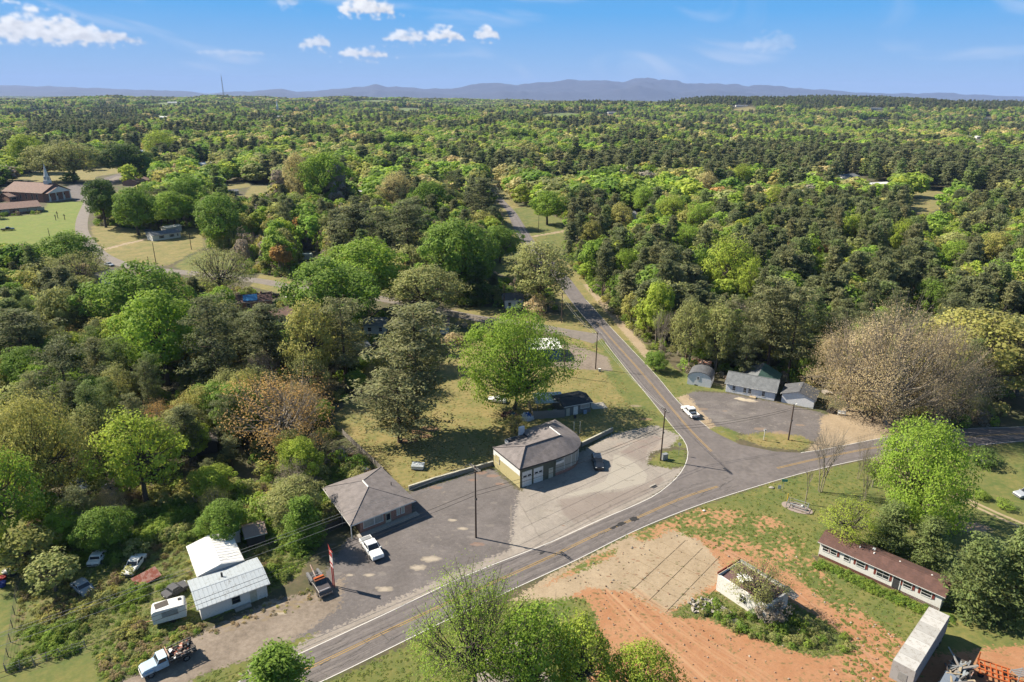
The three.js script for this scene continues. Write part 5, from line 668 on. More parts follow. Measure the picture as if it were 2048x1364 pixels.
{
  const white = paintM(0.78, 0.78, 0.77), black = paintM(0.012, 0.013, 0.016), silver = paintM(0.42, 0.45, 0.49);
  let q = between([731, 1086], [756, 1121]); pickup('white_pickup', 'white crew cab pickup with a grey bed cover parked by the brick shop', q.p, q.turn, white, { cover: M.galv });
  q = between([1392, 840], [1368, 818]); pickup('road_pickup', 'white pickup with an open dark bed driving away up the road', q.p, q.turn, white, { L: 5.6 });
  q = between([1191, 917], [1199, 943]); sedan('black_suv', 'black suv parked in the shade beside the rounded garage corner', q.p, q.turn, black, { suv: true, L: 4.9, W: 1.9 });
  q = between([738, 956], [712, 940]); sedan('silver_sedan', 'silver sedan tucked behind the brick shop roof', q.p, q.turn, silver); q = between([1012, 806], [976, 801]); sedan('white_sedan', 'white car half under the big bright oak in the yard', q.p, q.turn, white);
  q = between([282, 1118], [257, 1152]); sedan('derelict_white_car', 'old white sedan sunk in weeds above the rusty roof', q.p, q.turn, mat(0.68, 0.68, 0.66, { tex: weather, size: 3, rough: 0.6 })); q = between([157, 1172], [178, 1190]); sedan('grey_wreck', 'grey wrecked car with a bare windscreen in the green weeds', q.p, q.turn, mat(0.36, 0.38, 0.4, { tex: weather, size: 2 }), { L: 4.3 });
  q = between([190, 1130], [206, 1108]); sedan('white_wreck', 'white car shell overgrown by vines, uphill of the grey wreck', q.p, q.turn, mat(0.7, 0.7, 0.68, { tex: weather, size: 2 }), { L: 3.9 }); q = between([345, 1190], [362, 1180]); sedan('dark_wreck', 'dark wrecked car between the camper and the metal roof house', q.p, q.turn, mat(0.10, 0.10, 0.11, { tex: weather, size: 2 }), { L: 3.6 });
  q = between([2075, 990], [2032, 994]); sedan('lawn_car', 'silver car on the lawn at the right edge', q.p, q.turn, silver); q = between([1012, 836], [1034, 840]); pickup('junk_pickup', 'small faded red and white pickup in the shade by the plank fence', q.p, q.turn, mat(0.42, 0.32, 0.31, { tex: rustT, size: 3 }), { L: 4.6, W: 1.7, cabL: 1.6 });
  q = between([576, 602], [590, 598]); sedan('white_wagon', 'white wagon beside the blue tarp house', q.p, q.turn, white, { suv: true }); q = between([540, 594], [556, 592]); sedan('dark_car_street', 'dark car parked behind the blue tarp house', q.p, q.turn, black); q = between([636, 523], [652, 521]); sedan('white_van_car', 'white car beside the old green camper among the vines', q.p, q.turn, white); q = between([212, 530], [226, 533]); sedan('street_car', 'pale car parked at the bend of the side street', q.p, q.turn, silver);
  q = between([2, 462], [30, 460]); pickup('lawn_pickup', 'dark pickup at the left edge of the church lawn', q.p, q.turn, black, { cover: M.charcoal }); q = between([200, 975], [236, 1000]); sedan('wood_wreck', 'grey wreck in the dark wood above the junkyard', q.p, q.turn, mat(0.3, 0.32, 0.36, { tex: weather, size: 2 })); q = between([150, 965], [172, 985]); sedan('blue_wreck', 'faded blue wreck under bare branches in the junkyard wood', q.p, q.turn, mat(0.14, 0.19, 0.26, { tex: weather, size: 2 }));
  { const o = thing('green_camper', 'old pale camper beside a white car in the overgrown lot', 'camper', G(612, 520), 0.1); part(o, 'body', pinch(extr([[-3, 0.5], [-3, 2.5], [-2.6, 2.9], [2.6, 2.9], [3, 2.3], [3, 0.5]], 2.3, 0.1), 99, 1), mat(0.42, 0.5, 0.46)); windowPart(o, -0.8, 1.9, 1.16, 1.4, 0.7, {}); wheels(o, [-0.8, 0.3], 1.1, 0.35); keepOpen([596, 495], [656, 505], [656, 526], [596, 526]); }
  // tow truck
  { q = between([626, 1156], [652, 1194]); const o = thing('tow_truck', 'worn dark tow truck with an orange light bar facing the highway', 'tow truck', q.p, q.turn), m = mat(0.10, 0.085, 0.085, { rough: 0.4, coat: 0.5, tex: weather, size: 3 });
    part(o, 'body', pinch(extr([[-0.2, 0.55], [-0.2, 1.2], [1.2, 1.25], [2.5, 1.15], [2.65, 0.95], [2.65, 0.55]], 1.95, 0.07), 99, 1), m); part(o, 'hood_panel', box(1.1, 0.04, 1.5), paintM(0.34, 0.33, 0.36), [1.85, 1.24, 0], [0, 0, -0.05]); part(o, 'window_band', pinch(extr([[-0.15, 1.2], [0, 1.84], [0.7, 1.84], [1.25, 1.2]], 1.8, 0.04), 1.3, 0.88), M.glass); part(o, 'roof', box(0.85, 0.08, 1.6), mat(0.45, 0.2, 0.08, { tex: rustT, size: 3 }), [0.35, 1.9, 0]); part(o, 'light_bar', box(0.35, 0.16, 1.45), M.orange, [0.2, 2.03, 0]);
    part(o, 'deck', box(2.6, 0.2, 1.9), M.charcoal, [-1.5, 0.95, 0]); for (const s of [-1, 1]) part(o, 'tool_box', box(2.3, 0.5, 0.35), mat(0.2, 0.2, 0.21, { tex: weather, size: 2 }), [-1.5, 1.15, s * 0.8]); part(o, 'boom', tube(V(-0.9, 1.1, 0), V(-3.2, 2.1, 0), 0.14, 0.1), M.rust); part(o, 'winch', cyl(0.2, 0.2, 0.8, 10), M.charcoal, [-0.8, 1.3, 0], [PI / 2, 0, 0]); part(o, 'headache_rack', merged([boxAt(0.08, 1.1, 0.08, -0.35, 1.6, -0.8), boxAt(0.08, 1.1, 0.08, -0.35, 1.6, 0.8), boxAt(0.08, 0.08, 1.7, -0.35, 2.12, 0)]), M.galv); wheels(o, [-1.6, 1.75], 1.0, 0.42, 0.3); lamps(o, 5.2, 0.9, 1.9); part(o, 'front_bumper', box(0.2, 0.3, 2.0), chrome, [2.75, 0.6, 0]); }
  // old blue flatbed truck loaded with scrap
  { q = between([372, 1312], [292, 1350]); const o = thing('blue_flatbed', 'old pale blue truck with a stake bed full of rusty scrap', 'truck', q.p, q.turn), m = mat(0.40, 0.55, 0.68, { tex: weather, size: 4, rough: 0.5 });
    part(o, 'hood', pinch(extr([[1.2, 0.6], [1.2, 1.35], [2.6, 1.28], [2.85, 1.1], [2.85, 0.6]], 1.75, 0.08), 99, 1), m); part(o, 'fender', box(1.0, 0.3, 2.05), m, [2.15, 0.85, 0]); part(o, 'cab', pinch(extr([[-0.15, 0.6], [-0.15, 1.35], [1.3, 1.35], [1.3, 0.6]], 1.9, 0.07), 99, 1), m); part(o, 'window_band', pinch(extr([[-0.1, 1.32], [0, 1.95], [0.75, 1.95], [1.15, 1.32]], 1.75, 0.04), 1.45, 0.9), M.glass); part(o, 'roof', box(1.0, 0.1, 1.7), mat(0.5, 0.64, 0.74, { tex: weather, size: 3 }), [0.35, 2.0, 0]); for (const s of [-1, 1]) for (const [a, b] of [[1.2, 0.78], [-0.1, 0]]) part(o, 'pillar', tube(V(a, 1.3, s * 0.86), V(b, 1.97, s * 0.78), 0.06, 0.06, 5), m);
    part(o, 'deck', box(3.4, 0.16, 2.2), M.woodDark, [-1.95, 1.0, 0]); for (const s of [-1, 1]) { part(o, 'stake_side', box(3.3, 0.14, 0.06), M.wood, [-1.95, 1.35, s * 1.08]); part(o, 'stake_side', box(3.3, 0.14, 0.06), M.wood, [-1.95, 1.7, s * 1.08]); for (let i = 0; i < 5; i++) part(o, 'stake', box(0.08, 0.9, 0.06), M.woodDark, [-3.5 + i * 0.78, 1.45, s * 1.04]); } part(o, 'head_board', box(0.1, 1.1, 2.1), M.rust, [-0.35, 1.6, 0]);
    const r = rng(31); for (let i = 0; i < 34; i++) part(o, 'scrap_piece', box(0.25 + 0.8 * r(), 0.08 + 0.25 * r(), 0.15 + 0.4 * r()), [M.rust, M.woodDark, M.rustRed, M.charcoal, M.galv][Math.floor(r() * 5)], [-3.4 + 2.9 * r(), 1.15 + 0.55 * r(), (r() - 0.5) * 1.7], [r(), r() * 3, r() - 0.5]); wheels(o, [-2.3, 2.0], 1.02, 0.42, 0.32); part(o, 'front_bumper', box(0.15, 0.2, 1.9), M.white, [2.95, 0.6, 0]); part(o, 'grille', box(0.06, 0.4, 1.3), M.charcoal, [2.95, 0.95, 0]); for (const s of [-1, 1]) part(o, 'headlight', cyl(0.12, 0.12, 0.06, 10), lampW, [2.96, 0.98, s * 0.7], [0, 0, PI / 2]); }
  // tarp heap in the yard
  { const o = thing('tarp_heap', 'heap under a crumpled blue and white tarp by the plank fence', 'tarp heap', G(1053, 838)); const g = new THREE.SphereGeometry(1.5, 20, 12, 0, 2 * PI, 0, PI / 2), p = g.attributes.position; for (let i = 0; i < p.count; i++) { const n = 1 + 0.3 * noise(p.getX(i) * 1.3, p.getZ(i) * 1.3 + p.getY(i)); p.setXYZ(i, p.getX(i) * n, p.getY(i) * 0.95 * n - 0.02, p.getZ(i) * n * 0.9); } g.computeVertexNormals(); part(o, 'tarp', metres(g), mat(0.55, 0.56, 0.6)); const g2 = g.clone(); g2.scale(0.62, 1.05, 0.62); part(o, 'blue_sheet', metres(g2), mat(0.03, 0.12, 0.42), [0.3, 0.05, 0.15]); }
  // coloured scrap at the left edge
  { const r = rng(4); const cols = [[M.red, 'red plastic tub at the left edge of the weeds', 6, 1160], [mat(0.03, 0.06, 0.35), 'blue plastic tub at the left edge of the weeds', 5, 1172], [mat(0.75, 0.74, 0.72), 'white tub beside the red one at the left edge', 14, 1148], [mat(0.5, 0.4, 0.05), 'yellow tub at the left edge above the red one', 22, 1142], [M.charcoal, 'black tub at the left edge beside the yellow one', 26, 1150]]; cols.forEach(([m, lb, u, v]) => { const o = thing('yard_toy', lb, 'yard clutter', G(u, v), r() * 3); part(o, 'tub', cyl(0.45, 0.55, 0.6, 12), m, [0, 0.3, 0]); part(o, 'rim', new THREE.TorusGeometry(0.55, 0.06, 6, 14).toNonIndexed(), m, [0, 0.6, 0], [PI / 2, 0, 0]); }); }
}
// ───────────────────────── poles and wires ─────────────────────────
const tops = {};
function pole(key, label, u, v, ut, vt, arms, { lamp = false, box: can = false, turn = R(38) } = {}) {
  const b = G(u, v), h = tall(b, ut, vt), o = thing('utility_pole', label, 'utility pole', b, turn);
  part(o, 'pole', metres(cyl(0.17, 0.11, h, 10)), M.pole, [0, h / 2, 0]); tops[key] = { b, h, turn };
  for (let a = 0; a < arms; a++) for (const dz of arms > 1 ? [-0.16, 0.16] : [0.14]) { const c = part(o, 'crossarm', box(0.1, 0.12, 2.6), M.wood, [dz, h - 0.35 - a * 0.0, 0]); for (const z of [-1.2, -0.5, 0.5, 1.2]) part(c, 'insulator', cyl(0.06, 0.05, 0.22, 8), M.ceramic, [0, 0.17, z]); }
  if (can) { const t = part(o, 'transformer', cyl(0.28, 0.28, 0.9, 12), M.galv, [0.4, h - 2.2, 0]); part(t, 'bushing', cyl(0.05, 0.05, 0.3, 6), M.ceramic, [0, 0.55, 0]); } if (lamp) { part(o, 'lamp_arm', tube(V(0, h - 0.6, 0), V(0.9, h - 0.3, 0), 0.03, 0.03), M.galv); part(o, 'lamp_head', box(0.5, 0.14, 0.24), M.white, [1.0, h - 0.3, 0]); }
  part(o, 'cable_clamp', box(0.3, 0.3, 0.3), M.charcoal, [0, h * 0.55, 0.1]); return o;
}
pole('p1', 'tall dark utility pole standing in the asphalt lot before the garage', 952, 1075, 948, 932, 2); pole('p2', 'utility pole on the grass island at the road junction', 1321, 921, 1326, 817, 2, { can: true, turn: R(20) });
pole('p3', 'utility pole with crossarm beside the side street corner', 1191, 738, 1190, 665, 1, { can: true, turn: R(80) }); pole('p4', 'armless utility pole on the lawn behind the cottage', 1128, 753, 1128, 681, 0); pole('p5', 'utility pole under the trees where the wires turn', 1123, 645, 1125, 585, 1, { can: true, turn: R(80) });
pole('p6', 'leaning utility pole on the island in front of the white garage', 1576.6, 880, 1592, 808, 0, { lamp: true }); pole('p7', 'utility pole on the bank below the big budding tree', 1744, 844, 1753, 785, 0); pole('p8', 'utility pole on the dry lawn nearest the bungalow', 312, 527, 304, 485, 0); pole('p9', 'utility pole at the far end of the bungalow lawn', 383, 499, 376, 466, 0); pole('p10', 'short pole beside the side street bend', 299, 536, 297, 513, 0); pole('p11', 'pole on the church lawn edge', 99, 472, 96, 456, 0); pole('p12', 'thin pole on the green lawn right of the far road', 1077, 464, 1077, 431, 0); pole('p13', 'pole with transformer beside the small white house', 1008, 626, 1006, 570, 0, { can: true }); pole('p14', 'utility pole beside the far stretch of the country road', 1046, 505, 1046, 462, 1, { turn: R(80) }); pole('p15', 'distant utility pole at the top of the country road', 981, 372, 981, 345, 1, { turn: R(80) });
function wire(label, a, b, sag, m = M.wire, r = 0.024, group) { const n = 14, pts = []; for (let i = 0; i <= n; i++) { const t = i / n, p = a.clone().lerp(b, t); p.y -= sag * 4 * t * (1 - t); pts.push(p); } single('power_line', new THREE.TubeGeometry(new THREE.CatmullRomCurve3(pts), 28, r, 4, false), m, label, 'power line', group); }
const hang = (k, f, z = 0) => { const { b, h, turn } = tops[k]; return V(b.x + z * Math.sin(turn), h * f + (f > 0.97 ? -0.1 : 0), b.z + z * Math.cos(turn)); };
{
  const p1 = tops.p1.b, dir = G(1100, 1085).sub(G(618, 1299)).normalize(), off = p1.clone().addScaledVector(dir, -88); tops.p0 = { b: off, h: 13, turn: R(38) };
  const o = thing('utility_pole', 'utility pole off the left edge carrying the lot wires', 'utility pole', off, R(38)); part(o, 'pole', metres(cyl(0.17, 0.11, 13, 10)), M.pole, [0, 6.5, 0]); part(o, 'crossarm', box(0.1, 0.12, 2.6), M.wood, [0.14, 12.6, 0]);
  const runs = [['p0', 'p1', 'wires running left over the gravel drive from the lot pole'], ['p1', 'p2', 'wires from the lot pole over the garage to the junction pole'], ['p2', 'p3', 'wires along the road from the junction pole to the corner pole'], ['p3', 'p5', 'wires from the corner pole to the pole under the trees'], ['p5', 'p14', 'wires following the country road past the trees'], ['p14', 'p15', 'wires along the far straight of the country road']];
  for (const [a, b, lb] of runs) { for (const z of a === 'p1' ? [] : [-1.2, -0.5, 1.2]) wire(lb, hang(a, 1, z), hang(b, 1, z), 1.1, M.wire, 0.024, 'wires ' + a + b); }
  const low = [['p0', 'p1', 'dark cable running left from the lot pole'], ['p1', 'p2', 'dark cable from the lot pole past the garage front'], ['p2', 'p6', 'dark cable crossing the junction to the leaning pole'], ['p6', 'p7', 'cable from the leaning pole to the bank pole'], ['p4', 'p3', 'service wire from the lawn pole to the corner pole'], ['p13', 'p5', 'service wire from the small white house to the tree pole']];
  for (const [a, b, lb] of low) for (const [f, dz] of [[0.60, 0], [0.66, 0.1]]) wire(lb, hang(a, f + (/p[467]|p13/.test(a) ? 0.25 : 0), dz), hang(b, f + (/p[67]/.test(b) ? 0.25 : 0), dz), 0.9, M.cable, 0.035, 'cables ' + a + b);
  const e = G(2200, 815, 0); for (const f of [0.98, 0.86, 0.72]) wire('pale wires running right from the bank pole along the highway', hang('p7', f), V(e.x, 8.5 * f, e.z), 0.7, M.wire, 0.026, 'wires p7 east');
}
// ───────────────────────── signs and small street things ─────────────────────────
{
  const sg = thing('pole_sign', 'tall narrow red and white sign on a red post beside the tow truck', 'sign', G(668, 1173), R(38)); const hS = tall(G(668, 1173), 660, 1100); for (const z of [-0.28, 0.28]) part(sg, 'post', box(0.12, hS, 0.12), M.red, [0, hS / 2, z]); const bd = part(sg, 'sign_panel', box(0.1, hS * 0.42, 1.05), M.white, [0, hS * 0.76, 0]); for (const s of [-1, 1]) { part(bd, 'red_band', box(0.02, hS * 0.12, 1.0), M.red, [s * 0.06, hS * 0.13, 0]); part(bd, 'red_band', box(0.02, hS * 0.05, 1.0), M.red, [s * 0.06, -hS * 0.12, 0]); } part(sg, 'sign_frame', merged([boxAt(0.14, 0.08, 1.12, 0, hS * 0.985, 0), boxAt(0.14, 0.08, 1.12, 0, hS * 0.54, 0)]), M.red); part(sg, 'arrow_tip', faces([[V(0, hS * 1.0, -0.7), V(0, hS * 1.1, -0.9), V(0, hS, 0.1)]]), M.red);
  const st = thing('stop_sign', 'octagonal stop sign seen from behind on the island', 'stop sign', G(1357, 911), R(-40)); part(st, 'post', box(0.06, 2.9, 0.06), M.galv, [0, 1.45, 0]); const pl = part(st, 'plate', new THREE.CylinderGeometry(0.42, 0.42, 0.02, 8).toNonIndexed(), M.galv, [0, 2.6, -0.05], [PI / 2, PI / 8, 0]);
  const ss = thing('street_sign', 'green street name sign on the lawn south of the highway', 'street sign', G(1565, 983), R(-20)); part(ss, 'post', cyl(0.04, 0.04, 2.6, 8), M.galv, [0, 1.3, 0]); part(ss, 'green_plate', box(1.05, 0.55, 0.03), mat(0.12, 0.48, 0.36), [0.1, 2.4, 0], [0, 0.2, 0]);
  const wy = thing('yard_sign', 'small white yard sign beside the green street sign', 'yard sign', G(1558, 981), R(-15)); part(wy, 'panel', box(0.6, 0.8, 0.03), M.white, [0, 0.75, 0]); for (const x of [-0.2, 0.2]) part(wy, 'stake', box(0.03, 0.5, 0.03), M.galv, [x, 0.2, 0]);
  const rk = thing('white_stone', 'pale flat stone in the grass beside the yard sign', 'stone', G(1543, 976)); const rg = new THREE.IcosahedronGeometry(0.5, 2); rg.scale(1.1, 0.35, 0.7); part(rk, 'stone', metres(rg), M.concrete, [0, 0.1, 0]);
  const tb = thing('telecom_cabinet', 'grey utility cabinet at the foot of the island pole', 'cabinet', G(1329, 919), R(25)); part(tb, 'cabinet', box(1.1, 1.25, 0.7), mat(0.30, 0.33, 0.36, { rough: 0.5 }), [0, 0.65, 0]); part(tb, 'lid', box(1.2, 0.08, 0.8), M.galv, [0, 1.3, 0]); part(tb, 'door', box(0.9, 1.0, 0.03), M.galv, [0, 0.65, 0.37]);
  const mb = thing('marker_post', 'white lamp like marker post on the island before the dark lot', 'marker post', G(1527, 881), 0); part(mb, 'post', cyl(0.07, 0.07, 2.4, 8), M.white, [0, 1.2, 0]); part(mb, 'head', box(0.35, 0.3, 0.35), M.white, [0, 2.5, 0]); part(mb, 'cap', box(0.5, 0.05, 0.5), M.galv, [0, 2.68, 0]);
  const pb = thing('pedestal_box', 'small pale pedestal box at the foot of the corner pole', 'pedestal', G(1199, 743), 0); part(pb, 'cabinet', box(0.6, 0.8, 0.5), M.galv, [0, 0.4, 0]); part(pb, 'lid', box(0.66, 0.06, 0.56), M.white, [0, 0.83, 0]);
  // gas regulator set on a gravel pad
  const gs = thing('gas_regulator', 'fenced gas regulator pipes on an oval gravel pad with a yellow marker', 'gas regulator', G(1594, 1016), R(-35)); const pad = new THREE.CylinderGeometry(1, 1, 0.1, 24); pad.scale(2.7, 1, 1.6); part(gs, 'gravel_pad', metres(pad), mat(0.36, 0.29, 0.26, { tex: weather, size: 1 }), [0, 0.02, 0]); for (const z of [-1, 1]) for (const y of [0.55, 1.05]) part(gs, 'rail', cyl(0.045, 0.045, 3.4, 8), M.galv, [0, y, z], [0, 0, PI / 2]); for (const x of [-1.7, 1.7]) { for (const z of [-1, 1]) part(gs, 'post', cyl(0.05, 0.05, 1.2, 8), M.galv, [x, 0.6, z]); for (const y of [0.55, 1.05]) part(gs, 'rail', cyl(0.045, 0.045, 2, 8), M.galv, [x, y, 0], [PI / 2, 0, 0]); } part(gs, 'pipe', cyl(0.12, 0.12, 2.6, 10), M.galv, [0, 0.55, 0.1], [0, 0, PI / 2]); part(gs, 'regulator', new THREE.SphereGeometry(0.32, 14, 10).toNonIndexed(), M.galv, [0.9, 0.75, 0.1]); part(gs, 'pipe', cyl(0.1, 0.1, 0.7, 10), M.galv, [-0.8, 0.4, 0.1]); part(gs, 'yellow_marker', cyl(0.09, 0.09, 1.9, 8), M.yellow, [-1.95, 0.95, -0.7]);
  const sw = thing('garden_swing', 'small metal garden seat beside the clipped bush', 'garden seat', G(1962, 931), R(-25)); part(sw, 'seat', box(1.8, 0.06, 0.6), M.galv, [0, 0.5, 0]); part(sw, 'backrest', box(1.8, 0.6, 0.05), M.galv, [0, 0.85, -0.3], [-0.15, 0, 0]); for (const x of [-0.9, 0.9]) part(sw, 'leg', box(0.06, 0.95, 0.65), M.galv, [x, 0.47, 0]);
  const lt = thing('litter_bag', 'scrap of white litter on the grass below the highway', 'litter', G(1408, 1022)); const lg = new THREE.IcosahedronGeometry(0.28, 1); lg.scale(1, 0.5, 0.8); part(lt, 'bag', metres(lg), M.white, [0, 0.1, 0]);
  // boundary hedge fence at far left of junkyard
  const fa = [[12, 1345], [30, 1230], [52, 1065]]; for (let i = 0; i < 2; i++) { const A = G(...fa[i]), B = G(...fa[i + 1]), f = frameOf(A, B), o = thing('wire_fence', i ? 'upper run of dark overgrown wire fence at the left edge' : 'lower run of dark overgrown wire fence at the left edge', 'fence', A, f.turn), n = Math.max(3, Math.floor(f.len / 2.6)); for (let k = 0; k <= n; k++) part(o, 'post', cyl(0.05, 0.05, 1.5, 6), M.woodDark, [k * f.len / n, 0.75, 0]); for (const y of [0.3, 0.75, 1.2, 1.45]) part(o, 'strand', cyl(0.015, 0.015, f.len, 4), M.charcoal, [f.len / 2, y, 0], [0, 0, PI / 2]); }
  { const A = G(14, 1346), B = G(172, 1297), f = frameOf(A, B), o = thing('wire_fence', 'leaning wire fence between the weeds and the bottom left lawn', 'fence', A, f.turn), n = 6; for (let k = 0; k <= n; k++) part(o, 'post', cyl(0.05, 0.05, 1.4, 6), M.wood, [k * f.len / n, 0.7, 0], [0.1 * Math.sin(k * 5), 0, 0.1 * Math.cos(k * 3)]); for (const y of [0.3, 0.8, 1.25]) part(o, 'strand', cyl(0.015, 0.015, f.len, 4), M.galv, [f.len / 2, y, 0], [0, 0, PI / 2]); }
}
// ───────────────────────── trees ─────────────────────────
class Leaves { // many small leaf faces
  constructor() { this.p = []; this.c = []; }
  add(x, y, z, nx, ny, nz, s, tone, r, long = 0.62) {
    let l = Math.hypot(nx, ny, nz) || 1; nx /= l; ny /= l; nz /= l;
    let tx = r() - 0.5, ty = r() - 0.5, tz = r() - 0.5, k = tx * nx + ty * ny + tz * nz; tx -= k * nx; ty -= k * ny; tz -= k * nz; l = Math.hypot(tx, ty, tz) || 1; tx *= s / l; ty *= s / l; tz *= s / l;
    const bx = (ny * tz - nz * ty) * long, by = (nz * tx - nx * tz) * long, bz = (nx * ty - ny * tx) * long;
    this.p.push(x + tx, y + ty, z + tz, x + bx, y + by, z + bz, x - tx, y - ty, z - tz, x + tx, y + ty, z + tz, x - tx, y - ty, z - tz, x - bx, y - by, z - bz);
    const a = tone * (0.93 + 0.14 * r()), b = tone, c = tone * (0.85 + 0.3 * r()); for (let i = 0; i < 6; i++) this.c.push(a, b, c);
  }
  geo() { const g = new THREE.BufferGeometry(); g.setAttribute('position', new THREE.BufferAttribute(new Float32Array(this.p), 3)); g.setAttribute('color', new THREE.BufferAttribute(new Float32Array(this.c), 3)); return g; }
}
class Wood {
  constructor() { this.p = []; this.n = []; this.uv = []; }
  limb(a, b, r0, r1, n = 4) {
    const d = b.clone().sub(a).normalize(), u = Math.abs(d.y) > 0.9 ? V(1, 0, 0) : V(0, 1, 0), e = u.cross(d).normalize(), f = d.clone().cross(e), P = (k, end) => { const t = k / n * 2 * PI, c = Math.cos(t), s = Math.sin(t), o = end ? b : a, r = end ? r1 : r0; return [[o.x + (e.x * c + f.x * s) * r, o.y + (e.y * c + f.y * s) * r, o.z + (e.z * c + f.z * s) * r], [e.x * c + f.x * s, e.y * c + f.y * s, e.z * c + f.z * s], [k / n * 0.6, end]]; };
    for (let k = 0; k < n; k++) for (const q of [P(k, 0), P(k + 1, 0), P(k + 1, 1), P(k, 0), P(k + 1, 1), P(k, 1)]) { this.p.push(...q[0]); this.n.push(...q[1]); this.uv.push(...q[2]); }
  }
  geo() { const g = new THREE.BufferGeometry(); g.setAttribute('position', new THREE.BufferAttribute(new Float32Array(this.p), 3)); g.setAttribute('normal', new THREE.BufferAttribute(new Float32Array(this.n), 3)); g.setAttribute('uv', new THREE.BufferAttribute(new Float32Array(this.uv), 2)); return g; }
}
// broadleaf: h tall, w wide; lobes of leaves round limbs
function broad(seed, { h = 15, w = 12, lobes = 30, per = 150, leaf = 0.42, start = 0.22, open = 0, wood = true, airy = 0.0, up = 1, fat = 1 } = {}) {
  const r = rng(seed), L = new Leaves(), Wd = new Wood(), cy = h * (start + 1) / 2, ry = h * (1 - start) / 2, sq = 0.85 + 0.3 * r(), lean = V((r() - 0.5) * h * 0.06, h * start * 1.15, (r() - 0.5) * h * 0.06), tr = h * 0.022 + 0.05;
  if (wood) { Wd.limb(V(0, -0.2, 0), lean.clone().multiplyScalar(0.5), tr * 1.25, tr, 7); Wd.limb(lean.clone().multiplyScalar(0.5), lean, tr, tr * 0.85, 7); Wd.limb(lean, V(lean.x * 1.6, cy * 1.1, lean.z * 1.5), tr * 0.8, tr * 0.35, 6); }
  const bite = r() * 6.28;
  for (let i = 0; i < lobes; i++) {
    const t = (i + 0.5) / lobes, ph = i * 2.39996 + r() * 0.7, yy = 1 - 1.82 * t, rad = Math.sqrt(Math.max(0.04, 1 - yy * yy)), out = (0.60 + 0.36 * r()) * (1 + 0.16 * Math.sin(ph * 2 + bite) + 0.13 * Math.sin(ph * 3 - bite * 2 + yy * 4)), core = r() < 0.14 ? 0.35 : 1;
    const c = V(Math.cos(ph) * rad * out * w / 2 * core * sq, cy + yy * ry * (0.66 + 0.30 * r()) * up, Math.sin(ph) * rad * out * w / 2 * core / sq), lr = w * (0.078 + 0.080 * r()) * (1 + 0.3 * (1 - rad)) * fat, tone = 0.80 + 0.4 * r();
    if (wood) { const s = lean.clone().lerp(V(lean.x * 1.5, cy, lean.z * 1.5), 0.15 + 0.7 * r()), m = s.clone().lerp(c, 0.5).add(V(0, -0.04 * h, 0)); Wd.limb(s, m, tr * 0.42, tr * 0.25, 4); Wd.limb(m, c, tr * 0.25, tr * 0.08, 3); if (open) for (let k = 0; k < open; k++) Wd.limb(m.clone().lerp(c, 0.3 + 0.6 * r()), c.clone().add(V(r() - 0.5, r() - 0.3, r() - 0.5).multiplyScalar(lr * 1.9)), tr * 0.1, 0.02, 3); }
    const cd = c.clone().sub(V(0, cy - ry * 0.3, 0)).normalize();
    for (let k = 0; k < per; k++) {
      let x = r() * 2 - 1, y = r() * 2 - 1, z = r() * 2 - 1, l = Math.hypot(x, y, z); if (l > 1 || l < 0.05) { k--; continue; } x /= l; y /= l; z /= l;
      if (x * cd.x + y * cd.y + z * cd.z < -0.35 && r() < 0.75) { x = -x; y = -y; z = -z; }
      const q = lr * (0.72 + 0.42 * Math.pow(r(), 0.6) + (r() < 0.1 ? 0.3 : 0)) * (1 - airy + 2 * airy * r());
      L.add(c.x + x * q, c.y + y * q * 0.78, c.z + z * q, x * 0.8 + cd.x * 0.35 + (r() - 0.5) * 1.3, y * 0.8 + 0.35 + (r() - 0.5) * 1.3, z * 0.8 + cd.z * 0.35 + (r() - 0.5) * 1.3, leaf * (0.6 + 0.8 * r()), tone, r);
    }
  }
  return { h: h * 1.0, w, trunk: wood ? Wd.geo() : null, crown: L.geo() };
}
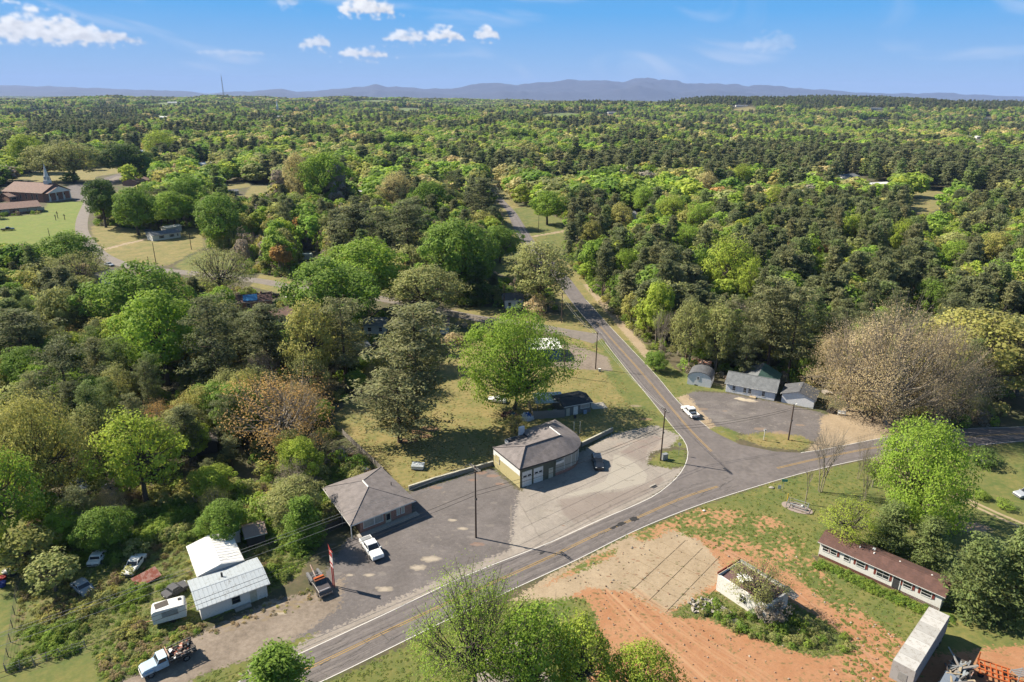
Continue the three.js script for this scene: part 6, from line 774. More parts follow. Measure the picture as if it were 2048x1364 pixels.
// pine: bare lower trunk, ragged whorls of needle tufts
function pine(seed, { h = 20, w = 8, whorls = 11, per = 46, leaf = 0.55, start = 0.32, wood = true, cone = 0.5 } = {}) {
  const r = rng(seed), L = new Leaves(), Wd = new Wood(), tr = h * 0.0135 + 0.03, bend = (r() - 0.5) * 0.05 * h;
  const at = (t) => V(bend * t * t, h * t, bend * 0.6 * t * (1 - t));
  if (wood) for (let k = 0; k < 5; k++) Wd.limb(at(k / 5).add(V(0, k ? 0 : -0.2, 0)), at((k + 1) / 5), tr * (1 - k * 0.17), tr * (1 - (k + 1) * 0.17) + 0.015, 6);
  for (let i = 0; i < whorls; i++) {
    const t = start + (0.97 - start) * (i + 0.4 * r()) / (whorls - 1 + 0.4), s = (t - start) / (1 - start), env = Math.pow(Math.sin(PI * clamp(0.16 + 0.80 * s)), 0.7) * (1 - cone * s), nb = s > 0.9 ? 2 : 4 + Math.floor(r() * 2);
    for (let b = 0; b < nb; b++) {
      const ph = i * 1.9 + b / nb * 6.283 + r() * 0.9, len = w / 2 * env * (0.4 + 0.75 * r()) + 0.2, p0 = at(Math.min(0.98, t)), p1 = p0.clone().add(V(Math.cos(ph) * len, len * (0.05 + 0.35 * s) + (r() - 0.5) * 0.5, Math.sin(ph) * len)), tone = 0.78 + 0.44 * r();
      if (wood) Wd.limb(p0, p1, tr * 0.28 * (1 - 0.5 * s), 0.02, 3);
      const tufts = len > 1.2 ? 3 : 2;
      for (let k = 0; k < tufts; k++) {
        const c = p0.clone().lerp(p1, tufts === 2 ? 0.5 + 0.5 * k : 0.42 + 0.3 * k).add(V((r() - 0.5) * 0.9, (r() - 0.2) * 0.6, (r() - 0.5) * 0.9)), cr = 0.06 * w + 0.25 + 0.35 * r(), n = Math.round(per / tufts);
        for (let q = 0; q < n; q++) { const a = r() * 6.283, u = r() * 2 - 1, m = Math.sqrt(1 - u * u), x = Math.cos(a) * m, z = Math.sin(a) * m, rad = cr * (0.55 + 0.6 * r()); L.add(c.x + x * rad * 1.25, c.y + u * rad * 0.62, c.z + z * rad * 1.25, x * 0.5 + (r() - 0.5) * 1.4, u * 0.5 + 0.5 + (r() - 0.5) * 1.2, z * 0.5 + (r() - 0.5) * 1.4, leaf * (0.6 + 0.8 * r()), tone * (0.85 + 0.3 * r()), r, 0.36); }
      }
    }
  }
  return { h, w, trunk: wood ? Wd.geo() : null, crown: L.geo() };
}
// bare or budding tree: recursive limbs, with optional sparse buds at the tips
function twiggy(seed, { h = 12, w = 9, levels = 5, stems = 1, buds = 0, bud = 0.3, fan = 0.55, fork = 3, splay = 0.16, first = 0 } = {}) {
  const r = rng(seed), L = new Leaves(), Wd = new Wood(), tr = h * 0.017;
  const grow = (a, d, len, rad, lv) => {
    const b = a.clone().addScaledVector(d, len); Wd.limb(a, b, rad, rad * 0.66, lv > 2 ? 5 : 3);
    if (lv <= 1 && buds) for (let k = 0; k < buds; k++) { const p = a.clone().lerp(b, r() * 1.2), s = len * 0.55; L.add(p.x + (r() - 0.5) * s, p.y + (r() - 0.5) * s, p.z + (r() - 0.5) * s, r() - 0.5, r() * 0.9, r() - 0.5, bud * (0.5 + r()), 0.75 + 0.5 * r(), r); }
    if (!lv) return; const n = fork + (r() < 0.3 ? 1 : 0);
    for (let k = 0; k < n; k++) { const t = k / n * 6.283 + r() * 1.4, e = V(Math.cos(t), 0, Math.sin(t)).multiplyScalar(fan * (0.55 + 0.8 * r())), nd = d.clone().add(e).add(V(0, 0.16, 0)).normalize(); grow(k ? a.clone().lerp(b, 0.55 + 0.45 * r()) : b, nd, len * (0.62 + 0.22 * r()), rad * 0.6, lv - 1); }
  };
  for (let s = 0; s < stems; s++) { const t = s / stems * 6.283 + r(); grow(V(stems > 1 ? Math.cos(t) * 0.25 : 0, -0.2, stems > 1 ? Math.sin(t) * 0.25 : 0), V(stems > 1 ? Math.cos(t) * splay * (0.3 + r()) : 0, 1, stems > 1 ? Math.sin(t) * splay * (0.3 + r()) : 0).normalize(), h * (first || (levels > 4 ? 0.30 : 0.36)), tr / Math.sqrt(stems), levels); }
  // measure and bring to the asked size
  let hi = 0, ww = 0; for (let i = 0; i < Wd.p.length; i += 3) { hi = Math.max(hi, Wd.p[i + 1]); ww = Math.max(ww, Math.hypot(Wd.p[i], Wd.p[i + 2])); }
  const tg = Wd.geo(), cg = buds ? L.geo() : null, sx = w / 2 / ww, sy = h / hi; for (const g of [tg, cg]) if (g) g.scale(sx, sy, sx);
  return { h, w, trunk: tg, crown: cg };
}
const LEAF = 1.16, leafM = new Map();
function leafMat(c) { const k = c.join(); if (!leafM.has(k)) leafM.set(k, new THREE.MeshPhysicalMaterial({ color: C(...c.map((x) => x === 1 ? 1 : x * LEAF)), vertexColors: true, roughness: 0.9, transmission: 0.5, thickness: 0, specularIntensity: 0.25, side: THREE.DoubleSide })); return leafM.get(k); }
const bark = mat(0.17, 0.145, 0.125, { tex: barkT, size: 1, rough: 0.95 }), barkPale = mat(0.44, 0.39, 0.33, { tex: barkT, size: 1, rough: 0.95 }), barkPine = mat(0.155, 0.10, 0.075, { tex: barkT, size: 1, rough: 0.95 });
const TINT = { bright: [0.212, 0.312, 0.038], lime: [0.285, 0.355, 0.046], green: [0.150, 0.235, 0.034], deep: [0.085, 0.135, 0.030], olive: [0.255, 0.268, 0.092], gold: [0.325, 0.315, 0.088], cream: [0.44, 0.385, 0.17], tan: [0.47, 0.38, 0.215], brown: [0.42, 0.275, 0.10], pine: [0.138, 0.155, 0.066], pineL: [0.195, 0.202, 0.09], pineG: [0.160, 0.205, 0.066], grey: [0.28, 0.24, 0.19], kudzu: [0.20, 0.28, 0.042] };
const protos = {
  oak: [101, 102, 103, 104].map((s, i) => broad(s, { lobes: [78, 66, 84, 70][i], per: 170, leaf: 0.23, w: [13, 12, 12.5, 11][i], start: [0.16, 0.22, 0.14, 0.26][i] })),
  bigOak: [105, 106].map((s) => broad(s, { h: 15, w: 18, lobes: 135, per: 185, leaf: 0.165, start: 0.06, fat: 0.82, airy: 0.12 })),
  feather: [125].map((s) => broad(s, { h: 15, w: 17, lobes: 92, per: 185, leaf: 0.105, open: 7, airy: 0.45, start: 0.18, fat: 0.95 })),
  light: [111, 112, 113].map((s) => broad(s, { lobes: 62, per: 125, leaf: 0.2, open: 3, airy: 0.25, start: 0.2, w: 11 })),
  sparse: [121, 122].map((s) => broad(s, { lobes: 52, per: 95, leaf: 0.155, open: 6, airy: 0.4, start: 0.2, w: 12 })),
  pine: [131, 132, 133, 134].map((s, i) => pine(s, { per: 170, leaf: 0.25, w: [9, 8, 10, 7.5][i], whorls: [10, 9, 10, 11][i], start: [0.22, 0.36, 0.18, 0.3][i], cone: [0.05, 0.2, 0.0, 0.3][i] })),
  cedar: [141, 142].map((s) => pine(s, { h: 12, w: 6.5, per: 150, leaf: 0.22, start: 0.04, whorls: 15, cone: 0.62 })),
  budding: [151, 152].map((s) => broad(s, { h: 13, w: 14, lobes: 66, per: 95, leaf: 0.13, open: 6, airy: 0.5, start: 0.12 })),
  tan: [161, 162].map((s) => broad(s, { h: 15, w: 17, lobes: 78, per: 330, leaf: 0.075, open: 9, airy: 0.5, start: 0.02 })),
  bare: [171, 172].map((s) => twiggy(s, { h: 11, w: 6.5, levels: 4, stems: s === 171 ? 4 : 2, fan: 0.45 })),
  thin: [175].map((s) => twiggy(s, { h: 8, w: 3, levels: 3, fan: 0.35 })),
  vine: [181, 182].map((s) => broad(s, { h: 14, w: 5.5, lobes: 46, per: 110, leaf: 0.24, fat: 1.5, start: 0.02, airy: 0.15 })),
  shrub: [191, 192, 193].map((s) => broad(s, { h: 2.6, w: 3.6, lobes: 22, per: 80, leaf: 0.12, start: 0.0, fat: 1.3, wood: true })),
  mBroad: [201, 202, 203, 204].map((s, i) => broad(s, { lobes: 44, per: 56, leaf: 0.45, w: [11, 10, 12, 9][i], start: [0.18, 0.25, 0.15, 0.3][i] })),
  mLight: [211, 212].map((s) => broad(s, { lobes: 38, per: 44, leaf: 0.4, w: 10.5, start: 0.24, airy: 0.25, open: 2 })),
  mPine: [221, 222, 223, 224].map((s, i) => pine(s, { per: 80, leaf: 0.45, w: [8, 7, 9, 6.5][i], whorls: 11, start: [0.36, 0.45, 0.3, 0.4][i], cone: [0.25, 0.3, 0.2, 0.4][i] })),
  mTwig: [231, 232].map((s) => twiggy(s, { h: 13, w: 11, levels: 4, buds: 20, bud: 0.27, fan: 0.75, stems: 3, splay: 0.4, first: 0.24 })),
  fBroad: [241, 242, 243].map((s) => broad(s, { lobes: 24, per: 25, leaf: 0.85, w: 11, start: 0.08, fat: 1.15, wood: false })),
  fPine: [251, 252].map((s) => pine(s, { per: 26, leaf: 0.85, w: 8, whorls: 9, start: 0.2, wood: false })),
  grove: [261, 262].map((s) => { const r = rng(s), L = new Leaves(); for (let i = 0; i < 7; i++) { const x = (r() - 0.5) * 34, z = (r() - 0.5) * 34, hh = 10 + 6 * r(), rad = 5 + 2.5 * r(), tone = 0.75 + 0.5 * r(); for (let k = 0; k < 26; k++) { const a = r() * 6.283, u = r() * 1.3 - 0.3, m = Math.sqrt(Math.max(0, 1 - u * u)); L.add(x + Math.cos(a) * m * rad, hh - rad + u * rad, z + Math.sin(a) * m * rad, Math.cos(a) * m + (r() - 0.5) * 0.7, u + 0.2 + (r() - 0.5) * 0.7, Math.sin(a) * m + (r() - 0.5) * 0.7, 2.6, tone, r, 0.8); } } return { h: 15, w: 40, trunk: null, crown: L.geo() }; }),
};
const stands = []; // where trees already are
let turnR = rng(99);
function plant(kind, name, label, category, p, h, w, tint, group, pr, barkM) {
  const o = thing(name, label, category, p, turnR() * 6.283, group); o.scale.set(w / pr.w, h / pr.h, w / pr.w);
  if (pr.trunk) part(o, 'trunk', pr.trunk, barkM ?? (/pine|cedar/i.test(kind) ? barkPine : /tan|budd|bare|thin|Twig/.test(kind) ? barkPale : bark)); if (pr.crown) part(o, 'crown', pr.crown, leafMat(tint)); return o;
}
const kindName = { oak: 'broadleaf_tree', bigOak: 'broadleaf_tree', feather: 'broadleaf_tree', light: 'broadleaf_tree', sparse: 'broadleaf_tree', pine: 'pine_tree', cedar: 'cedar_tree', budding: 'budding_tree', tan: 'budding_tree', bare: 'bare_tree', thin: 'bare_tree', vine: 'vine_covered_tree', shrub: 'shrub' };
const counter = {};
function specimen(kind, u, v, vt, wpx, tint, label, { group, guard = false } = {}) {
  const b = G(u, v), h = tall(b, u, vt), w = wpx / F * (EYE / -sight(u, v)[1]) * 0.97, list = protos[kind], n = (counter[kind] = (counter[kind] ?? -1) + 1), nm = kindName[kind];
  stands.push([b.x, -b.z, w * 0.5]); if (guard) { const k = keepOpen([u - wpx * 0.33, vt], [u + wpx * 0.33, vt], [u + wpx * 0.33, lerp(vt, v, 0.7)], [u - wpx * 0.33, lerp(vt, v, 0.7)]); k.most = -b.z; }
  return plant(kind, nm, label, kind === 'shrub' ? 'shrub' : 'tree', b, h, w, TINT[tint], group, list[n % list.length]);
}
const wl = 'trees of the wood left of the yard', wm = 'trees between the side street and the country road', wc = 'trees round the church', wr = 'trees at the near edge of the right hand wood';
for (const s of [
  ['bigOak', 1028, 818, 628, 192, 'bright', 'largest bright green oak, standing alone in the yard behind the garage', { guard: true }],
  ['pine', 800, 884, 752, 170, 'pineL', 'nearer of two spreading pines on the yellow yard', { guard: true }], ['pine', 834, 858, 612, 168, 'pineL', 'taller of two spreading pines on the yellow yard', { guard: true }],
  ['budding', 565, 905, 757, 215, 'brown', 'golden brown budding oak at the left edge of the yard', { guard: true }],
  ['bigOak', 1822, 1058, 852, 195, 'bright', 'bright green tree on the lawn south of the highway', { guard: true }],
  ['tan', 1772, 848, 622, 225, 'tan', 'tallest and middle of the three tan budding trees behind the white garage', { guard: true }], ['tan', 1692, 822, 652, 160, 'tan', 'leftmost of the three tan budding trees, over the log piles', { guard: true }], ['tan', 1868, 838, 660, 165, 'tan', 'rightmost of the three tan budding trees, above the highway', { guard: true }],
  ['light', 1935, 800, 622, 215, 'gold', 'yellow green tree to the right of the tan budding trees'], ['light', 2030, 790, 640, 150, 'olive', 'olive tree at the right edge above the highway'],
  ['sparse', 1690, 1098, 1002, 105, 'lime', 'small yellow green tree at the end of the mobile home', { guard: true }],
  ['cedar', 1772, 1096, 1008, 86, 'pineG', 'young pine right behind the mobile home', { guard: true }], ['cedar', 1850, 1125, 1040, 84, 'pineG', 'young pine between two others behind the mobile home', { guard: true }], ['cedar', 1932, 1230, 1080, 112, 'pineG', 'leafy young pine beside the semi trailer end', { guard: true }], ['cedar', 2012, 1240, 1068, 128, 'pineG', 'largest young pine near the lower right edge', { guard: true }], ['cedar', 2062, 1190, 1080, 100, 'pineG', 'young pine cut by the right edge'],
  ['feather', 955, 1408, 1170, 265, 'bright', 'airy spring tree spreading over the highway at the bottom', { guard: true }], ['light', 1160, 1412, 1246, 130, 'lime', 'yellow green sapling at the bottom beside the clay'], ['light', 1275, 1425, 1296, 130, 'lime', 'yellow green sapling cut by the bottom edge'], ['cedar', 560, 1415, 1304, 150, 'green', 'dark green bushy tree at the bottom beside the highway'], ['light', 1060, 1425, 1225, 160, 'bright', 'green tree between airy tree and saplings at the bottom'],
  ['bare', 1640, 984, 848, 96, 'tan', 'bare multi stemmed tree on the south lawn nearest the regulator'], ['bare', 1716, 958, 862, 50, 'tan', 'slim bare tree close to the highway on the south lawn'], ['bare', 1727, 1002, 888, 66, 'tan', 'bare tree casting a long shadow across the south lawn'], ['thin', 1744, 974, 882, 40, 'tan', 'thin bare sapling beside the two track drive'], ['thin', 1610, 1008, 930, 34, 'tan', 'thin bare sapling behind the gas regulator'], ['bare', 1862, 905, 832, 46, 'tan', 'bare tree top behind the bright green lawn tree'],
  ['light', 292, 1002, 830, 145, 'lime', 'bright yellow green tree above the junkyard', { guard: true, group: wl }], ['bigOak', 85, 1000, 798, 195, 'gold', 'broad yellow green tree at the left edge', { guard: true, group: wl }], ['light', 22, 1090, 902, 135, 'bright', 'bright green tree cut by the left edge, below the broad yellow one', { group: wl }], ['light', -8, 1150, 1040, 70, 'lime', 'small lime tree cut by the left edge above the yard toys', { group: wl }],
  ['oak', 292, 690, 534, 165, 'green', 'tall rounded green oak left of the brick house with tarp', { guard: true, group: wl }], ['oak', 335, 770, 592, 150, 'bright', 'bright oak with stepped billows in the left wood', { guard: true, group: wl }], ['oak', 262, 745, 628, 100, 'lime', 'lime oak in front of the tall rounded oak', { group: wl }], ['oak', 140, 712, 580, 92, 'olive', 'olive round tree in the left wood', { group: wl }],
  ['pine', 440, 795, 598, 135, 'pine', 'dark pine in the left wood nearest the golden budding oak', { guard: true, group: wl }], ['pine', 542, 765, 612, 105, 'pine', 'dark pine below the brown roofed house', { group: wl }], ['light', 628, 775, 608, 115, 'gold', 'yellow budding tree among the pines of the left wood', { group: wl }], ['pine', 692, 765, 598, 110, 'pineL', 'open crowned pine right of the yellow budding tree', { group: wl }], ['pine', 60, 760, 620, 120, 'pine', 'dark pine near the left edge', { group: wl }], ['pine', 150, 850, 690, 130, 'pine', 'dark pine above the broad yellow tree', { group: wl }],
  ['oak', 668, 668, 524, 165, 'green', 'green oak beside the side street', { guard: true, group: wm }], ['oak', 735, 625, 487, 162, 'bright', 'bright oak just above the green street oak', { guard: true, group: wm }], ['oak', 915, 600, 438, 138, 'green', 'tall round green oak left of the country road', { guard: true, group: wm }], ['light', 855, 650, 533, 142, 'olive', 'light olive tree in front of the tall round oak', { group: wm }], ['light', 1078, 618, 488, 135, 'olive', 'loose olive tree overhanging the country road', { guard: true, group: wm }], ['shrub', 1075, 630, 592, 52, 'tan', 'round tan bush below the road wires', { guard: true }],
  ['pine', 712, 530, 412, 92, 'pine', 'left of the dark pine clump above the bright oak', { group: wm }], ['pine', 762, 535, 415, 80, 'pine', 'middle pine of the dark clump above the bright oak', { group: wm }], ['pine', 818, 550, 402, 92, 'pine', 'right and tallest pine of the dark clump', { group: wm }], ['oak', 862, 455, 364, 68, 'green', 'green tree in the middle woods left of the far road', { group: wm }], ['light', 796, 425, 347, 62, 'cream', 'cream coloured budding tree in the middle woods', { guard: true, group: wm }], ['pine', 905, 445, 344, 46, 'pine', 'slim dark pine left of the far road', { group: wm }], ['pine', 968, 455, 358, 78, 'pine', 'dark pine beside the far road', { group: wm }], ['oak', 1000, 525, 454, 72, 'green', 'green tree on the lawn left of the road bend', { guard: true, group: wm }], ['oak', 1094, 449, 384, 68, 'bright', 'bright lone tree on the lawn right of the far road', { guard: true, group: wm }], ['cedar', 955, 610, 520, 70, 'deep', 'black green evergreen behind the small white house', { group: wm }], ['light', 600, 425, 304, 58, 'cream', 'tall cream tree above the vines', { guard: true, group: wm }], ['oak', 655, 428, 304, 84, 'bright', 'tall bright tree above the vines', { guard: true, group: wm }], ['vine', 677, 430, 328, 38, 'grey', 'grey vine choked tree like a column', { guard: true, group: wm }], ['vine', 563, 420, 340, 34, 'grey', 'grey vine column left of the cream tree', { group: wm }],
  ['oak', 252, 358, 288, 84, 'deep', 'big dark round oak past the church', { guard: true, group: wc }], ['light', 325, 330, 263, 66, 'lime', 'yellow tree beyond the dark oak', { group: wc }], ['oak', 446, 494, 390, 98, 'green', 'green oak right of the bungalow lawn', { guard: true, group: wc }], ['oak', 350, 458, 386, 78, 'bright', 'green oak directly behind the bungalow', { guard: true, group: wc }], ['oak', 278, 470, 374, 78, 'green', 'green oak left behind the bungalow', { guard: true, group: wc }], ['oak', 212, 455, 360, 68, 'deep', 'dark oak beside the church road', { guard: true, group: wc }], ['oak', 382, 448, 354, 64, 'green', 'tall green tree at the right end of the lawn oaks', { group: wc }], ['oak', 148, 552, 468, 104, 'green', 'dense green tree inside the side street bend', { guard: true, group: wc }], ['sparse', 168, 590, 504, 96, 'olive', 'pale olive tree in front of the street bend', { group: wc }], ['sparse', 450, 608, 494, 118, 'olive', 'spreading olive tree beside the side street', { guard: true, group: wc }], ['light', 150, 364, 284, 96, 'olive', 'olive tree behind the steeple', { group: wc }], ['light', 100, 362, 290, 80, 'olive', 'olive tree left of the steeple', { group: wc }], ['oak', 62, 345, 268, 70, 'lime', 'yellow green tree left behind the church', { group: wc }],
  ['oak', 1312, 690, 568, 66, 'lime', 'bright lime tree in the edge of the right wood', { guard: true, group: wr }], ['light', 1495, 625, 518, 50, 'lime', 'lime spire of a tree inside the right wood', { guard: true, group: wr }], ['light', 1452, 600, 478, 95, 'lime', 'pale lime crown deep in the right wood', { guard: true, group: wr }], ['light', 1375, 740, 600, 70, 'olive', 'pale flowering tree at the wood edge above the barrel shed', { group: wr }], ['light', 1430, 745, 610, 80, 'olive', 'olive tree at the wood edge behind the barrel shed', { group: wr }], ['sparse', 1613, 764, 706, 54, 'bright', 'small bright tree behind the white garage', { guard: true, group: wr }], ['pine', 1575, 757, 575, 90, 'pineL', 'tall bare trunked pine behind the white house', { group: wr }], ['pine', 1532, 750, 560, 90, 'pineL', 'tall pine just left of the bare trunked pine', { group: wr }], ['bare', 1322, 720, 610, 60, 'grey', 'grey leafless tree in the right wood edge', { group: wr }], ['oak', 1310, 742, 705, 46, 'green', 'low round bush tree by the road before the barrel shed', { group: wr }],
  ['shrub', 1968, 928, 902, 62, 'deep', 'clipped dome shaped bush on the east lawn'], ['shrub', 1962, 996, 982, 32, 'kudzu', 'small round shrub on the east lawn nearest the drive'], ['shrub', 2008, 1016, 1001, 34, 'kudzu', 'small round shrub beside the two track drive'],
  ['sparse', 1030, 866, 832, 52, 'gold', 'spindly yellow shrub tree behind the garage annex'], ['sparse', 1510, 1222, 1128, 110, 'olive', 'vine tangle growing over the white ruin'], ['shrub', 1540, 1228, 1195, 80, 'grey', 'dark brush pile at the end of the ruin'], ['shrub', 905, 690, 668, 40, 'tan', 'tan bush beside the maroon roofed house'], ['shrub', 530, 1042, 1002, 90, 'kudzu', 'green thicket left of the brick shop'], ['cedar', 612, 1092, 998, 84, 'green', 'bushy green tree against the dark board fence'],
]) specimen(...s);
for (const [u, v, vt, w, t] of [[1342, 455, 392, 52, 'lime'], [1285, 432, 372, 48, 'bright'], [1398, 470, 408, 46, 'bright'], [1240, 470, 408, 56, 'gold'], [1375, 520, 450, 60, 'bright'], [1700, 500, 430, 40, 'lime'], [1795, 520, 440, 46, 'lime'], [1900, 560, 480, 60, 'bright'], [1985, 540, 465, 62, 'gold'], [1545, 430, 372, 40, 'lime'], [1640, 560, 505, 36, 'bright'], [1850, 640, 560, 60, 'green'], [1250, 560, 500, 46, 'bright'], [1180, 500, 440, 40, 'gold'], [1410, 400, 345, 44, 'cream'], [1480, 380, 330, 40, 'lime']]) specimen('light', u, v, vt, w, t, 'bright spring crown standing out among the pines of the right hand wood', { guard: true, group: 'bright crowns among the right hand pines' });

// scattered woods: spacing grows with distance; nothing stands where the photograph shows open ground
const openPolys = [[...upW, ...upE, ...loW.slice().reverse()].map(([u, v]) => { const p = G(u, v); return [p.x, -p.z]; }), ...covers.filter((c) => c.clear && c.pts).map((c) => c.pts), ...hides].map((p) => ({ p, most: p.most ?? 1e9, x0: Math.min(...p.map((q) => q[0])), x1: Math.max(...p.map((q) => q[0])), y0: Math.min(...p.map((q) => q[1])), y1: Math.max(...p.map((q) => q[1])) }));
const isOpen = (x, d, from = d) => openPolys.some((o) => from < o.most && x > o.x0 && x < o.x1 && d > o.y0 && d < o.y1 && inside(o.p, x, d));
const lanes = [[ROAD_B, 7.5], [STREET_C, 6.5]].map(([l, w]) => [curveOf(l).getSpacedPoints(160), w]);
const onLane = (x, d, e) => lanes.some(([pts, w]) => pts.some((p) => (p.x - x) ** 2 + (-p.z - d) ** 2 < (w + e) ** 2));
function blocked(x, d, h, w) { // would the tree stand on, or in front of, open ground?
  const y = land(x, d); if (d > 1300) return [1, 1.03, 1.07].some((q) => isOpen(x * q, d * q, d));
  const k = EYE / Math.max(8, EYE - (h * 0.9)), half = w * 0.36;
  for (let s = 0; s <= 5; s++) { const q = lerp(1, k, s / 5) * (EYE / (EYE - Math.min(y, 40))), X = x * q, D = d * q; for (const o of [-half, 0, half]) if (isOpen(X + o, D, d)) return true; if (onLane(X, D, s ? w * 0.18 : w * 0.26)) return true; }
  return false;
}
const roadX = (d) => { const pts = lanes[0][0]; let b = pts[0]; for (const p of pts) if (Math.abs(-p.z - d) < Math.abs(-b.z - d)) b = p; return b.x; };
const rs = rng(2024), near = { broadleaf_tree: [], pine_tree: [], budding_tree: [] }, rest = new Map();
const toRest = (key, pr, i, x, y, d, h, w, tint) => { const k = key + i; if (!rest.has(k)) rest.set(k, { pr, list: [] }); rest.get(k).list.push([x, y, -d, h / pr.h, w / pr.w, tint]); };
const jitter = (c) => { const a = (0.82 + 0.36 * rs()) * LEAF, b = 0.92 + 0.16 * rs(); return [c[0] * a * b, c[1] * a, c[2] * a]; };
const pick = (list) => list[Math.floor(rs() * list.length)];
const GREENS = ['bright', 'green', 'bright', 'olive', 'lime', 'green', 'bright', 'green', 'gold', 'olive', 'cream', 'green', 'bright'];
const plan = (l) => l.map(([u, v]) => { const p = G(u, v); return [p.x, -p.z]; });
const PINES = [plan([[60, 265], [230, 222], [300, 252], [230, 288], [60, 288]]), plan([[1130, 345], [1400, 312], [2060, 330], [2060, 420], [1700, 372], [1350, 375]])], LEAFY = [plan([[1190, 410], [1330, 388], [1480, 425], [1520, 525], [1440, 610], [1330, 575], [1230, 480]]), plan([[1850, 480], [2100, 470], [2100, 640], [1900, 640]])];
const limit = 0.80;
function scatter(d0, d1, step, zone) {
  for (let d = d0; d < d1; d += step) for (let x = -d * limit - 30; x < d * limit + 30; x += step) {
    const X = x + (rs() - 0.5) * step * 0.95, D = d + (rs() - 0.5) * step * 0.95, patch = fbm(X / 170 + 5, D / 230, 3), fine = noiseB(X / 38, D / 38); if (D < 92 && X > -60) continue;
    const right = D < 430 ? X > roadX(D) : X > -10; let pp = D < 430 ? (right ? (inside(LEAFY[0], X, D) || inside(LEAFY[1], X, D) ? 0.2 : 0.64) + 0.35 * fine : 0.24 + 0.4 * fine) : inside(PINES[0], X, D) || inside(PINES[1], X, D) ? 0.85 : 0.03 + 0.80 * smooth(0.12, 0.36, patch + 0.10 * fine); if (D > 2200 && D < 3300 && X > 250 && land(X, D) > 34) pp = 0.9;
    const isPine = rs() < pp, bud = !isPine && rs() < (D < 430 ? (right ? 0.10 : 0.30) : 0.08); if (D < 300 && X < -20 && D < 118 && rs() < 0.5) continue;
    let h = isPine ? 15 + 7 * rs() : (bud ? 9 + 5 * rs() : 10 + 7 * rs()), w = isPine ? 5.5 + 3 * rs() : h * (0.62 + 0.3 * rs()); if (!right && D < 250) { h *= 0.78; w *= 0.85; } if (!right && D < 114) { h *= 0.7; w *= 0.8; }
    if (meadow(X, D)) continue; // fields between the woods
    if (D < 1600 || D > 1800) if (blocked(X, D, h, w)) { h *= 0.5; w *= 0.55; if (D > 1500 || blocked(X, D, h, w)) continue; }
    if (D < 430 && stands.some((s) => (s[0] - X) ** 2 + (s[1] - D) ** 2 < (s[2] * 0.6 + w * 0.22) ** 2)) continue;
    const tint = isPine ? pick(['pine', 'pine', 'pineL', 'pineG', 'pine']) : bud ? pick(['tan', 'olive', 'brown', 'gold', 'grey', 'olive']) : D > 430 ? GREENS[Math.floor(clamp(0.5 + 0.75 * fbm(X / 120 + 80, D / 160, 2, noiseB) + 0.5 * (rs() - 0.5), 0, 0.999) * GREENS.length)] : right ? pick(['bright', 'lime', 'green', 'bright', 'olive', 'gold']) : pick(['olive', 'olive', 'green', 'bright', 'gold', 'lime', 'green']);
    const y = land(X, D) - 0.1, e = { X, D, y, h, w, tint, right, bud, isPine };
    if (zone === 0) near[isPine ? 'pine_tree' : bud ? 'budding_tree' : 'broadleaf_tree'].push(e);
    else if (zone === 1) { const list = isPine ? protos.fPine : protos.fBroad, i = Math.floor(rs() * list.length); toRest(isPine ? 'fp' : 'fb', list[i], i, X, y, D, h * 1.15, w * (1.42 + 0.4 * rs()), jitter(TINT[tint])); }
    else { const i = Math.floor(rs() * 2), k = step / 24; toRest('gr', protos.grove[i], i, X, y, D, (isPine ? 17 : 14), 42 * k, jitter(TINT[isPine ? 'pine' : tint === 'lime' ? 'bright' : tint])); }
  }
}
scatter(78, 430, 6.6, 0); scatter(433, 1500, 11, 1); scatter(1500, 3000, 15, 1); scatter(3000, 5200, 30, 2); scatter(5200, 12500, 62, 2);
const seenR = (e) => Math.abs(e.X) < e.D * 0.79;
for (const [name, list] of Object.entries(near)) {
  list.sort((a, b) => a.D - b.D); let n = 0; const most = name === 'pine_tree' ? 265 : name === 'budding_tree' ? 200 : 235;
  for (const e of list) {
    const fam = e.isPine ? 'mPine' : e.bud ? 'mTwig' : /olive|gold/.test(e.tint) ? 'mLight' : 'mBroad', big = e.isPine ? 'pine' : e.bud ? 'budding' : fam === 'mLight' ? 'light' : 'oak', hero = e.D < 185, set = hero ? protos[big] : protos[fam], i = Math.floor(rs() * set.length), pr = set[i];
    if (n < most && seenR(e)) {
      n++; const side = e.right ? 'right' : e.D < 250 ? 'left' : 'mid', where = { right: 'in the wood right of the country road', left: 'in the wood left of the yard', mid: 'in the woods beyond the side street' }[side], hue = { bright: 'bright green', lime: 'lime green', green: 'mid green', olive: 'olive green', gold: 'golden green', tan: 'tan', brown: 'golden brown', grey: 'greyish', pine: 'dark', pineL: 'pale olive', pineG: 'fresh green' }[e.tint], nm = hue + ' ' + { pine_tree: 'pine', budding_tree: 'budding tree', broadleaf_tree: 'broadleaf tree' }[name], size = e.h > (e.isPine ? 18.5 : 12.5) ? 'tall ' : 'lower ';
      plant(hero ? big : fam, name, size + nm + ' ' + where, 'tree', V(e.X, e.y, -e.D), e.h, e.w, TINT[e.tint], size + nm + 's ' + where, pr);
    } else toRest(fam, protos[fam][i % protos[fam].length], i % protos[fam].length, e.X, e.y, e.D, e.h, e.w, jitter(TINT[e.tint]));
  }
}
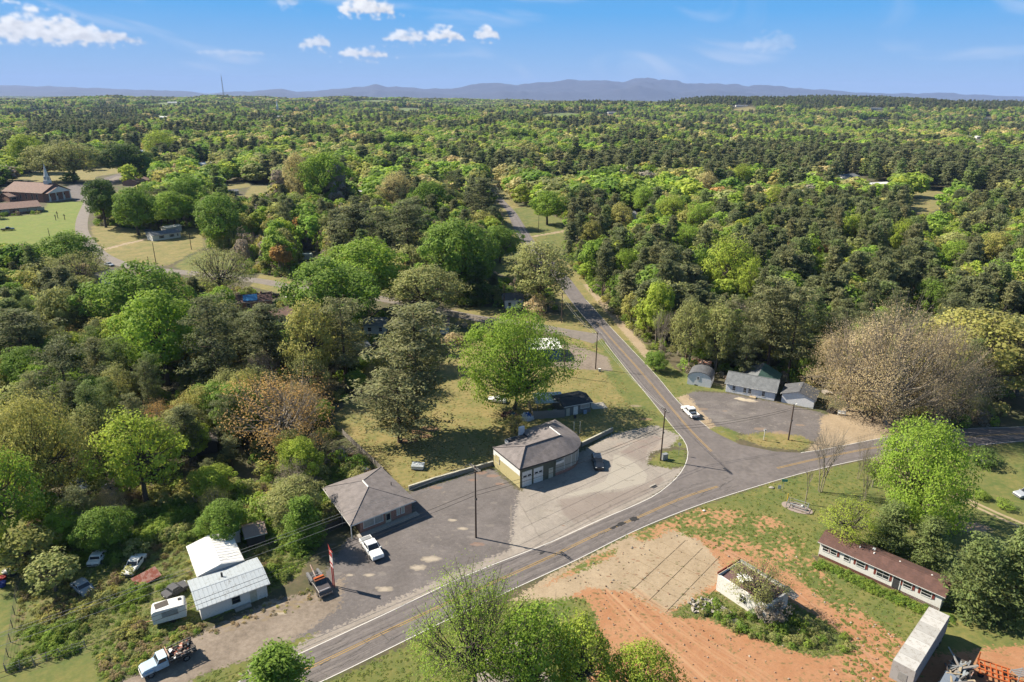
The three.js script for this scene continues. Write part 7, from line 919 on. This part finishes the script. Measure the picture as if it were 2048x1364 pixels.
{
  const wood = new THREE.Group(); wood.name = 'woodland'; tag(wood, 'mass of mixed woods rolling away to the horizon', 'woodland', undefined, 'stuff'); scene.add(wood);
  const m4 = new THREE.Matrix4(), q = new THREE.Quaternion(), white = leafMat([1, 1, 1]), Y = V(0, 1, 0);
  for (const [k, { pr, list }] of rest) for (const [nm, geo, m] of [['crown', pr.crown, white], ['trunk', pr.trunk, bark]]) {
    if (!geo) continue; const im = new THREE.InstancedMesh(geo, m, list.length); im.name = nm; im.castShadow = im.receiveShadow = true;
    list.forEach((e, i) => { q.setFromAxisAngle(Y, (i * 2.399) % 6.283); im.setMatrixAt(i, m4.compose(V(e[0], e[1], e[2]), q, V(e[4], e[3], e[4]))); if (nm === 'crown') im.setColorAt(i, C(...e[5])); }); wood.add(im);
  }
}
// brush, vines and weeds: low leafy clumps that nobody could count
{
  const r = rng(515), clump = [301, 302, 303].map((s) => broad(s, { h: 1.5, w: 2.2, lobes: 12, per: 40, leaf: 0.115, fat: 1.3, start: 0, wood: false })), lists = [[], [], []];
  const put = (x, d, s, tint, hs = 1) => lists[Math.floor(r() * 3)].push([x, land(x, d) - 0.1, -d, s * hs, s, tint]);
  const P = (l) => l.map(([u, v]) => { const p = G(u, v); return [p.x, -p.z]; }), yard = P([[20, 1340], [55, 1060], [250, 985], [520, 960], [680, 900], [755, 940], [700, 1000], [645, 1075], [600, 1140], [545, 1180], [500, 1130], [480, 1060], [380, 1080], [385, 1240], [330, 1262], [200, 1295]]);
  const keep = P([[290, 1185], [385, 1185], [385, 1270], [290, 1270]]), cars = P([[240, 1100], [325, 1100], [325, 1175], [240, 1175]]);
  const tints = [TINT.kudzu, TINT.kudzu, [0.15, 0.21, 0.04], TINT.olive, TINT.gold, [0.20, 0.15, 0.08]];
  for (let i = 0; i < 9500; i++) { const x = -90 + 75 * r(), d = 62 + 62 * r(); if (!inside(yard, x, d) || inside(keep, x, d) || (inside(cars, x, d) && r() < 0.9)) continue; const n = fbm(x / 9, d / 9, 3), s = clamp(0.35 + 0.9 * n + 0.35 * r(), 0.16, 1.3); put(x, d, s * (d > 92 ? 1.3 : 0.85), tints[Math.min(5, Math.floor(clamp(0.5 + 0.9 * fbm(x / 14 + 9, d / 14, 2) + 0.3 * (r() - 0.5)) * 6))]); }
  for (let i = 0; i < 15000; i++) { const d = 88 + 337 * Math.sqrt(r()), x = (r() * 2 - 1) * d * 0.8; if (isOpen(x, d) || onLane(x, d, 0) || (d < 130 && x > -18) ) continue; const s = 0.7 + 1.2 * r(); if (blocked(x, d, 1.4 * s, 1.5)) continue; put(x, d, s, r() < 0.5 ? pick([TINT.olive, TINT.green, TINT.kudzu]) : pick([TINT.bright, TINT.grey, TINT.gold]), 1.1); }
  // vine hummocks above the side street
  for (let i = 0; i < 900; i++) { const p = G(430 + 260 * r(), 425 + 100 * r()); if (isOpen(p.x, -p.z) || onLane(p.x, -p.z, 2)) continue; put(p.x, -p.z, 1.4 + 2.0 * r(), pick([TINT.grey, [0.24, 0.19, 0.14], TINT.gold, TINT.olive, TINT.kudzu]), 1.3 + r()); }
  // weeds round the ruin, trailer and clay lot
  for (let i = 0; i < 230; i++) { const p = G(1400 + 300 * r(), 1190 + 115 * r()); if (!inside(P([[1345, 1228], [1425, 1200], [1500, 1230], [1560, 1232], [1650, 1245], [1720, 1300], [1640, 1318], [1540, 1285], [1470, 1265], [1420, 1240]]), p.x, -p.z)) continue; put(p.x, -p.z, 0.3 + 0.45 * r(), pick([TINT.green, TINT.kudzu, TINT.olive])); }
  for (let i = 0; i < 260; i++) { const t = r(), p = G(lerp(1630, 1900, t) + (r() - 0.5) * 26, lerp(1125, 1245, t) + (r() - 0.5) * 14); put(p.x, -p.z, 0.2 + 0.25 * r(), pick([TINT.kudzu, TINT.green])); }
  const verge = P([[330, 1268], [420, 1246], [560, 1196], [640, 1172], [668, 1188], [600, 1222], [520, 1240], [430, 1268], [350, 1300], [250, 1330]]); for (let i = 0; i < 1500; i++) { const x = -60 + 40 * r(), d = 62 + 35 * r(); if (inside(verge, x, d)) put(x, d, 0.12 + 0.22 * r(), pick([[0.34, 0.27, 0.14], TINT.gold, TINT.olive, [0.3, 0.24, 0.15]]), 0.8); }
  const side = P([[188, 1306], [330, 1264], [420, 1246], [350, 1298], [285, 1338], [215, 1372]]); for (let i = 0; i < 2600; i++) { const x = -64 + 30 * r(), d = 60 + 22 * r(); if (inside(side, x, d)) put(x, d, 0.16 + 0.4 * r(), pick([TINT.kudzu, TINT.gold, TINT.olive, [0.3, 0.24, 0.13], TINT.green]), 0.8); }
  const o = new THREE.Group(); o.name = 'undergrowth'; tag(o, 'low brush, weeds and vines covering the junkyard and wood floors', 'undergrowth', undefined, 'stuff'); scene.add(o);
  const m4 = new THREE.Matrix4(), q = new THREE.Quaternion(), m = leafMat([1, 1, 1]);
  lists.forEach((l, k) => { const im = new THREE.InstancedMesh(clump[k].crown, m, l.length); im.name = 'foliage'; im.castShadow = im.receiveShadow = true; l.forEach((e, i) => { q.setFromAxisAngle(V(0, 1, 0), i * 1.7); im.setMatrixAt(i, m4.compose(V(e[0], e[1], e[2]), q, V(e[4], e[3], e[4]))); im.setColorAt(i, C(...jitter(e[5]))); }); o.add(im); });
  // loose stones and crumbs of concrete on the clay lot
  { const sg = new THREE.DodecahedronGeometry(0.12, 0), sl = [], zone = P([[1040, 1210], [1180, 1125], [1330, 1064], [1480, 1085], [1620, 1120], [1850, 1310], [1780, 1400], [1200, 1400], [1190, 1240]]); for (let i = 0; i < 1500; i++) { const x = 8 + 50 * r(), d = 60 + 45 * r(); if (inside(zone, x, d)) sl.push([x, d, 0.3 + 1.3 * r() * r()]); } const st = new THREE.InstancedMesh(sg, M.concrete, sl.length); st.name = numbered('gravel'); tag(st, 'loose stones scattered over the red clay lot', 'gravel', undefined, 'stuff'); sl.forEach((e, i) => { q.setFromEuler(new THREE.Euler(i, i * 2.1, i * 0.7)); st.setMatrixAt(i, m4.compose(V(e[0], 0.04, -e[1]), q, V(e[2] * 1.3, e[2] * 0.7, e[2]))); st.setColorAt(i, C(...(i % 3 ? [0.8, 0.55, 0.4] : [1, 0.95, 0.9]))); }); scene.add(st); }
  // grass and weed tufts on lawns and clay
  const tuft = (() => { const L = new Leaves(), q2 = rng(7); for (let i = 0; i < 16; i++) { const a = q2() * 6.283, s = 0.16 * Math.sqrt(q2()); L.add(Math.cos(a) * s, 0.05, Math.sin(a) * s, Math.cos(a) * 0.5 + (q2() - 0.5), 1.3, Math.sin(a) * 0.5 + (q2() - 0.5), 0.10, 0.8 + 0.4 * q2(), q2, 0.3); } return L.geo(); })(), tl = [];
  const lawns = covers.filter((c) => c.pts && [1, 2, 7, 10].includes(c.k)).map((c) => [c.k, c.pts]), hard = covers.filter((c) => c.pts && [3, 4, 6, 8, 11].includes(c.k)).map((c) => c.pts), hw = [...upW, ...upE, ...loW.slice().reverse()].map(([u, v]) => { const p = G(u, v); return [p.x, -p.z]; });
  for (let i = 0; i < 60000; i++) { const d = 64 + 130 * Math.pow(r(), 1.4), x = (r() * 2 - 1) * d * 0.78, hit = lawns.filter((l) => inside(l[1], x, d)).pop(); if (!hit || hard.some((h) => inside(h, x, d)) || inside(hw, x, d) || onLane(x, d, -4.2)) continue; if (hit[0] < 3 && r() < 0.55) continue; if (hit[0] === 10 && look(NA, d, x, 7.3) * 0.9 + 0.6 * look(NA, x, d, 47) < 0) continue; tl.push([x, d, 0.6 + 1.1 * r(), hit[0] === 2 ? [0.30, 0.25, 0.09] : hit[0] === 10 ? [0.16, 0.20, 0.04] : [0.18, 0.215, 0.05]]); }
  const im = new THREE.InstancedMesh(tuft, m, tl.length); im.name = numbered('grass'); tag(im, 'short mown and weedy grass on the lawns', 'grass', undefined, 'stuff'); im.castShadow = im.receiveShadow = true; tl.forEach((e, i) => { q.setFromAxisAngle(V(0, 1, 0), i * 2.1); im.setMatrixAt(i, m4.compose(V(e[0], 0, -e[1]), q, V(e[2], e[2] * 0.9, e[2]))); im.setColorAt(i, C(...jitter(e[3]))); }); scene.add(im);
}
scene.traverse((o) => { if (o.isMesh) o.castShadow = o.receiveShadow = true; });
renderer.render(scene, camera);
